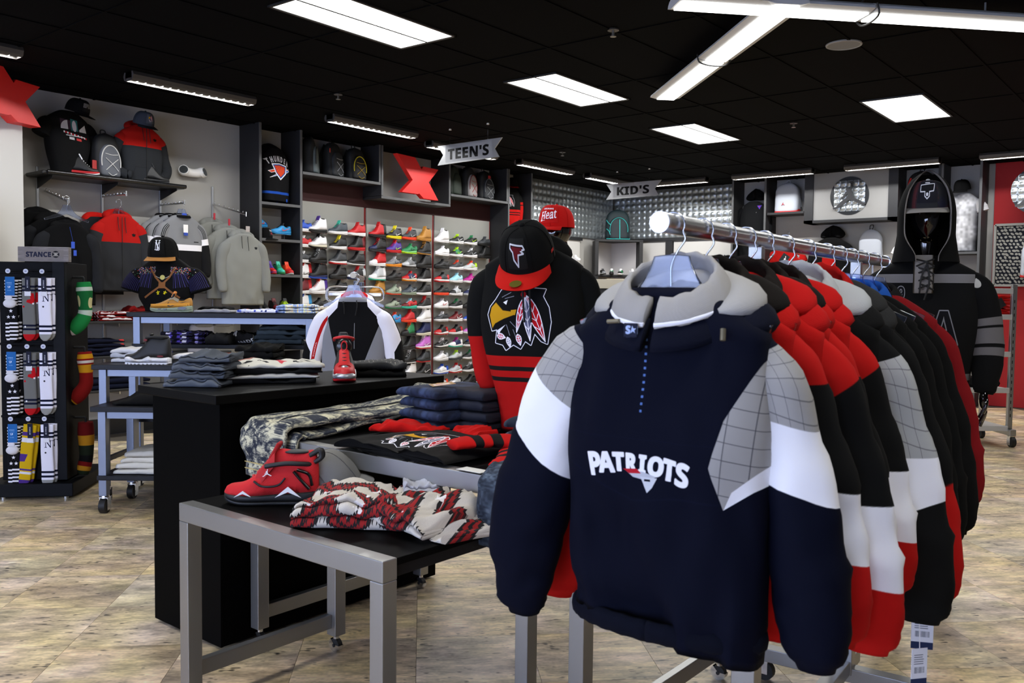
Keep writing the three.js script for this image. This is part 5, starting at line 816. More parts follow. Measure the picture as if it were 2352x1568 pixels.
// cubby forms
const thunder = pr(.5, .6, 1700, '#0e0e10', x => {
  x.save(); x.translate(-.0, -.03); x.scale(1.2, 1.2);
  fan(x, 'THUNDER', -.005, .13, .235, .052, .03, '#e9e9ee', { k: .62, stroke: '#e9e9ee', lw: .003 });
  poly(x, [[-.125, .25], [-.03, .22], [-.01, .24], [-.1, .265]], '#d8492a', '#e9e9ee', .004); poly(x, [[-.11, .31], [.0, .25], [.03, .262]], '#2f63b8', '#e9e9ee', .004); poly(x, [[.02, .222], [.135, .228], [.06, .26]], '#2f63b8', '#e9e9ee', .004); poly(x, [[.04, .215], [.13, .215], [.05, .235]], '#d8492a', '#e9e9ee', .003);
  const sh = [[-.085, .185], [.0, .175], [.085, .19], [.07, .26], [.005, .32], [-.055, .265]]; poly(x, sh, '#2f63b8', '#f0f0f2', .01); poly(x, sh.map(([a, b]) => [a * .8, .235 + (b - .235) * .78]), '#d8492a', '#12306a', .004); x.strokeStyle = '#8a2a16'; x.lineWidth = .0018; for (const r of [.03, .05, .07]) { x.beginPath(); x.arc(-.06, .19, r, 0, 1.6); x.stroke(); }
  word(x, 'OKC', 0, .236, .036, '#f2f2f4', { k: .95, skew: -.25, stroke: '#12306a', lw: .006 }); word(x, 'OKC', 0, .236, .036, '#f4f4f6', { k: .95, skew: -.25 });
  x.restore(); x.fillStyle = '#1f4ba8'; x.fillRect(-1, .49, 2, .028); x.fillRect(.1, .56, .03, .1);
});
top('hoodie', 'black basketball hoodie with arched white lettering in top cubby', 'hoodie', [6.01, 3.03, -8.36], .12, { g: { ...FORM, L: .6, PW: .5, PH: .6, sw: .17, cw: .19, hw: .185, seed: 4 }, body: thunder, sl: blackC, hood: cloth(0x101014), pts: s => [[s * .11, -.1, -.02, .04], [s * .165, -.16, -.03, .048], [s * .185, -.3, -.05, .045], [s * .175, -.48, -.05, .04]] });
top('hoodie', 'black and red bird-emblem hoodie in the narrow far cubby', 'hoodie', [10.21, 3.03, -8.4], -.5, { g: { ...FORM, L: .595, PH: .6, sw: .16, cw: .175, hw: .165, seed: 5 }, body: hawkBody(900, .6), sl: printed(sleeveTex(300, [[0, 0, '#0b0b0a'], [.34, .34, '#b2130f'], [.4, .4, '#131211'], [.42, .42, '#b2130f']]), .9), hood: blackC, pts: s => [[s * .11, -.1, 0, .04], [s * .165, -.16, 0, .048], [s * .19, -.3, 0, .045], [s * .18, -.5, 0, .04]] });
cap('red and black cap on the far cubby hoodie', [10.22, 3.05, -8.36], [.2, -.5, 0], { crown: blackC, brim: cloth(0xa8120f), scale: 1 });
// bust on the tallest stepped table: feather-print tee and tan-brimmed cap
{
  const p = onTable(3.18, -6.10, .15, -.24);
  const tex = pr(.6, .42, 1400, '#0e0d0d', x => {
    const cols = ['#c23a2a', '#3c7a52', '#c9b9a0', '#4a5ea8', '#2a2a30'];
    for (const k of [-1, 1]) { for (let i = 0; i < 260; i++) { const a = .055 + hash(i, 1, 3) * .17, b = .07 + hash(i, 2, 3) * .055 + (a - .1) * .1; x.fillStyle = cols[floor(hash(i, 3) * 5)]; x.fillRect(k * a, b, .006, .005); } for (let i = 0; i < 16; i++) { x.strokeStyle = i % 2 ? '#3a3566' : '#25233f'; x.lineWidth = .007; x.beginPath(); x.moveTo(k * (.075 + i * .011), .12); x.quadraticCurveTo(k * (.085 + i * .013), .18, k * (.085 + i * .016), .23 - .002 * i); x.stroke(); } }
    for (const k of [-1, 1]) { x.strokeStyle = '#8a5a34'; x.lineWidth = .014; x.beginPath(); x.moveTo(k * .09, .08); x.lineTo(k * .05, .15); x.lineTo(k * .012, .19); x.lineTo(k * .02, .22); x.lineTo(k * .06, .25); x.lineTo(k * .13, .3); x.stroke(); } x.fillStyle = '#8a5a34'; x.fillRect(-.025, .185, .05, .045);
    x.strokeStyle = '#c9c6c0'; x.lineWidth = .003; x.beginPath(); x.moveTo(-.05, .14); x.quadraticCurveTo(0, .175, .05, .14); x.stroke(); x.fillStyle = '#d3c97a'; x.beginPath(); x.arc(0, .15, .018, 0, 7); x.fill(); for (const k of [-1, 1]) { x.fillStyle = '#e0cf1c'; x.save(); x.translate(k * .026, .262); x.rotate(k * .3); x.fillRect(-.003, -.014, .006, .028); x.fillRect(-.013, -.006, .026, .006); x.rotate(.7); x.fillRect(-.003, 0, .006, .016); x.restore(); }
  });
  top('t_shirt', 'black tee with feather shoulder print on a bust form', 't-shirt', [p.x, 1.665, p.z], CAMRY, { g: { L: .4, sw: .2, cw: .2, hw: .15, ss: .09, d: .1, db: .08, PW: .6, PH: .42, seed: 6, fold: .005 }, body: tex, sl: printed(print(.3, .3, 700, x => { x.fillStyle = '#0e0d0d'; x.fillRect(-1, 0, 2, 1); for (let i = 0; i < 30; i++) { x.fillStyle = ['#c23a2a', '#3c7a52', '#c9b9a0', '#4a5ea8'][i % 4]; x.fillRect(-.12 + hash(i, 4) * .24, .03 + hash(i, 5) * .06, .01, .008); } x.strokeStyle = '#332f5c'; x.lineWidth = .008; for (let i = 0; i < 14; i++) { x.beginPath(); x.moveTo(-.13 + i * .02, .1); x.lineTo(-.14 + i * .021, .26); x.stroke(); } }), .9), sleeve: 'short' });
  const c = p.clone().addScaledVector(vDir, -.05);
  cap('black cap with tan brim and white monogram on bust', [c.x, 1.668, c.z], [.12, CAMRY + .05, 0], { crown: cloth(0x111110), brim: mat(0xb07630, .8), scale: 1.22, patch: { w: .45, lo: .1, hi: .66, m: badge(3000, .07, .075, x => { x.fillStyle = '#0b0b0a'; x.fillRect(-1, 0, 2, 1); word(x, 'N', 0, .042, .034, '#ececee', { font: '100px serif', k: 1.0 }); word(x, 'Y', 0, .036, .05, '#ececee', { font: '100px serif', k: .8 }); }) } });
}
// bird-emblem hoodie on a form standing on the taller front table
{
  const x0 = 2.84, z0 = -2.2, ry = -1.08;
  const t = top('hoodie', 'large black and red bird-emblem hoodie on a form, mid picture', 'hoodie', [x0, 1.60, z0], ry, { g: { L: .74, sw: .2, cw: .215, hw: .125, ss: .07, d: .13, db: .1, PW: .6, PH: .745, seed: 8, fold: .005 }, body: pr(.6, .745, 1900, '#0b0b0a', x => { const L = .745, a = .435; x.fillStyle = '#ad110e'; x.fillRect(-1, a, 2, 2); x.fillStyle = '#141210'; x.fillRect(-1, a + .042, 2, .017); x.fillRect(-1, a + .085, 2, .017); bird(x, -.035, .285, .125); }), sl: printed(sleeveTex(500, [[0, 0, '#0b0b0a'], [.42, .42, '#ad110e']]), .9), hood: cloth(0x0c0c0b), hoodO: { r: .06 }, pts: s => [[s * .145, -.1, 0, .045], [s * .2, -.16, -.01, .064], [s * .225, -.3, -.02, .058], [s * .215, -.45, -.03, .05], [s * .19, -.58, -.03, .045]] });
  put(t, 'drawstring', merge([-.015, .012].map(k => tube([V(k, -.06, .1), V(k - .004, -.16, .145), V(k + .003, -.3, .142)], .004, 14, 6))), cordM);
  put(t, 'form_base', new THREE.CylinderGeometry(.07, .1, .012, 24).translate(0, -.743, 0), blackMat);
  const m = cap('black cap with red brim tilted over the bird-emblem hoodie', [x0 - .1, 1.552, z0 + .045], [.58, ry - .12, .0], { crown: cloth(0x0c0c0b), brim: cloth(0xb3160f), scale: 1.24, under: 0, patch: { w: .36, lo: .1, hi: .66, m: badge(2600, .08, .08, x => { x.fillStyle = '#141412'; x.fillRect(-1, 0, 2, 1); const P = [[-.032, .018], [.03, .024], [.036, .034], [.018, .036], [.03, .044], [.008, .046], [.004, .074], [-.012, .058], [-.016, .04], [-.03, .03]]; poly(x, P, '#23060a', '#c3c5cc', .005); poly(x, P.map(([a, b]) => [a * .7, .04 + (b - .04) * .7]), '#5e1018'); }) } });
  put(m, 'sticker', new THREE.CylinderGeometry(.019, .019, .0012, 24).translate(0, -.001, .15), mat(0x6d6420, .35, { metalness: .4 }), 'round gold sticker'); put(m, 'side_mark', extrude([[-.008, -.006], [.008, -.002], [.007, .007], [-.007, .005]], .001).rotateY(PI / 2 - .2).translate(.088, .035, .01), mat(0xb3160f, .7));
}
// far mannequin with the red cap
{
  const t = thing('mannequin', 'black mannequin in red jacket and red cap, behind the hoodie form', 'mannequin', [4.3, 0, -3.155], -1.75);
  put(t, 'head', headG.clone().translate(0, 1.8, 0), glossBlack); put(t, 'neck', neckG.clone().translate(0, 1.55, -.01), glossBlack);
  const tg = torsoGeo({ L: .66, sw: .22, cw: .23, hw: .2, d: .12, db: .1, seed: 3 }).translate(0, 1.6, 0); const b = put(t, 'jacket', tg, cloth(0xb0130f), 'red jacket');
  for (const s of [-1, 1]) { put(t, 'sleeve', sleeveGeo(armPts(.22)(s), { seed: 4 + s }).translate(0, 1.6, 0), cloth(0xb0130f)); put(t, 'hand', handG().translate(s * .262, 1.0, .06), glossBlack); }
  put(b, 'collar', collarGeo(.085, .07, 1.61, 1.585, .012, .025, { lean: .012 }), cloth(0xe6dfd2)); put(b, 'stripe', merge([-1, 1].map(s => tube([V(s * .285, 1.42, .03), V(s * .3, 1.3, .03), V(s * .31, 1.1, .05)], .005, 12, 6))), cloth(0xe9e6e8));
  for (const s of [-1, 1]) put(t, 'leg', loft([[.96, .1, .1], [.75, .085, .09], [.5, .062, .065], [.3, .06, .062], [.1, .042, .045], [.03, .05, .1]].map(([y, w, d]) => [...Array(18)].map((_, j) => { const a = j / 18 * 2 * PI; return V(s * .1 + cos(a) * w, y, sin(a) * d); })), { cap0: true, cap1: true }), cloth(0x18181a));
  put(t, 'base', new THREE.CylinderGeometry(.19, .2, .03, 32).translate(0, .015, 0), chrome);
  const m = cap('red cap with white script letters on the far mannequin', [4.29, 1.815, -3.155], [.02, -1.75, 0], { crown: cloth(0xb8130f), brim: cloth(0xb8130f), scale: 1.13, patch: { w: .62, lo: .1, hi: .6, az: .35, m: badge(2200, .13, .07, x => { x.fillStyle = '#b8130f'; x.fillRect(-1, 0, 2, 1); word(x, 'Heat', 0, .04, .035, '#f2eef0', { font: 'italic 100px serif', rot: -.12, stroke: '#f2eef0', lw: .002 }); x.fillStyle = '#8f0f0c'; x.fillRect(-.03, .056, .07, .004); word(x, 'MIAMI', 0, .012, .008, '#f2eef0', { k: 2.2 }); }) } });
}
// hooded mannequin at the right
{
  const P = [4.31, 0, -1.085], ry = -1.28, t = thing('mannequin', 'black mannequin in grey-striped hockey hoodie numbered 99 at right', 'mannequin', P, ry), Y = 1.605, hb = cloth(0x090909), gs = cloth(0x5c5a5a), L = .68;
  const tex = pr(.62, L, 1700, '#090909', x => { poly(x, [[-.2, .085], [.2, .085], [.2, .122], [-.2, .122]], '#6d6b6b', '#8a8888', .0016); word(x, '99', -.115, .17, .06, null, { k: .72, stroke: '#8b8a8c', lw: .008 }); word(x, '99', -.115, .17, .06, '#0d0d12', { k: .72 }); word(x, 'LA', .03, .32, .15, null, { k: .85, stroke: '#75757a', lw: .011, font: 'bold 100px sans-serif' }); word(x, 'LA', .03, .32, .15, '#0c0c11', { k: .85 }); x.fillStyle = '#5f5d5d'; x.fillRect(-1, L - .155, 2, .03); x.fillRect(-1, L - .1, 2, .055); });
  const b = put(t, 'hoodie', torsoGeo({ L, sw: .215, cw: .225, hw: .19, d: .13, db: .1, PW: .62, PH: L, seed: 5, nw: .07, fold: .006 }).translate(0, Y, 0), tex, 'black hockey hoodie');
  const slTex = printed(print(.3, .7, 700, x => { x.fillStyle = '#090909'; x.fillRect(-1, 0, 2, 1); x.fillStyle = '#625f5f'; for (const [a, h] of [[.26, .035], [.305, .065], [.385, .035]]) x.fillRect(-1, a, 2, h); x.fillStyle = '#a9a79f'; x.beginPath(); x.ellipse(.03, .07, .045, .05, 0, 0, 7); x.fill(); }), .92);
  for (const s of [-1, 1]) { put(t, 'sleeve', sleeveGeo([[s * .16, -.1, 0, .05], [s * .215, -.16, .0, .07], [s * .25, -.3, .0, .074], [s * .262, -.45, .025, .066], [s * .255, -.57, .055, .052], [s * .25, -.61, .06, .042]], { seed: 8 + s, cuff: .1 }).translate(0, Y, 0), slTex); put(t, 'hand', handG().translate(s * .25, Y - .585, .065), glossBlack); }
  put(t, 'head', headG.clone().translate(0, Y + .17, .015), glossBlack); put(t, 'neck', neckG.clone().translate(0, Y - .05, 0), glossBlack);
  // raised hood: shell open to the front with a pale edge band
  const rings = [], edge = []; for (let i = 0; i <= 16; i++) { const f = i / 16, y = lerp(-.03, .372, f), w = .122 * sqrt(max(.01, 1 - pow(clamp((f - .5) / .52, 0, 1), 2))) * lerp(1.0, 1, f) + (f < .3 ? .02 * (1 - f / .3) : 0), r = []; const open = lerp(.32, .86, sm(.02, .35, f)) * (1 - .25 * sm(.8, 1, f)); for (let j = 0; j <= 24; j++) { const a = PI / 2 + open + (2 * PI - 2 * open) * j / 24; r.push(V(cos(a) * w, Y + y, .0 + sin(a) * w * 1.12)); } rings.push(r); edge.push([r[0], r[24]]); }
  put(b, 'hood', loft(rings, { closed: false }), cloth(0x090909, { side: DS }));
  const ep = [...edge.map(e => e[0]), V(0, Y + .38, .03), ...edge.map(e => e[1]).reverse()].map(p => p.clone().add(V(0, 0, .012)));
  put(b, 'hood_edge', (() => { const C = new THREE.CatmullRomCurve3(ep), R = []; for (let i = 0; i <= 60; i++) { const p = C.getPoint(i / 60), d = V(p.x, 0, p.z + .05).normalize(); R.push([p.clone().addScaledVector(d, .006), p.clone().add(V(0, 0, .03)).addScaledVector(d, .004), p.clone().add(V(0, 0, .03)).addScaledVector(d, -.004), p.clone().addScaledVector(d, -.006).add(V(0, 0, -.006))]); } return loft(R, { cap0: true, cap1: true }); })(), cloth(0x8a8581), 'pale grey hood edge band');
  put(b, 'lace_placket', loft([...Array(9)].map((_, i) => { const f = i / 8, y = Y - .0 - .17 * f, z = .1 + .045 * sm(0, .5, f), x = -.01; return [V(x - .042, y, z - .012), V(x - .03, y, z + .008), V(x + .03, y, z + .008), V(x + .042, y, z - .012)]; }), { cap0: true, cap1: true }), cloth(0x77736f), 'grey lace placket');
  const lp = []; for (let i = 0; i < 4; i++) { const y = Y - .02 - i * .035; lp.push(tube([V(-.04, y, .13), V(0, y - .014, .165), V(.03, y - .03, .145)], .004, 10, 6), tube([V(.03, y, .135), V(-.005, y - .014, .168), V(-.04, y - .03, .14)], .004, 10, 6)); } lp.push(tube([V(0, Y - .03, .16), V(.012, Y - .12, .175), V(-.006, Y - .2, .168)], .004, 12, 6), tube([V(.005, Y - .03, .16), V(-.02, Y - .1, .175), V(-.026, Y - .17, .168)], .004, 12, 6)); put(b, 'lace', merge(lp), cordM);
  for (const s of [-1, 1]) put(t, 'leg', loft([[.98, .1, .105], [.75, .088, .092], [.5, .065, .068], [.3, .062, .064], [.12, .045, .048], [.05, .05, .1]].map(([y, w, d]) => [...Array(18)].map((_, j) => { const a = j / 18 * 2 * PI; return V(s * .1 + cos(a) * w, y, sin(a) * d); })), { cap0: true, cap1: true }), glossBlack);
  put(t, 'base', new THREE.CylinderGeometry(.15, .16, .05, 32).translate(0, .025, 0), mat(0x222222, .3));
  const plaid = dataTex(128, 128, (x, y) => { const a = (x % 32) < 4, b2 = (y % 40) < 5, c = (x % 32) > 14 && (x % 32) < 22, d = (y % 40) > 18 && (y % 40) < 28; return [16 + (a ? 50 : 0) + (b2 ? 45 : 0), 16 + (a && b2 ? 30 : 0) + (c && d ? 6 : 0), 20 + (c ? 26 : 0) + (d ? 26 : 0)]; });
  const f = V(sin(ry), 0, cos(ry));
  cap('dark plaid cap with silver badge under the raised hood', [P[0] + f.x * .02, Y + .215, P[2] + f.z * .02], [.12, ry - .06, 0], { crown: new THREE.MeshStandardMaterial({ map: plaid, roughness: .9 }), brim: cloth(0x8f8b86), button: cloth(0xdddddd), scale: 1.03, patch: { w: .46, lo: .12, hi: .74, m: badge(2600, .1, .085, x => { x.fillStyle = '#16161c'; x.fillRect(-1, 0, 2, 1); poly(x, [[-.04, .026], [.046, .02], [.034, .05], [.012, .052], [.012, .066], [0, .074], [-.012, .066], [-.012, .052], [-.036, .052]], '#101013', '#c9c9cd', .004); word(x, 'KINGS', .002, .037, .017, '#d3d3d7', { k: 1.0, skew: -.2, stroke: '#d3d3d7', lw: .0012 }); x.fillStyle = '#c9c9cd'; x.fillRect(-.016, .012, .032, .006); poly(x, [[-.006, .058], [0, .054], [.006, .058], [.005, .066], [-.005, .066]], '#c9c9cd'); }) } });
}
// right wall tops
{
  const R = -PI / 2;
  top('hoodie', 'black hooded jacket with a small purple badge in wall cubby', 'hoodie', [WX - .2, 2.92, -5.82], R, { g: { ...WALLTOP, L: .86, PH: .86, seed: 4, d: .1 }, body: pr(.6, .86, 700, '#0e0f11', x => { poly(x, [[.08, .07], [.15, .065], [.12, .13]], '#4b3aa8'); poly(x, [[.1, .08], [.13, .078], [.117, .1]], '#b03040'); x.fillStyle = '#8d8d8d'; x.fillRect(.07, .17, .008, .012); x.fillRect(-.16, .05, .004, .05); }), sl: cloth(0x0e0f11), hood: cloth(0x0e0f11), hoodO: { yb: .12, yf: .02, r: .09, Rx: .08, pm: 1.9 } });
  top('t_shirt', 'red tee with a leaping-figure print on the right wall', 't-shirt', [WX - .16, 2.22, -5.3], R, { g: { L: .62, sw: .2, cw: .21, hw: .21, d: .05, db: .04, seed: 3, PH: .62, fold: .004 }, body: pr(.6, .62, 900, '#a2120f', x => { x.save(); x.translate(0, .2); x.rotate(.6); x.fillStyle = '#2b3032'; x.fillRect(-.07, -.07, .12, .14); x.restore(); poly(x, [[-.09, .26], [0, .19], [.08, .25], [0, .3]], '#464c4e'); figure2d(x, 0, .235, .075, '#eceaea'); x.fillStyle = '#e0dede'; x.beginPath(); x.arc(-.05, .3, .008, 0, 7); x.arc(.0, .325, .01, 0, 7); x.fill(); }), sleeve: 'short' });
  top('hoodie', 'black jacket hung over a red tee on the right wall', 'jacket', [WX - .2, 2.32, -4.6], R, { g: { ...WALLTOP, L: .78, PH: .78, sw: .24, cw: .27, hw: .27, seed: 6, d: .09 }, body: pr(.6, .78, 600, '#090909', x => { x.fillStyle = '#a2120f'; x.fillRect(-.1, .2, .2, .36); figure2d(x, .0, .26, .06, '#e8e6e6'); }), sl: blackC, hood: blackC, hoodO: { yb: .1, yf: 0, r: .09, Rx: .1 } });
  top('t_shirt', 'white tee hung beside the white backpack, partly hidden', 't-shirt', [WX - .16, 2.3, -3.42], R, { g: { L: .6, d: .05, db: .04, seed: 5 }, body: whiteC, sl: whiteC, sleeve: 'short' });
  top('t_shirt', 'pale marbled tee on a torso form in the end cubby', 't-shirt', [WX - .2, 2.85, -2.83], R, { g: { ...FORM, L: .78, PH: .78, sw: .17, cw: .18, hw: .16, seed: 9 }, body: (() => { const m = dataTex(128, 128, (x, y) => { const v = 110 + 70 * vnoise(x / 16, y / 21, 3, 8, 6) + 60 * vnoise(x / 6.4, y / 5.3, 8, 20, 24); return [v, v, v * 1.02]; }); return new THREE.MeshStandardMaterial({ map: m, roughness: .9 }); })(), sl: cloth(0xb9b8ba), sleeve: 'short' });
  cap('black cap on the pale marbled torso in end cubby', [WX - .24, 2.9, -2.85], [.2, R - .3, 0], { crown: blackC, brim: blackC, scale: 1.15 });
}
// white, grey and black hoodie on the rail behind the counter, with clear trouser hangers
{
  const ry = CAMRY + .02, p = HR.clone().addScaledVector(HD, -.03);
  const body = pr(.6, .66, 1400, '#85868b', x => { poly(x, [[-.175, .03], [.15, .03], [.185, .16], [.075, .44], [-.1, .425], [-.16, .16]], '#0d0d0e'); poly(x, [[-.3, 0], [-.09, 0], [-.1, .07], [-.22, .2], [-.3, .22]], '#e9e7f0'); poly(x, [[.3, 0], [.09, 0], [.1, .06], [.2, .17], [.3, .24]], '#e9e7f0'); x.fillStyle = '#88888a'; x.fillRect(.012, .17, .004, .17); x.strokeStyle = '#a9aab0'; x.lineWidth = .003; x.beginPath(); x.moveTo(-.1, .425); x.lineTo(.075, .44); x.stroke(); });
  const sl = r => printed(print(.3, .7, 1300, x => { x.fillStyle = '#e9e7f0'; x.fillRect(-1, 0, 2, 1); if (r) { x.fillStyle = '#b81a1c'; x.fillRect(-.06, .0, .05, .5); word(x, 'AVENUE', -.035, .38, .016, '#e3c0c0', { rot: PI / 2, k: 1.3 }); } poly(x, [[.15, .33], [.02, .4], [-.02, .6], [-.15, .66], [-.15, .8], [.15, .8]], '#0e0e0f'); }), .9);
  const mk = (lab, q, body, sl1, sl2, hood, k) => { const t = top('hoodie', lab, 'hoodie', [q.x, q.y - .145, q.z], ry + k, { g: { L: .66, sw: .2, cw: .215, hw: .2, ss: .09, d: .07, db: .05, PW: .6, PH: .66, seed: 5, fold: .005 }, body, sl: sl1, sr: sl2, hood, hoodO: { r: .045, yb: .0, yf: -.06, Rx: .1 }, pts: s => [[s * .145, -.1, 0, .045], [s * .2, -.16, 0, .064], [s * .26, -.32, .0, .066], [s * .285, -.48, .01, .06], [s * .29, -.62, .01, .048]] }); return t; };
  mk('black hoodie mostly hidden behind the white and black one', HR.clone().addScaledVector(HD, .12), blackC, blackC, blackC, blackC, .05);
  const t = mk('white, black and grey colour-block hoodie behind the counter', p, body, sl(1), sl(0), cloth(0xe6e3ee), 0);
  put(t, 'hood_lining', hoodGeo({ Rx: .085, Rz: .06, yb: .016, yf: -.04, r: .032, seed: 3, pm: 1.7 }), cloth(0xc0171a), 'red hood lining');
  put(t, 'drawstring', merge([tube([V(-.055, -.035, .07), V(-.05, -.07, .082), V(-.048, -.11, .08)], .0035, 10, 6), tube([V(.03, -.02, .07), V(.035, -.06, .082), V(.024, -.12, .08)], .0035, 10, 6), ell(.009, .009, .009, -.055, -.035, .075, 10, 8)]), cordM);
  hanger('clear hanger holding the white and black hoodie', p, ry, .98);
  [0.03, .06, .09].forEach((s, i) => { const q = HR.clone().addScaledVector(HD, s + .05), h = thing('trouser_hanger', ['front', 'middle', 'rear'][i] + ' wide clear trouser hanger behind the white hoodie', 'hanger', [q.x, q.y, q.z], ry, 'clear trouser hangers'); put(h, 'hook', hangerG.hook, hookWire); put(h, 'frame', tube([V(-.185, -.09, 0), V(-.15, -.075, 0), V(0, -.075, 0), V(.15, -.075, 0), V(.185, -.09, 0), V(.19, -.16, 0), V(.15, -.175, 0), V(0, -.17, 0), V(-.15, -.175, 0), V(-.19, -.16, 0)], .006, 60, 8, true), clearPl); put(h, 'bar', rbox(.36, .022, .008, 0, -.125, 0, .003), clearPl); });
}

top('jacket', 'dark navy and red jacket cut by the left frame edge', 'jacket', [2.68, 2.2, -7.95], 0, { g: { ...WALLTOP, seed: 3 }, body: pr(.6, .74, 300, '#0c1020', x => { x.fillStyle = '#8f1512'; x.fillRect(-1, .3, 2, .03); x.fillStyle = '#b9b9bd'; x.fillRect(-1, .34, 2, .012); }), sl: printed(sleeveTex(300, [[0, 0, '#0c1020'], [.3, .3, '#8f1512'], [.34, .34, '#b9b9bd'], [.36, .36, '#0c1020']]), .9) });
// ---------- backpacks ----------
function backpack(label, pos, ry, o) {
  const { w = .3, h = .44, d = .17, body, pocket = body, trim, cord, kind = 'cords', seed = 1, group } = o, t = thing('backpack', label, 'backpack', pos, ry, group), R = [];
  const shell = (w, h, d, y0, z0, top, k = .09) => { const R = []; for (let i = 0; i <= 18; i++) { const f = i / 18, e = f < .12 ? sqrt(max(0, 1 - pow(1 - f / .12, 2))) * .12 + .88 : f > top ? sqrt(max(.002, 1 - pow((f - top) / (1 - top), 2.2))) : 1, ww = w / 2 * e * (1 - .06 * f), dd = d / 2 * (f > top ? pow(e, .7) : e) * (1 - .25 * f); R.push([...Array(26)].map((_, j) => { const a = j / 26 * 2 * PI, c = cos(a), s = sin(a), q = 1 + k * .35 * (vnoise(f * 7 + seed, a * 1.5, seed) - .5); return V(sign(c) * pow(abs(c), .55) * ww * q, y0 + h * f, z0 + sign(s) * pow(abs(s), .6) * dd * q); })); } return loft(R, { cap0: true, cap1: true }); };
  put(t, 'main_bag', shell(w, h, d, 0, 0, .62), body);
  if (kind !== 'sack') put(t, 'front_pocket', shell(w * .8, h * .72, d * .7, .012, d * .33, .55), pocket);
  const zf = y => d * .33 + d * .35 * (1 - .25 * y / (h * .72)) + .004;
  if (trim && kind !== 'sack') { const p = []; for (let i = 0; i <= 20; i++) { const a = -.25 + i / 20 * (PI + .5), x = cos(a) * w * .37, y = h * .34 + sin(a) * h * .37; p.push(V(x, y, zf(y) * .86)); } put(t, 'piping', tube(p, .0055, 40, 6), trim); }
  if (cord) { const a = w * .24, z = y => zf(y); put(t, 'bungee_cord', merge([tube([V(-a, h * .42, z(h * .42)), V(0, h * .3, z(h * .3) + .004), V(a, h * .16, z(h * .16))], .003, 14, 6), tube([V(a, h * .42, z(h * .42)), V(0, h * .3, z(h * .3) + .004), V(-a, h * .16, z(h * .16))], .003, 14, 6), tube([V(-a, h * .52, z(h * .52) * .96), V(0, h * .5, z(h * .5)), V(a, h * .52, z(h * .52) * .96)], .003, 14, 6), tube([V(-a * .7, h * .1, z(.03)), V(0, h * .05, z(.02)), V(a * .7, h * .1, z(.03))], .003, 14, 6)]), cord); }
  put(t, 'handle', tube([V(-.03, h - .012, -.02), V(-.02, h + .025, -.03), V(.02, h + .025, -.03), V(.03, h - .012, -.02)], .006, 16, 8), o.strap || body);
  put(t, 'shoulder_strap', merge([-1, 1].map(s => tube([V(s * w * .2, h * .92, -d * .42), V(s * w * .34, h * .6, -d * .56), V(s * w * .44, h * .2, -d * .5)], .012, 16, 6))), o.strap || body);
  if (o.base) put(t, 'base_panel', shell(w * 1.02, h * .17, d * 1.03, -.002, 0, .8, .02), o.base);
  if (o.extra) o.extra(t, zf);
  return t;
}
const nyl = c => mat(c, .68), bk = nyl(0x101112);
backpack('grey and black backpack with pale cords on the left wall shelf', [4.1, 2.483, -8.36], .15, { h: .43, w: .27, body: bk, pocket: nyl(0x55585f), trim: nyl(0xc9c8c4), cord: nyl(0xd6d5d1), seed: 3, extra: t => put(t, 'hang_tag', rbox(.045, .1, .01, -.15, .1, .06, .004), mat(0xa51a16, .5), 'red hang tag') });
backpack('mottled grey backpack, leftmost on the overhead shelf', [6.5, 2.792, -8.36], .75, { h: .45, w: .29, body: nyl(0x1b1d1e), pocket: nyl(0x5f6a6b), trim: nyl(0x2a2c2e), seed: 4 });
backpack('black backpack with white crossed cords on the overhead shelf', [6.84, 2.792, -8.36], .35, { h: .42, w: .3, body: bk, pocket: nyl(0x24272a), cord: nyl(0xb9bcc0), seed: 5, extra: t => put(t, 'zip_tab', rbox(.012, .05, .01, -.15, .3, .06, .003), mat(0xc0391c, .5)) });
backpack('black backpack with yellow trim on the overhead shelf', [7.17, 2.792, -8.34], .1, { h: .4, w: .29, body: bk, pocket: nyl(0x151514), trim: nyl(0xc9b812), cord: nyl(0xb5952a), seed: 6 });
backpack('dark green backpack behind the TEEN sign shelf end', [8.93, 2.777, -8.36], .3, { h: .42, w: .28, body: nyl(0x1d261d), pocket: nyl(0x232d22), seed: 7 });
backpack('pale grey and red corded backpack on the far overhead shelf', [9.25, 2.777, -8.36], .2, { h: .44, w: .27, body: bk, pocket: nyl(0x9c9694), trim: nyl(0x7a1a16), cord: nyl(0xa82a24), seed: 8 });
backpack('black backpack with red label on the far overhead shelf', [9.6, 2.777, -8.36], .1, { h: .42, w: .3, body: bk, pocket: nyl(0x1b1e22), trim: nyl(0x5d6266), cord: nyl(0x9a9da0), seed: 9, extra: t => put(t, 'label_patch', rbox(.06, .05, .004, .0, .32, .09, .002), mat(0xa51a1c, .6)) });
backpack('dark teal backpack with turquoise trim above the corner cubby', [12.8, 2.382, -8.13], -PI / 4, { h: .52, w: .42, d: .2, body: nyl(0x0d2328), pocket: nyl(0x0b1c22), trim: nyl(0x2aa09c), seed: 3, extra: (t, z) => { put(t, 'centre_zip', merge([tube([V(.01, .02, z(.02)), V(.01, .15, z(.15)), V(.01, .34, z(.34) * .96)], .007, 14, 6)]), nyl(0x2fb0aa)); put(t, 'base_piping', tube([V(-.2, .015, .06), V(-.12, .012, .115), V(.12, .012, .115), V(.2, .015, .06)], .007, 20, 6), nyl(0x2fb0aa)); put(t, 'side_strap', merge([tube([V(-.2, .33, .04), V(-.18, .28, .1), V(-.14, .24, .12)], .008, 10, 6), tube([V(-.2, .18, .06), V(-.17, .14, .11), V(-.15, .08, .12)], .008, 10, 6)]), nyl(0x2aa09c)); } });
const paleG = nyl(0xb4b9c2), redN = nyl(0xb3120f);
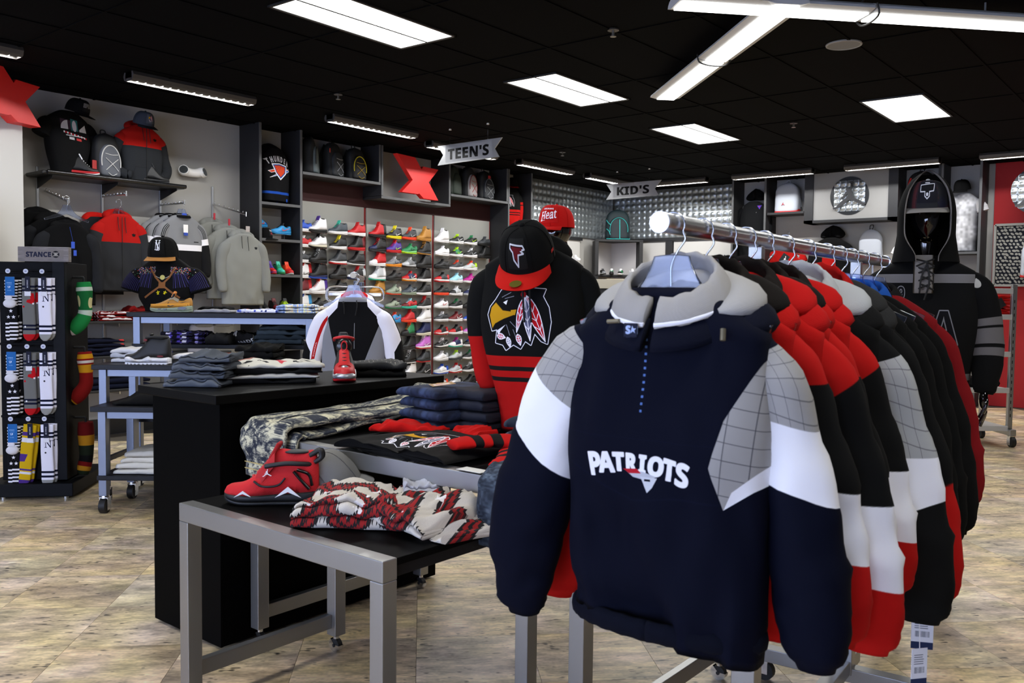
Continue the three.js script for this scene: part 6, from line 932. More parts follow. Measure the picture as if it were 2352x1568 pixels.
backpack('white draw-string bag with red base on the dark shelf', [WX - .2, 2.72, -5.28], -PI / 2, { h: .46, w: .38, d: .22, body: paleG, kind: 'sack', base: redN, seed: 4, extra: t => { put(t, 'figure_badge', figureShape(.03, .003).translate(-.03, .12, .112), redN, 'red leaping-figure badge'); } });
backpack('white backpack with red base hanging on the right wall', [WX - .12, 1.93, -4.06], -PI / 2, { h: .5, w: .33, d: .16, body: paleG, kind: 'sack', base: redN, seed: 5, extra: t => { put(t, 'figure_badge', figureShape(.028, .003).translate(.06, .13, .085), redN, 'red leaping-figure badge'); put(t, 'hang_loop', tube([V(-.02, .49, 0), V(-.02, .56, -.03), V(.02, .56, -.03), V(.02, .49, 0)], .006, 12, 6), mat(0x222222, .6)); } });
backpack('black and red backpack on the shelf left of hooded mannequin', [WX - .2, 2.74, -3.38], -PI / 2, { h: .46, w: .36, d: .2, body: bk, pocket: nyl(0x141414), trim: nyl(0x9c1714), seed: 6, extra: (t, z) => put(t, 'red_panel', merge([-1, 1].map(s => tube([V(s * .15, .03, .07), V(s * .165, .2, .075), V(s * .12, .36, .07)], .014, 14, 8))), redN) });
backpack('white backpack with red base in front of the framed print', [WX - .22, 1.72, -1.93], -PI / 2, { h: .5, w: .4, d: .2, body: paleG, pocket: nyl(0xaab0ba), base: redN, seed: 7 });
cap('white cap on top of the far silver shelf rack', [9.2, 1.55, -1.95], [0, CAMRY - .4, 0], { crown: cloth(0xc2c2c4), brim: cloth(0xc2c2c4), scale: 1.1 });
cap('grey wool cap with red button behind the red high-top', [1.985, .72, -2.41], [-.15, -.3, .55], { crown: cloth(0x7b7a77), brim: cloth(0x6f6e6b), button: mat(0xb3160f, .8), scale: 1.18 });
cap('black cap with red and blue lettering in the cubby corner', [5.82, 2.012, -8.28], [0, .5, 0], { crown: blackC, brim: blackC, scale: .95, patch: { w: .5, m: badge(1500, .08, .06, x => { x.fillStyle = '#111'; x.fillRect(-1, 0, 2, 1); word(x, 'THUN', 0, .02, .016, '#c9c9d2'); word(x, 'DER', 0, .042, .016, '#a83a44'); }) } });
cap('dark blue patterned cap low in the right wall cubby', [WX - .2, 1.9, -5.84], [0, -PI / 2, 0], { crown: cloth(0x141a3c), brim: cloth(0x101116) });
single('cap_shelf', 'small dark shelf under the blue patterned cap', 'shelf', rbox(.36, .02, .4, WX - .2, 1.885, -5.82), laminate);

// ---------- folded clothes: one cloth laid in a serpentine of layers ----------
function foldGeo(w, d, t, layers, o = {}) {
  const { seed = 1, amp = .006, sag = 0, taper = 0, nx = 22 } = o, path = [], r = t / 2;
  for (let k = 0; k < layers; k++) { const y = r + k * t, a = k % 2 ? 1 : -1, L = d / 2 - r; for (let i = 0; i <= 8; i++) path.push([a * lerp(L, -L, i / 8) * -1 * -1, y]); if (k < layers - 1) for (let i = 1; i < 5; i++) { const q = -PI / 2 + PI * i / 5; path.push([-a * (L + r * cos(q)), y + r + r * sin(q)]); } }
  const n = path.length, th = t * .44, rings = [];
  const outline = []; const nor = i => { const p = path[max(0, i - 1)], q = path[min(n - 1, i + 1)], L = hypot(q[0] - p[0], q[1] - p[1]) || 1; return [-(q[1] - p[1]) / L, (q[0] - p[0]) / L]; };
  for (let i = 0; i < n; i++) { const m = nor(i); outline.push([path[i][0] + m[0] * th, path[i][1] + m[1] * th]); } for (let i = n - 1; i >= 0; i--) { const m = nor(i); outline.push([path[i][0] - m[0] * th, path[i][1] - m[1] * th]); }
  const H = layers * t;
  for (let i = 0; i <= nx; i++) { const f = i / nx * 2 - 1, ed = 1 - pow(abs(f), 8) * .35; rings.push(outline.map(([z, y]) => V(f * w / 2 + .01 * (vnoise(z * 12 + seed, y * 30, seed) - .5) * (abs(f) > .9 ? 1 : .2), max(.0005, y * ed + (y / H) * (amp * 2 * (vnoise(f * 3 + seed * 3, z * 9 + seed, seed) - .5) + amp * (vnoise(f * 9 + seed, z * 25, seed + 3) - .5)) + sag * (1 - f * f)), z * (1 - taper * (f + 1) / 2) + .012 * (vnoise(f * 3 + seed, y * 20, seed + 7) - .5)))); }
  return loft(rings, { cap0: true, cap1: true, uv: p => [p.x, p.z + p.y] });
}
const foldCache = {};
function folded(name, label, cat, x, y, z, ry, w, d, t, layers, m, o = {}) { const g = single(name, label, cat, foldGeo(w, d, t, layers, o), m, o.group); g.position.set(x, y, z); g.rotation.y = ry; return g; }
function pile(name, n, labelFn, cat, x, y, z, ry, w, d, t, layers, mats, o = {}) { for (let i = 0; i < n; i++) folded(name, labelFn(['bottom', 'second', 'third', 'fourth', 'fifth', 'sixth'][i] + (i && i === n - 1 ? ' and topmost' : '')), cat, x + .012 * (hash(i, o.seed || 1) - .5), y + i * t * layers * 1.03, z + .012 * (hash(i, 7) - .5), ry + .08 * (hash(i, 9) - .5), w, d, t, layers, mats[i % mats.length], { ...o, seed: (o.seed || 1) + i, group: o.group }); }
const denimT = (a, b, k, seed) => dataTex(256, 256, (x, y) => { const n = vnoise(x / 32, y / 32, seed, 8, 8) * .6 + vnoise(x / 9, y / 12, seed + 1, 28, 21) * .4, f = clamp((n - .5) * k + .45), g = .9 + .2 * hash(x, y, 4); return [lerp(a[0], b[0], f) * g, lerp(a[1], b[1], f) * g, lerp(a[2], b[2], f) * g]; });
const rep = (t, r) => { t.repeat.set(r, r); return t; };
const denim = new THREE.MeshStandardMaterial({ map: rep(denimT([14, 20, 40], [52, 66, 98], 1.5, 3), 3), roughness: .95 }), denim2 = new THREE.MeshStandardMaterial({ map: rep(denimT([24, 32, 44], [88, 100, 112], 2.0, 6), 3), roughness: .95 });
const acid = new THREE.MeshStandardMaterial({ map: rep(dataTex(512, 512, (x, y) => { const w = vnoise(x / 40, y / 40, 3, 13, 13) * 30, n = .4 * vnoise((x + w) / 52, (y + w) / 34, 9) + .35 * vnoise((x - w) / 17, (y + w) / 12, 4) + .25 * vnoise(x / 5, y / 5, 6), f = clamp((n - .5) * 3.2 + .5), g = .9 + .2 * hash(x, y, 4); return [lerp(26, 196, f) * g, lerp(31, 190, f) * g, lerp(44, 160, f) * g]; }), 1.6), roughness: .95 });
// on the taller front table
{
  // acid-wash jeans running along the left end and over the near edge
  const strip = (x1, x0, z, w, y, t, drop, seed, spread) => { const P = []; for (let i = 0; i <= 18; i++) { const f = i / 18, x = lerp(x1, x0, f); P.push(V(x, y + .012 * sin(f * 7 + seed) * (1 - f * .6) + .05 * (1 - f) ** 2, z)); } for (let i = 1; i <= 6; i++) { const a = i / 6 * PI / 2; P.push(V(x0 - .05 * sin(a), y - .05 * (1 - cos(a)), z)); } for (let i = 1; i <= 8; i++) P.push(V(x0 - .05 - .006 * sin(i), y - .05 - drop * i / 8, z)); const C = new THREE.CatmullRomCurve3(P), rings = [], N = 60; for (let i = 0; i <= N; i++) { const f = i / N, p = C.getPoint(f), T = C.getTangent(f), n = V(-T.y, T.x, 0).normalize(); if (n.y < 0 && i < N * .5) n.negate(); if (i >= N * .5 && n.x > 0) n.negate(); const W = w * (1 - .15 * f * spread) / 2; rings.push([...Array(24)].map((_, j) => { const a = j / 24 * 2 * PI, c = cos(a), s = sin(a); return p.clone().add(V(0, 0, sign(c) * pow(abs(c), .6) * W + .02 * sin(f * 5 + seed))).addScaledVector(n, sign(s) * pow(abs(s), .55) * t / 2 + .009 * (vnoise(f * 14 + seed, c * 2.5 + 5, seed) - .5) * 2); })); } return loft(rings, { cap0: true, cap1: true, uv: (p, f, j) => [f * 1.35, p.z + .1 * sin(j * 2 * PI)] }); };
  const L = [['lower acid-washed jeans under the draped top pair', .868, .03, .12, 4, denim2], ['top acid-washed jeans draped over the table corner', .902, .034, .15, 2, acid]];
  for (const [l, y, t, dr, sd, m] of L) { const g = thing('jeans', l, 'jeans', [0, 0, 0], 0, 'acid-washed jeans on the table'); put(g, 'leg', strip(2.93, 2.035 + (sd === 4 ? .03 : 0), -2.82, .3, y, t, dr, sd, 1), sd === 4 ? acid : m); if (sd === 2) { put(g, 'hem_stitch', merge([.03, .055].map(k => tube([V(1.964, y - .05 - dr + k, -2.92), V(1.961, y - .05 - dr + k, -2.82), V(1.964, y - .05 - dr + k, -2.73)], .0018, 20, 5))), mat(0xb9a468, .8)); put(g, 'side_seam', tube([V(2.9, y + .07, -2.75), V(2.6, y + .035, -2.78), V(2.2, y + .028, -2.8), V(2.03, y + .016, -2.79), V(1.975, y - .04, -2.79)], .003, 40, 5), mat(0x23242c, .9)); put(g, 'waistband', tr(rbox(.05, .05, .31, 0, 0, 0, .02), 2.93, .965, -2.82, 0, 0, .4), acid); } }
  pile('folded_jeans', 4, k => k + ' of the dark blue jeans stack beside acid-washed pair', 'jeans', 2.70, .852, -2.53, -PI / 2 - .1, .25, .34, .0215, 2, [denim], { seed: 3, group: 'dark blue folded jeans', amp: .004 });
  pile('folded_jeans', 4, k => k + ' of the dark jeans stack next to the bird hoodie', 'jeans', 2.78, .852, -2.375 - .02, -PI / 2 + .05, .02 + .2, .3, .021, 2, [mat(0x0c1020, .9)], { seed: 8, group: 'darkest folded jeans', amp: .004 });
  single('paper_label', 'tan paper label on top of the dark blue jeans', 'label', rbox(.1, .002, .06).rotateY(-.5).rotateZ(.1).translate(2.62, 1.038, -2.5), printed(print(.1, .06, 900, x => { x.fillStyle = '#a98a63'; x.fillRect(-1, 0, 2, 1); x.fillStyle = '#d9c9c0'; x.fillRect(-.04, .02, .07, .03); x.fillStyle = '#b04040'; x.fillRect(-.03, .03, .03, .008); }), .8));
  pile('folded_jeans', 3, k => k + ' of the faded jeans pile left of the navy jacket', 'jeans', 2.56, .852, -1.83, -PI / 2 + .1, .3, .32, .021, 2, [denim2], { seed: 5, group: 'faded jeans beside the rail', amp: .004 });
  const g = single('jeans', 'faded blue jeans hanging over the table edge behind the jacket', 'jeans', strip(2.5, 2.035, -1.62, .2, .875, .05, .17, 7, .2), denim2);
  // laid-out hoodie with the bird print
  const h = thing('folded_hoodie', 'black hoodie with bird print lying flat on the table', 'hoodie', [2.47, .852, -2.2], -PI / 2);
  const flatBody = torsoGeo({ L: .44, nw: .11, sw: .25, ss: .05, cw: .27, hw: .27, d: .034, db: .006, nd: .03, PW: .6, PH: .44, fold: .007, seed: 4 }).rotateX(-PI / 2).translate(0, .008, 0);
  put(h, 'torso', flatBody, pr(.6, .44, 1700, '#131211', x => { x.save(); x.translate(-.0, .26); x.scale(1.25, 1.2); bird(x, 0, 0, .115); x.restore(); }));
  put(h, 'hood', foldGeo(.3, .12, .02, 2, { seed: 3, amp: .02 }).rotateY(.25).translate(-.28, .012, .05), cloth(0xb5120e)); put(h, 'hood', foldGeo(.16, .1, .018, 2, { seed: 5, amp: .015 }).rotateY(-.2).translate(.02, .02, .0), cloth(0xb5120e));
  const slv = printed(print(.3, .6, 600, x => { x.fillStyle = '#b5120e'; x.fillRect(-1, 0, 2, 1); x.fillStyle = '#131211'; for (const a of [.12, .3, .42]) x.fillRect(-1, a, 2, .06); }), .95);
  put(h, 'sleeve', sleeveGeo([[.32, .0, 0, .07], [.27, -.1, .012, .07], [.2, -.2, .018, .062], [.15, -.3, .012, .05]], { flatZ: .32, seed: 6, wr: .12 }).rotateX(-PI / 2).translate(.06, .042, .04), slv); put(h, 'sleeve', sleeveGeo([[.2, .0, 0, .06], [.27, -.1, .008, .06], [.33, -.2, .008, .055], [.36, -.3, .0, .045]], { flatZ: .3, seed: 9, wr: .12 }).rotateX(-PI / 2).translate(.1, .022, .08), slv);
  put(h, 'price_tag', merge([rbox(.1, .0015, .05, .38, .004, .42, .0005)]), mat(0xdad9d2, .7), 'white paper price tag');
}
// patterned shorts on the lower front table
{
  const N = 512, zig = dataTex(N, N, (px, py) => {
    const X = px / N, Y = py / N, st = 1 / 32, q = (v, s) => floor(v / s) * s, tri = v => abs(((v % 1) + 1) % 1 - .5) * 2, jag = q(tri(X * 2), .125), b = ((Y * 2 + .5 * (tri(q(X, st) * 2)) + .06 * tri(X * 32)) % 1 + 1) % 1;
    const n = .94 + .08 * hash(px, py, 2); let c = [206, 198, 186]; if (b > .2 && b < .72) c = [22, 19, 19]; if (b > .3 && b < .42) c = [150, 22, 22]; if (b > .52 && b < .64) c = [150, 22, 22];
    const dx = tri(X * 2 + .25), dy = tri(Y * 2 + .1); if (dx + dy < .22 + .06 * tri(Y * 40)) c = [236, 232, 232]; return c.map(v => v * n);
  }); zig.repeat.set(3.1, 3.1);
  const m = new THREE.MeshStandardMaterial({ map: zig, roughness: .95 });
  const a = thing('folded_shorts', 'red, black and cream zigzag shorts on the front table', 'shorts', [1.86, .701, -2.03], -1.25);
  put(a, 'leg', foldGeo(.34, .3, .017, 5, { seed: 3, amp: .02, nx: 30 }).rotateY(.25).translate(-.07, 0, .01), m); put(a, 'leg', foldGeo(.24, .27, .016, 4, { seed: 7, amp: .026, nx: 26, sag: .012 }).rotateY(-.35).translate(.17, .008, .03), m); put(a, 'leg', foldGeo(.14, .22, .012, 2, { seed: 9, amp: .02 }).rotateY(-.6).translate(.3, .0, .06), m);
  put(a, 'lining', foldGeo(.15, .12, .014, 3, { seed: 5, amp: .02 }).rotateY(.5).translate(-.06 + .13, .055, -.17), cloth(0xb2b3bb), 'pale grey lining'); put(a, 'button', ell(.008, .004, .008, .02, .098, .12, 10, 6), mat(0xd8d8d8, .3, { metalness: .8 }));
}
// on the counter
{
  const sweat = cloth(0x4b5058), navyL = cloth(0x2a3550);
  [0, 1, 2, 3].forEach(i => folded('folded_sweatpants', ['bottom', 'second', 'third', 'topmost'][i] + ' of the grey sweatpants stack on the counter', 'sweatpants', 2.05 + .01 * i, 1.013 + i * .0345, -3.36 + .01 * i, -.95 + .1 * (i % 2), .24 - .01 * i, .2, .0115, 3, i % 2 ? sweat : cloth(0x555a62), { seed: 3 + i * 2, amp: .016, group: 'grey sweatpants on the counter' }));
  const tee = pr(.6, .4, 900, '#cfccc2', () => { });
  const blackWhite = printed(print(.4, .4, 900, x => { x.fillStyle = '#cdcabf'; x.fillRect(-1, 0, 2, 1); x.strokeStyle = '#17171a'; x.lineWidth = .016; x.beginPath(); x.moveTo(-.14, .12); x.lineTo(-.09, .2); x.lineTo(-.04, .12); x.stroke(); poly(x, [[-.02, .2], [.02, .12], [.05, .2]], '#c8404c'); x.beginPath(); x.ellipse(.12, .16, .04, .05, 0, 0, 7); x.stroke(); x.fillStyle = '#151517'; for (let i = 0; i < 9; i++) x.fillRect(-.2 + i * .05, .3, .03, .03); }), .9); blackWhite.map.wrapS = blackWhite.map.wrapT = THREE.RepeatWrapping; blackWhite.map.repeat.set(2.5, 2.5); blackWhite.map.offset.set(.5, .5);
  [[cloth(0x161617), 'bottom black layer of the tee pile on the counter'], [cloth(0xc9c6bd), 'white middle layer of the tee pile on the counter'], [cloth(0x171718), 'black tee below the printed one on the counter'], [blackWhite, 'topmost white tee with black lettering on the counter']].forEach(([m, l], i) => folded('folded_tee', l, 't-shirt', 2.35 + .01 * i, 1.013 + i * .022, -3.32 + .008 * i, -.55, .4, .27, .0105, 2, m, { seed: 11 + i, amp: .012, group: 'printed tees on the counter' }));
  const stud = dataTex(256, 256, (x, y) => { const d = hypot(x % 32 - 16, y % 32 - 16), on = d < 4 && floor(y / 32) % 3 !== 0; return on ? [200, 195, 180] : [16, 16, 16]; }); stud.repeat.set(6, 6);
  const sm_ = new THREE.MeshStandardMaterial({ map: stud, roughness: .8 });
  [0, 1].forEach(i => folded('folded_pants', ['lower', 'upper'][i] + ' black studded pants folded on the counter', 'pants', 2.89, 1.013 + i * .034, -3.24, -.7, .33, .24, .016, 2, i ? sm_ : cloth(0x0c0c0b), { seed: 21 + i, amp: .01, group: 'black studded pants' }));
}
// on the stepped tables
{
  const T2 = (x, z) => onTable(3.18, -6.10, x, z), T1 = (x, z) => onTable(2.75, -5.73, x, z), T0 = (x, z) => onTable(2.63, -5.50, x, z), put4 = (fn, name, label, cat, x, y, z, w, d, t, n, m, o = {}) => { const p = fn(x, z); return folded(name, label, cat, p.x, y, p.z, CAMRY + (o.turn || 0), w, d, t, n, m, o); };
  const white = cloth(0xdad8d8), bluew = printed(print(.3, .3, 600, x => { x.fillStyle = '#d6d8e8'; x.fillRect(-1, 0, 2, 1); for (let i = 0; i < 260; i++) { x.fillStyle = ['#2f43a8', '#4a63c8', '#e6e8f4', '#23306a'][floor(hash(i, 1) * 4)]; x.fillRect(-.15 + hash(i, 2) * .3, hash(i, 3) * .3, .012, .01); } x.fillStyle = '#d0455a'; x.fillRect(-.02, .05, .05, .03); }), .9), skyw = new THREE.MeshStandardMaterial({ map: rep(denimT([70, 105, 170], [232, 236, 246], 2.4, 14), 3), roughness: .9 });
  bluew.map.wrapS = bluew.map.wrapT = THREE.RepeatWrapping; bluew.map.repeat.set(3.3, 3.3);
  put4(T2, 'folded_tee', 'pale grey folded tee right of the wheat sneaker', 't-shirt', .58, 1.264, -.08, .27, .2, .011, 2, cloth(0x97979a), { seed: 3 }); put4(T2, 'folded_tee', 'black folded tee behind the pale grey one', 't-shirt', .5, 1.264, -.3, .22, .18, .02, 2, blackC, { seed: 4 });
  put4(T2, 'folded_tee', 'blue and white speckled folded tee on tallest table', 't-shirt', .9, 1.264, -.08, .29, .22, .013, 2, bluew, { seed: 5 });
  [0, 1, 2].forEach(i => put4(T2, 'folded_shirt', ['bottom', 'middle', 'topmost'][i] + ' sky blue washed shirt at the table end', 'shirt', 1.16, 1.264 + i * .021, -.12, .28 - .01 * i, .24, .01, 2, skyw, { seed: 6 + i, group: 'sky blue washed shirts' }));
  // lower shelf of the tallest table
  const purple = printed(print(.3, .3, 500, x => { x.fillStyle = '#14121f'; x.fillRect(-1, 0, 2, 1); for (let i = 0; i < 160; i++) { x.fillStyle = ['#4a3a9a', '#8d86c8', '#23204a', '#c9c6d8', '#0d0c14'][floor(hash(i, 5) * 5)]; x.fillRect(-.15 + hash(i, 6) * .3, hash(i, 7) * .3, .03, .014); } }), .9); purple.map.wrapS = purple.map.wrapT = THREE.RepeatWrapping; purple.map.repeat.set(3.3, 3.3);
  [0, 1, 2].forEach(i => put4(T2, 'folded_tee', ['bottom', 'middle', 'topmost'][i] + ' purple patterned tee under the tallest tabletop', 't-shirt', .36, 1.037 + i * .03, -.1, .3, .24, .014, 2, i === 2 ? purple : purple, { seed: 12 + i, amp: .01, group: 'purple patterned tees' }));
  const bl = printed(print(.3, .3, 500, x => { x.fillStyle = '#1a1a1c'; x.fillRect(-1, 0, 2, 1); word(x, 'UNDEFEATED', 0, .15, .04, '#c9c9c9', { rot: -.3 }); }), .9); bl.map.wrapS = bl.map.wrapT = THREE.RepeatWrapping; bl.map.repeat.set(3.3, 3.3);
  put4(T2, 'knit_beanie', 'black pompom beanie under the tallest tabletop', 'beanie', .62, 1.037, -.04, .17, .17, .035, 2, cloth(0x1c1c1d), { seed: 15, amp: .02 }); put4(T2, 'folded_tee', 'black folded tee with white script under the tabletop', 't-shirt', .72, 1.037, -.2, .24, .2, .04, 2, bl, { seed: 16, amp: .02 });
  [0, 1, 2, 3].forEach(i => put4(T2, 'folded_joggers', ['bottom', 'second', 'third', 'topmost'][i] + ' slate joggers piled under the tallest tabletop', 'joggers', 1.0 + .02 * i, 1.037 + i * .034, -.18, .36, .26, .0165, 2, i % 2 ? cloth(0x2c343a) : cloth(0x39434a), { seed: 17 + i, amp: .014, turn: .15, group: 'slate joggers pile' }));
  [0, 1].forEach(i => put4(T2, 'folded_pants', ['lower', 'upper'][i] + ' black pants folded low behind the counter', 'pants', 1.05, .502 + i * .07, -.15, .45, .3, .035, 2, cloth(0x0e0e0e), { seed: 30 + i, amp: .02, group: 'black pants low behind the counter' }));
  // middle table
  [0, 1, 2].forEach(i => put4(T1, 'folded_tee', ['bottom', 'middle', 'topmost'][i] + ' white folded tee left of the black boot', 't-shirt', .13, .931 + i * .031, -.27, .24, .22, .015, 2, i === 1 ? cloth(0xbfc0c4) : white, { seed: 40 + i, amp: .008, group: 'white tees left of the boot' }));
  [0, 1].forEach(i => put4(T1, 'folded_tee', ['lower', 'upper'][i] + ' black and white tee right of the black boot', 't-shirt', .58, .931 + i * .03, -.2, .26, .22, .0145, 2, i ? white : cloth(0x3a3a3b), { seed: 44 + i, amp: .01, group: 'tees right of the boot' }));
  put4(T1, 'folded_tee', 'salmon pink folded tee on the middle stepped table', 't-shirt', .85, .931, -.2, .3, .2, .02, 2, cloth(0xa8766a), { seed: 47, amp: .012 }); put4(T1, 'folded_tee', 'orange folded tee behind the grey sweatpants stack', 't-shirt', .72, .931, -.36, .14, .12, .03, 2, cloth(0xc0451c), { seed: 48 });
  [0, 1, 2].forEach(i => put4(T1, 'folded_hoodie', ['bottom', 'middle', 'topmost'][i] + ' black hoodie folded beyond the salmon tee', 'hoodie', .98, .931 + i * .04, -.3, .26, .3, .02, 2, cloth(0x121211), { seed: 50 + i, amp: .02, group: 'black hoodies on the middle table' }));
  // lowest table: black cloth on top, white stack below
  put4(T0, 'folded_hoodie', 'black folded hoodie on the lowest stepped table', 'hoodie', .33, .687, -.18, .5, .28, .026, 2, cloth(0x171614), { seed: 55, amp: .03 });
  [0, 1, 2, 3].forEach(i => put4(T0, 'folded_polo', ['bottom', 'second', 'third', 'topmost'][i] + ' cream polo shirt on the lowest shelf stack', 'shirt', .33 + .015 * i, .247 + i * .037, -.2, .5 - .02 * i, .34, .018, 2, cloth(i === 3 ? 0xb9b7b0 : 0xcfccc2), { seed: 60 + i, amp: .006, group: 'cream polos on the bottom shelf' }));
}
// low wall shelves behind
{
  const red = cloth(0x74100f), striped = printed(print(.3, .3, 500, x => { x.fillStyle = '#74100f'; x.fillRect(-1, 0, 2, 1); x.fillStyle = '#d8d0d0'; for (let i = 0; i < 6; i++) x.fillRect(-.15, i * .05, .3, .014); }), .9); striped.map.wrapS = striped.map.wrapT = THREE.RepeatWrapping; striped.map.repeat.set(3.3, 3.3);
  [0, 1, 2].forEach(i => folded('folded_track_top', ['bottom', 'middle', 'topmost'][i] + ' dark red striped track top on low wall shelf', 'track top', 4.12, 1.132 + i * .028, -8.33, .05, .34, .24, .0135, 2, striped, { seed: 70 + i, amp: .012, group: 'dark red striped track tops' }));
  [0, 1].forEach(i => folded('folded_track_top', ['lower', 'upper'][i] + ' plain dark red top left of striped ones', 'track top', 3.74, 1.132 + i * .03, -8.35, 0, .32, .26, .015, 2, red, { seed: 74 + i, group: 'plain dark red tops' })); folded('folded_track_top', 'dark red hood heap behind the striped track tops', 'track top', 4.45, 1.132, -8.4, .1, .34, .2, .04, 3, red, { seed: 76, amp: .03 });
  const nv = cloth(0x0e1224); [0, 1, 2, 3].forEach(i => { const g = folded('folded_pants', ['bottom', 'second', 'third', 'topmost'][i] + ' navy track pants with red stripe on middle shelf', 'pants', 3.95, .802 + i * .04, -8.36, .05, .5, .28, .0195, 2, nv, { seed: 80 + i, amp: .01, group: 'navy track pants' }); put(g, 'stripe', rbox(.05, .02, .03, .22, .02, .13, .008), mat(0xc0201c, .8), 'red stripe'); });
  [0, 1].forEach(i => folded('folded_pants', ['lower', 'upper'][i] + ' royal blue folded pants on the middle wall shelf', 'pants', 4.5, .802 + i * .035, -8.36, 0, .4, .26, .017, 2, cloth(0x14206a), { seed: 86 + i, group: 'royal blue pants' })); [0, 1].forEach(i => folded('folded_pants', ['lower', 'upper'][i] + ' dark pants on the lowest wall shelf', 'pants', 4.1, .482 + i * .05, -8.36, 0, .7, .28, .024, 2, nv, { seed: 88 + i, group: 'dark pants on the lowest shelf' }));
  // shorts hanging below the end of the shelf
  [0, 1].forEach(i => { const t = thing('shorts', ['left', 'right'][i] + ' grey fleece shorts hanging below the grey hoodies', 'shorts', [5.08 + i * .22, 1.08, -8.3], 0, 'grey fleece shorts'); put(t, 'body', torsoGeo({ L: .42, nw: .13, sw: .15, ss: .03, cw: .17, hw: .2, d: .05, db: .04, seed: 3 + i, nd: .04 }), cloth(i ? 0x77756f : 0x94939a)); put(t, 'waistband', collarGeo(.13, .042, -.012, -.012, .008, .018, {}), cloth(0x6d6c68)); put(t, 'clip_hanger', merge([rbox(.3, .012, .012, 0, .02, 0, .003), rbox(.02, .05, .02, -.1, .005, .03, .003), rbox(.02, .05, .02, .1, .005, .03, .003)]), clearPl); });
  // red folded clothes on the far rack
  const f = (x, z) => V(9.66, 0, -1.62).addScaledVector(uDir, x).addScaledVector(vDir, -z), rc = cloth(0xa8150f);
  for (const [y, n, w] of [[1.28, 6, 'upper'], [.92, 5, 'lower']]) for (let i = 0; i < n; i++) { const p = f(-.2 - (w === 'lower' ? .06 : 0), -.18); folded('folded_tee', `${['bottom', 'second', 'third', 'fourth', 'fifth', 'sixth'][i]} red folded tee on the ${w} far rack shelf`, 't-shirt', p.x, y + i * .031, p.z, CAMRY, .4, .3, .015, 2, rc, { seed: 90 + i + (w === 'lower' ? 10 : 0), amp: .012, group: 'red tees on the far rack' }); }
  for (const [y, z, w] of [[1.36, .0, 'upper'], [1.0, -.02, 'lower']]) { const p = f(-.12, z); const t = single('price_tag', 'small paper tag on the ' + w + ' red stack of the far rack', 'tag', rbox(.06, .09, .002, 0, 0, 0, .0008), mat(w === 'upper' ? 0x1c1c1e : 0xd9d9dc, .6)); t.position.set(p.x, y + .03, p.z); t.rotation.set(0, CAMRY, w === 'upper' ? .6 : 0); }
  const q = f(-.45, -.2); folded('folded_pants', 'black folded pants on the far rack lower shelf', 'pants', q.x, .572, q.z, CAMRY, .7, .35, .045, 2, cloth(0x171718), { seed: 99 });
}
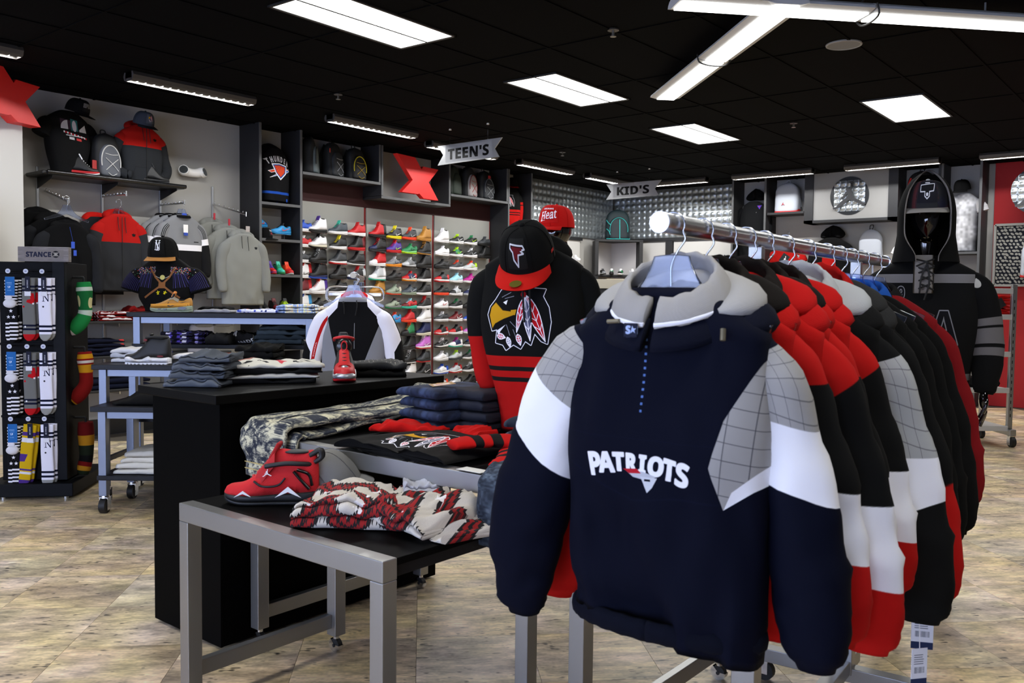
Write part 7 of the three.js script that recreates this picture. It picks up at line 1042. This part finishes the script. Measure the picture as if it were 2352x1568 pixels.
// ---------- socks ----------
{
  const W = .085, H = .42, tx = {
    white: print(W, H, 1500, x => { x.fillStyle = '#e4e2ee'; x.fillRect(-1, 0, 2, 1); x.fillStyle = '#12162c'; for (const y of [.05, .075, .315, .345]) x.fillRect(-1, y, 2, .014); x.fillStyle = '#8f8f8b'; x.fillRect(-1, .375, 2, 1); word(x, 'NY', .03, .13, .05, '#161a34', { font: '100px serif' }); x.fillStyle = '#23242c'; x.beginPath(); x.arc(-.008, .19, .006, 0, 7); x.fill(); }),
    grey: print(W, H, 1500, x => { x.fillStyle = '#6d6d6a'; x.fillRect(-1, 0, 2, 1); x.fillStyle = '#12162c'; for (const y of [.05, .075, .31, .335]) x.fillRect(-1, y, 2, .013); x.fillStyle = '#b3161c'; x.fillRect(-1, .375, 2, 1); poly(x, [[.012, .1], [.034, .1], [.04, .15], [.03, .175], [-.012, .16], [-.008, .145], [.014, .14]], '#b8161e'); x.beginPath(); x.arc(-.03, .19, .007, 0, 7); x.fill(); x.fillStyle = '#e9e9e9'; x.beginPath(); x.arc(.03, .17, .006, 0, 7); x.arc(-.022, .325, .006, 0, 7); x.fill(); }),
    flag: print(W, H, 1500, x => { x.fillStyle = '#101013'; x.fillRect(-1, 0, 2, 1); x.fillStyle = '#e6e4ea'; for (let i = 0; i < 9; i++) x.fillRect(-1, .0 + i * .02, 2, .009); poly(x, [[-.03, .29], [-.014, .16], [.014, .16], [.03, .29]], '#101013'); const star = (cx, cy, r) => { const p = []; for (let i = 0; i < 10; i++) { const a = -PI / 2 + i * PI / 5, q = i % 2 ? r * .42 : r; p.push([cx + cos(a) * q, cy + sin(a) * q]); } poly(x, p, '#e9e7ec'); }; star(0, .205, .014); star(-.016, .245, .014); star(.016, .245, .014); x.fillStyle = '#e9e7ec'; for (let i = 0; i < 5; i++) { x.fillRect(-.05, .285 + i * .026, .04, .012); x.fillRect(-.01, .281 + i * .026, .06, .012); } }),
    lakers: print(W, H, 1500, x => { x.fillStyle = '#c9a414'; x.fillRect(-1, 0, 2, 1); x.fillStyle = '#4b2f7c'; x.fillRect(-1, .05, 2, .025); x.fillRect(-1, .375, 2, 1); x.fillRect(-1, .3, 2, .012); poly(x, [[-.05, .2], [.01, .2], [-.005, .25], [-.05, .255]], '#4b2f7c'); x.fillStyle = '#d8d6dc'; x.fillRect(-1, .09, 2, .03); x.fillRect(-1, .32, 2, .016); }),
  };
  const outline = y => y < .36 ? 1 : sqrt(max(.01, 1 - pow((y - .36) / .062, 2)));
  const sockG = (th, seed) => { const R = []; for (let i = 0; i <= 26; i++) { const f = i / 26, y = f * H * .998, w = W / 2 * outline(y) * (1 - .05 * sin(f * PI)); R.push([...Array(18)].map((_, j) => { const a = j / 18 * 2 * PI, c = cos(a), s = sin(a); return V(sign(c) * pow(abs(c), .6) * w + .002 * sin(f * 9 + seed), -y, sign(s) * pow(abs(s), .6) * th / 2 * (.8 + .4 * vnoise(f * 6, seed, 2))); })); } return loft(R, { cap0: true, cap1: true, uv: p => [p.x / W + .5, 1 + p.y / H] }); };
  const G = [sockG(.026, 1), sockG(.022, 4)], M = Object.fromEntries(Object.entries(tx).map(([k, t]) => [k, printed(t, .95)]));
  const discM = printed(print(.03, .03, 1600, x => { x.fillStyle = '#d8dbe6'; x.fillRect(-1, 0, 2, 1); x.strokeStyle = '#3a4a8a'; x.lineWidth = .0014; for (const k of [-.006, 0, .006]) for (const s of [-1, 1]) { x.beginPath(); x.moveTo(-.009 + k, .015 - s * .009); x.lineTo(.009 + k, .015 + s * .009); x.stroke(); } }), .6);
  const cardM = { white: printed(print(.03, .1, 1500, x => { x.fillStyle = '#14172a'; x.fillRect(-1, 0, 2, 1); word(x, 'STANCE', 0, .042, .008, '#c9cbd6', { rot: PI / 2 }); x.fillStyle = '#d8dbe6'; x.beginPath(); x.arc(0, .07, .004, 0, 7); x.fill(); }), .6), blue: printed(print(.06, .12, 1200, x => { x.fillStyle = '#1d62a8'; x.fillRect(-1, 0, 2, 1); word(x, 'STANCE', -.004, .038, .007, '#9fc0e6'); x.fillStyle = '#9fc0e6'; x.fillRect(-.016, .05, .03, .0015); word(x, '1P', -.006, .066, .014, '#d8e4f2'); word(x, 'SILVER', -.004, .088, .006, '#7fa8d8'); }), .6) };
  const rows = [['flag', 'grey', 'white'], ['flag', 'grey', 'white'], ['flag', 'lakers', 'white']], rn = ['top', 'middle', 'bottom'], dn = { flag: 'black and white stars and stripes socks', grey: 'grey socks with red toe', white: 'white socks with navy bands', lakers: 'yellow and purple socks' };
  rows.forEach((r, i) => r.forEach((k, j) => {
    const x = [-.325, -.215, -.113][j], y = [1.535, 1.035, .55][i], q = V(x, 0, .05).applyAxisAngle(V(0, 1, 0), SOCK.ry).add(SOCK.p);
    const t = thing('sock_pack', `${dn[k]}, ${rn[i]} row of the sock stand`, 'socks', [q.x, y, q.z], SOCK.ry + .02 * (hash(i, j) - .5), 'packed socks on the stand');
    const drop = k === 'flag' ? -.06 : -.045, tilt = k === 'lakers' ? -.12 : 0;
    const a = put(t, 'sock', G[0].clone().translate(0, drop, 0).rotateZ(tilt), M[k]), b = put(t, 'sock', G[1].clone().translate(.016, drop + .004, -.026).rotateZ(tilt), M[k]);
    put(t, 'hook_disc', new THREE.CylinderGeometry(.0155, .0155, .003, 24).rotateX(PI / 2).translate(0, 0, .045), mat(0xc9cddb, .5)); put(t, 'disc_print', plane(.022, .022, 0, 0, .0468), discM); put(t, 'peg', rod(V(0, 0, -.05), V(0, 0, .044), .003, 8), mat(0x151515, .4));
    const blue = k === 'flag'; const c = put(t, 'card', rbox(blue ? .06 : .032, blue ? .125 : .1, .004, 0, blue ? -.1 : -.085, .018, .002), blue ? mat(0x1d62a8, .6) : mat(0x14172a, .6)); put(c, 'card_print', plane(blue ? .056 : .03, blue ? .12 : .098, 0, blue ? -.1 : -.085, .0206), blue ? cardM.blue : cardM.white); if (!blue) put(c, 'crest_tab', rbox(.04, .032, .003, 0, -.148, .0185, .0015), mat(0xdcdce4, .7)); else put(t, 'cuff', merge([ell(.042, .03, .022, -.004, -.215, .014), rbox(.045, .03, .012, -.012, -.175, .012, .006)]), cloth(0xdedce2), 'rolled white cuff');
  }));
  // three display socks on foot forms at the side of the stand
  const legs = [['green sock with white toe on the side arm', [[0, '#1c7a3a'], [.1, '#b9c4b4'], [.17, '#17602f'], [.42, '#b9c4b4'], [.49, '#1c7a3a'], [.86, '#e6ddd8']], 1.49, '#b9b49a'], ['dark red sock with yellow ribbed bands on the side arm', [[0, '#7c120f'], [.04, '#c58a17'], [.13, '#7c120f'], [.16, '#c9c0b4'], [.2, '#7c120f'], [.22, '#c58a17'], [.32, '#7c120f'], [.84, '#c58a17'], [.88, '#151614']], 1.005, 0], ['red, yellow and green banded sock on the lowest side arm', [[0, '#5e0e0e'], [.22, '#b07a1a'], [.36, '#1c2316'], [.52, '#0e0e0f'], [.66, '#6e1010'], [.76, '#b07a1a'], [.88, '#1c2616']], .515, 0]];
  legs.forEach(([l, bands, y, crest], i) => {
    const q = V(.07, 0, -.14).applyAxisAngle(V(0, 1, 0), SOCK.ry).add(SOCK.p), t = thing('display_sock', l, 'sock', [q.x, y, q.z], SOCK.ry, 'display socks at the stand side');
    const m = printed(print(.2, .4, 900, x => { bands.forEach(([f, c]) => { x.fillStyle = c; x.fillRect(-1, f * .4, 2, 1); }); if (crest) { x.fillStyle = '#c9bf8a'; x.beginPath(); x.ellipse(.06, .12, .022, .03, 0, 0, 7); x.fill(); x.beginPath(); x.ellipse(-.09, .13, .02, .028, 0, 0, 7); x.fill(); } }), .95);
    const C = i === 2 ? [[0, -.02, 0, .048], [.002, -.1, 0, .054], [.004, -.2, 0, .048], [0, -.28, .0, .044], [-.01, -.34, .01, .046], [-.016, -.385, .015, .034]] : [[0, -.02, 0, .044], [.004, -.08, 0, .053], [.008, -.17, 0, .044], [.004, -.25, 0, .046], [-.03, -.31, .01, .05], [-.07, -.35, .02, .045], [-.095, -.37, .024, .026]];
    put(t, 'sock', sleeveGeo(C.map(p => p), { n: 24, rows: 40, wr: .02, flatZ: 1, seed: 3 }), m); put(t, 'arm', tube([V(-.1, .01, 0), V(-.03, .012, 0), V(0, .01, 0), V(0, -.03, 0)], .008, 16, 8), blackMat);
  });
  // a sliver of the neighbouring stand's goods at the left frame edge
  const e = V(-.46, 0, -.1).applyAxisAngle(V(0, 1, 0), SOCK.ry).add(SOCK.p);
}
{ // far shelf unit with a cream header between the red cap mannequin and the jackets, and a small logo sign by the rack
  const t = thing('shelf_unit', 'dark far shelf unit with cream header, behind the red jacket', 'shelf unit', [7.9, 0, -5.4], CAMRY), W = .9;
  put(t, 'body', bx2(-W / 2, W / 2, .02, 1.5, -.3, 0, .004), mat(0x17171a, .6)); put(t, 'header', bx2(-W / 2 - .01, W / 2 + .01, 1.5, 1.6, -.31, .02, .004), mat(0xb9b2a0, .6)); put(t, 'sign_card', rbox(.14, .2, .01, -.02, 1.55, .03, .002), mat(0xb9bac4, .6)); put(t, 'ledge', bx2(-W / 2, W / 2, 1.36, 1.38, 0, .12, .002), laminate);
  const q = V(-.2, 1.382, .06).applyAxisAngle(V(0, 1, 0), CAMRY).add(V(7.9, 0, -5.4)); shoe('black shoe on the ledge of the far shelf unit', 'low w k k k k k -', [q.x, q.y, q.z], CAMRY + .3, { scale: .9 });
  const s = thing('logo_sign', 'small white logo sign on a post beside the chrome rail', 'sign', [5.83, 0, -2.0], CAMRY), tex = print(.2, .11, 1400, x => { x.fillStyle = '#d8d8da'; x.fillRect(-1, 0, 2, 1); word(x, 'Xpects', 0, .055, .04, '#141416', { k: .95, skew: -.2, stroke: '#141416', lw: .003 }); });
  put(s, 'board', rbox(.22, .13, .012, 0, 1.5, 0, .003), mat(0x1a1a1c, .5)); put(s, 'lettering', plane(.2, .11, 0, 1.5, .007), printed(tex, .6)); put(s, 'post', rod(V(0, .02, 0), V(0, 1.44, 0), .012, 12), chrome); put(s, 'base', new THREE.CylinderGeometry(.14, .15, .02, 28).translate(0, .01, 0), mat(0x222222, .4));
}
scene.traverse(o => { if (o.isMesh) { o.castShadow = true; o.receiveShadow = true; } });
renderer.render(scene, camera);
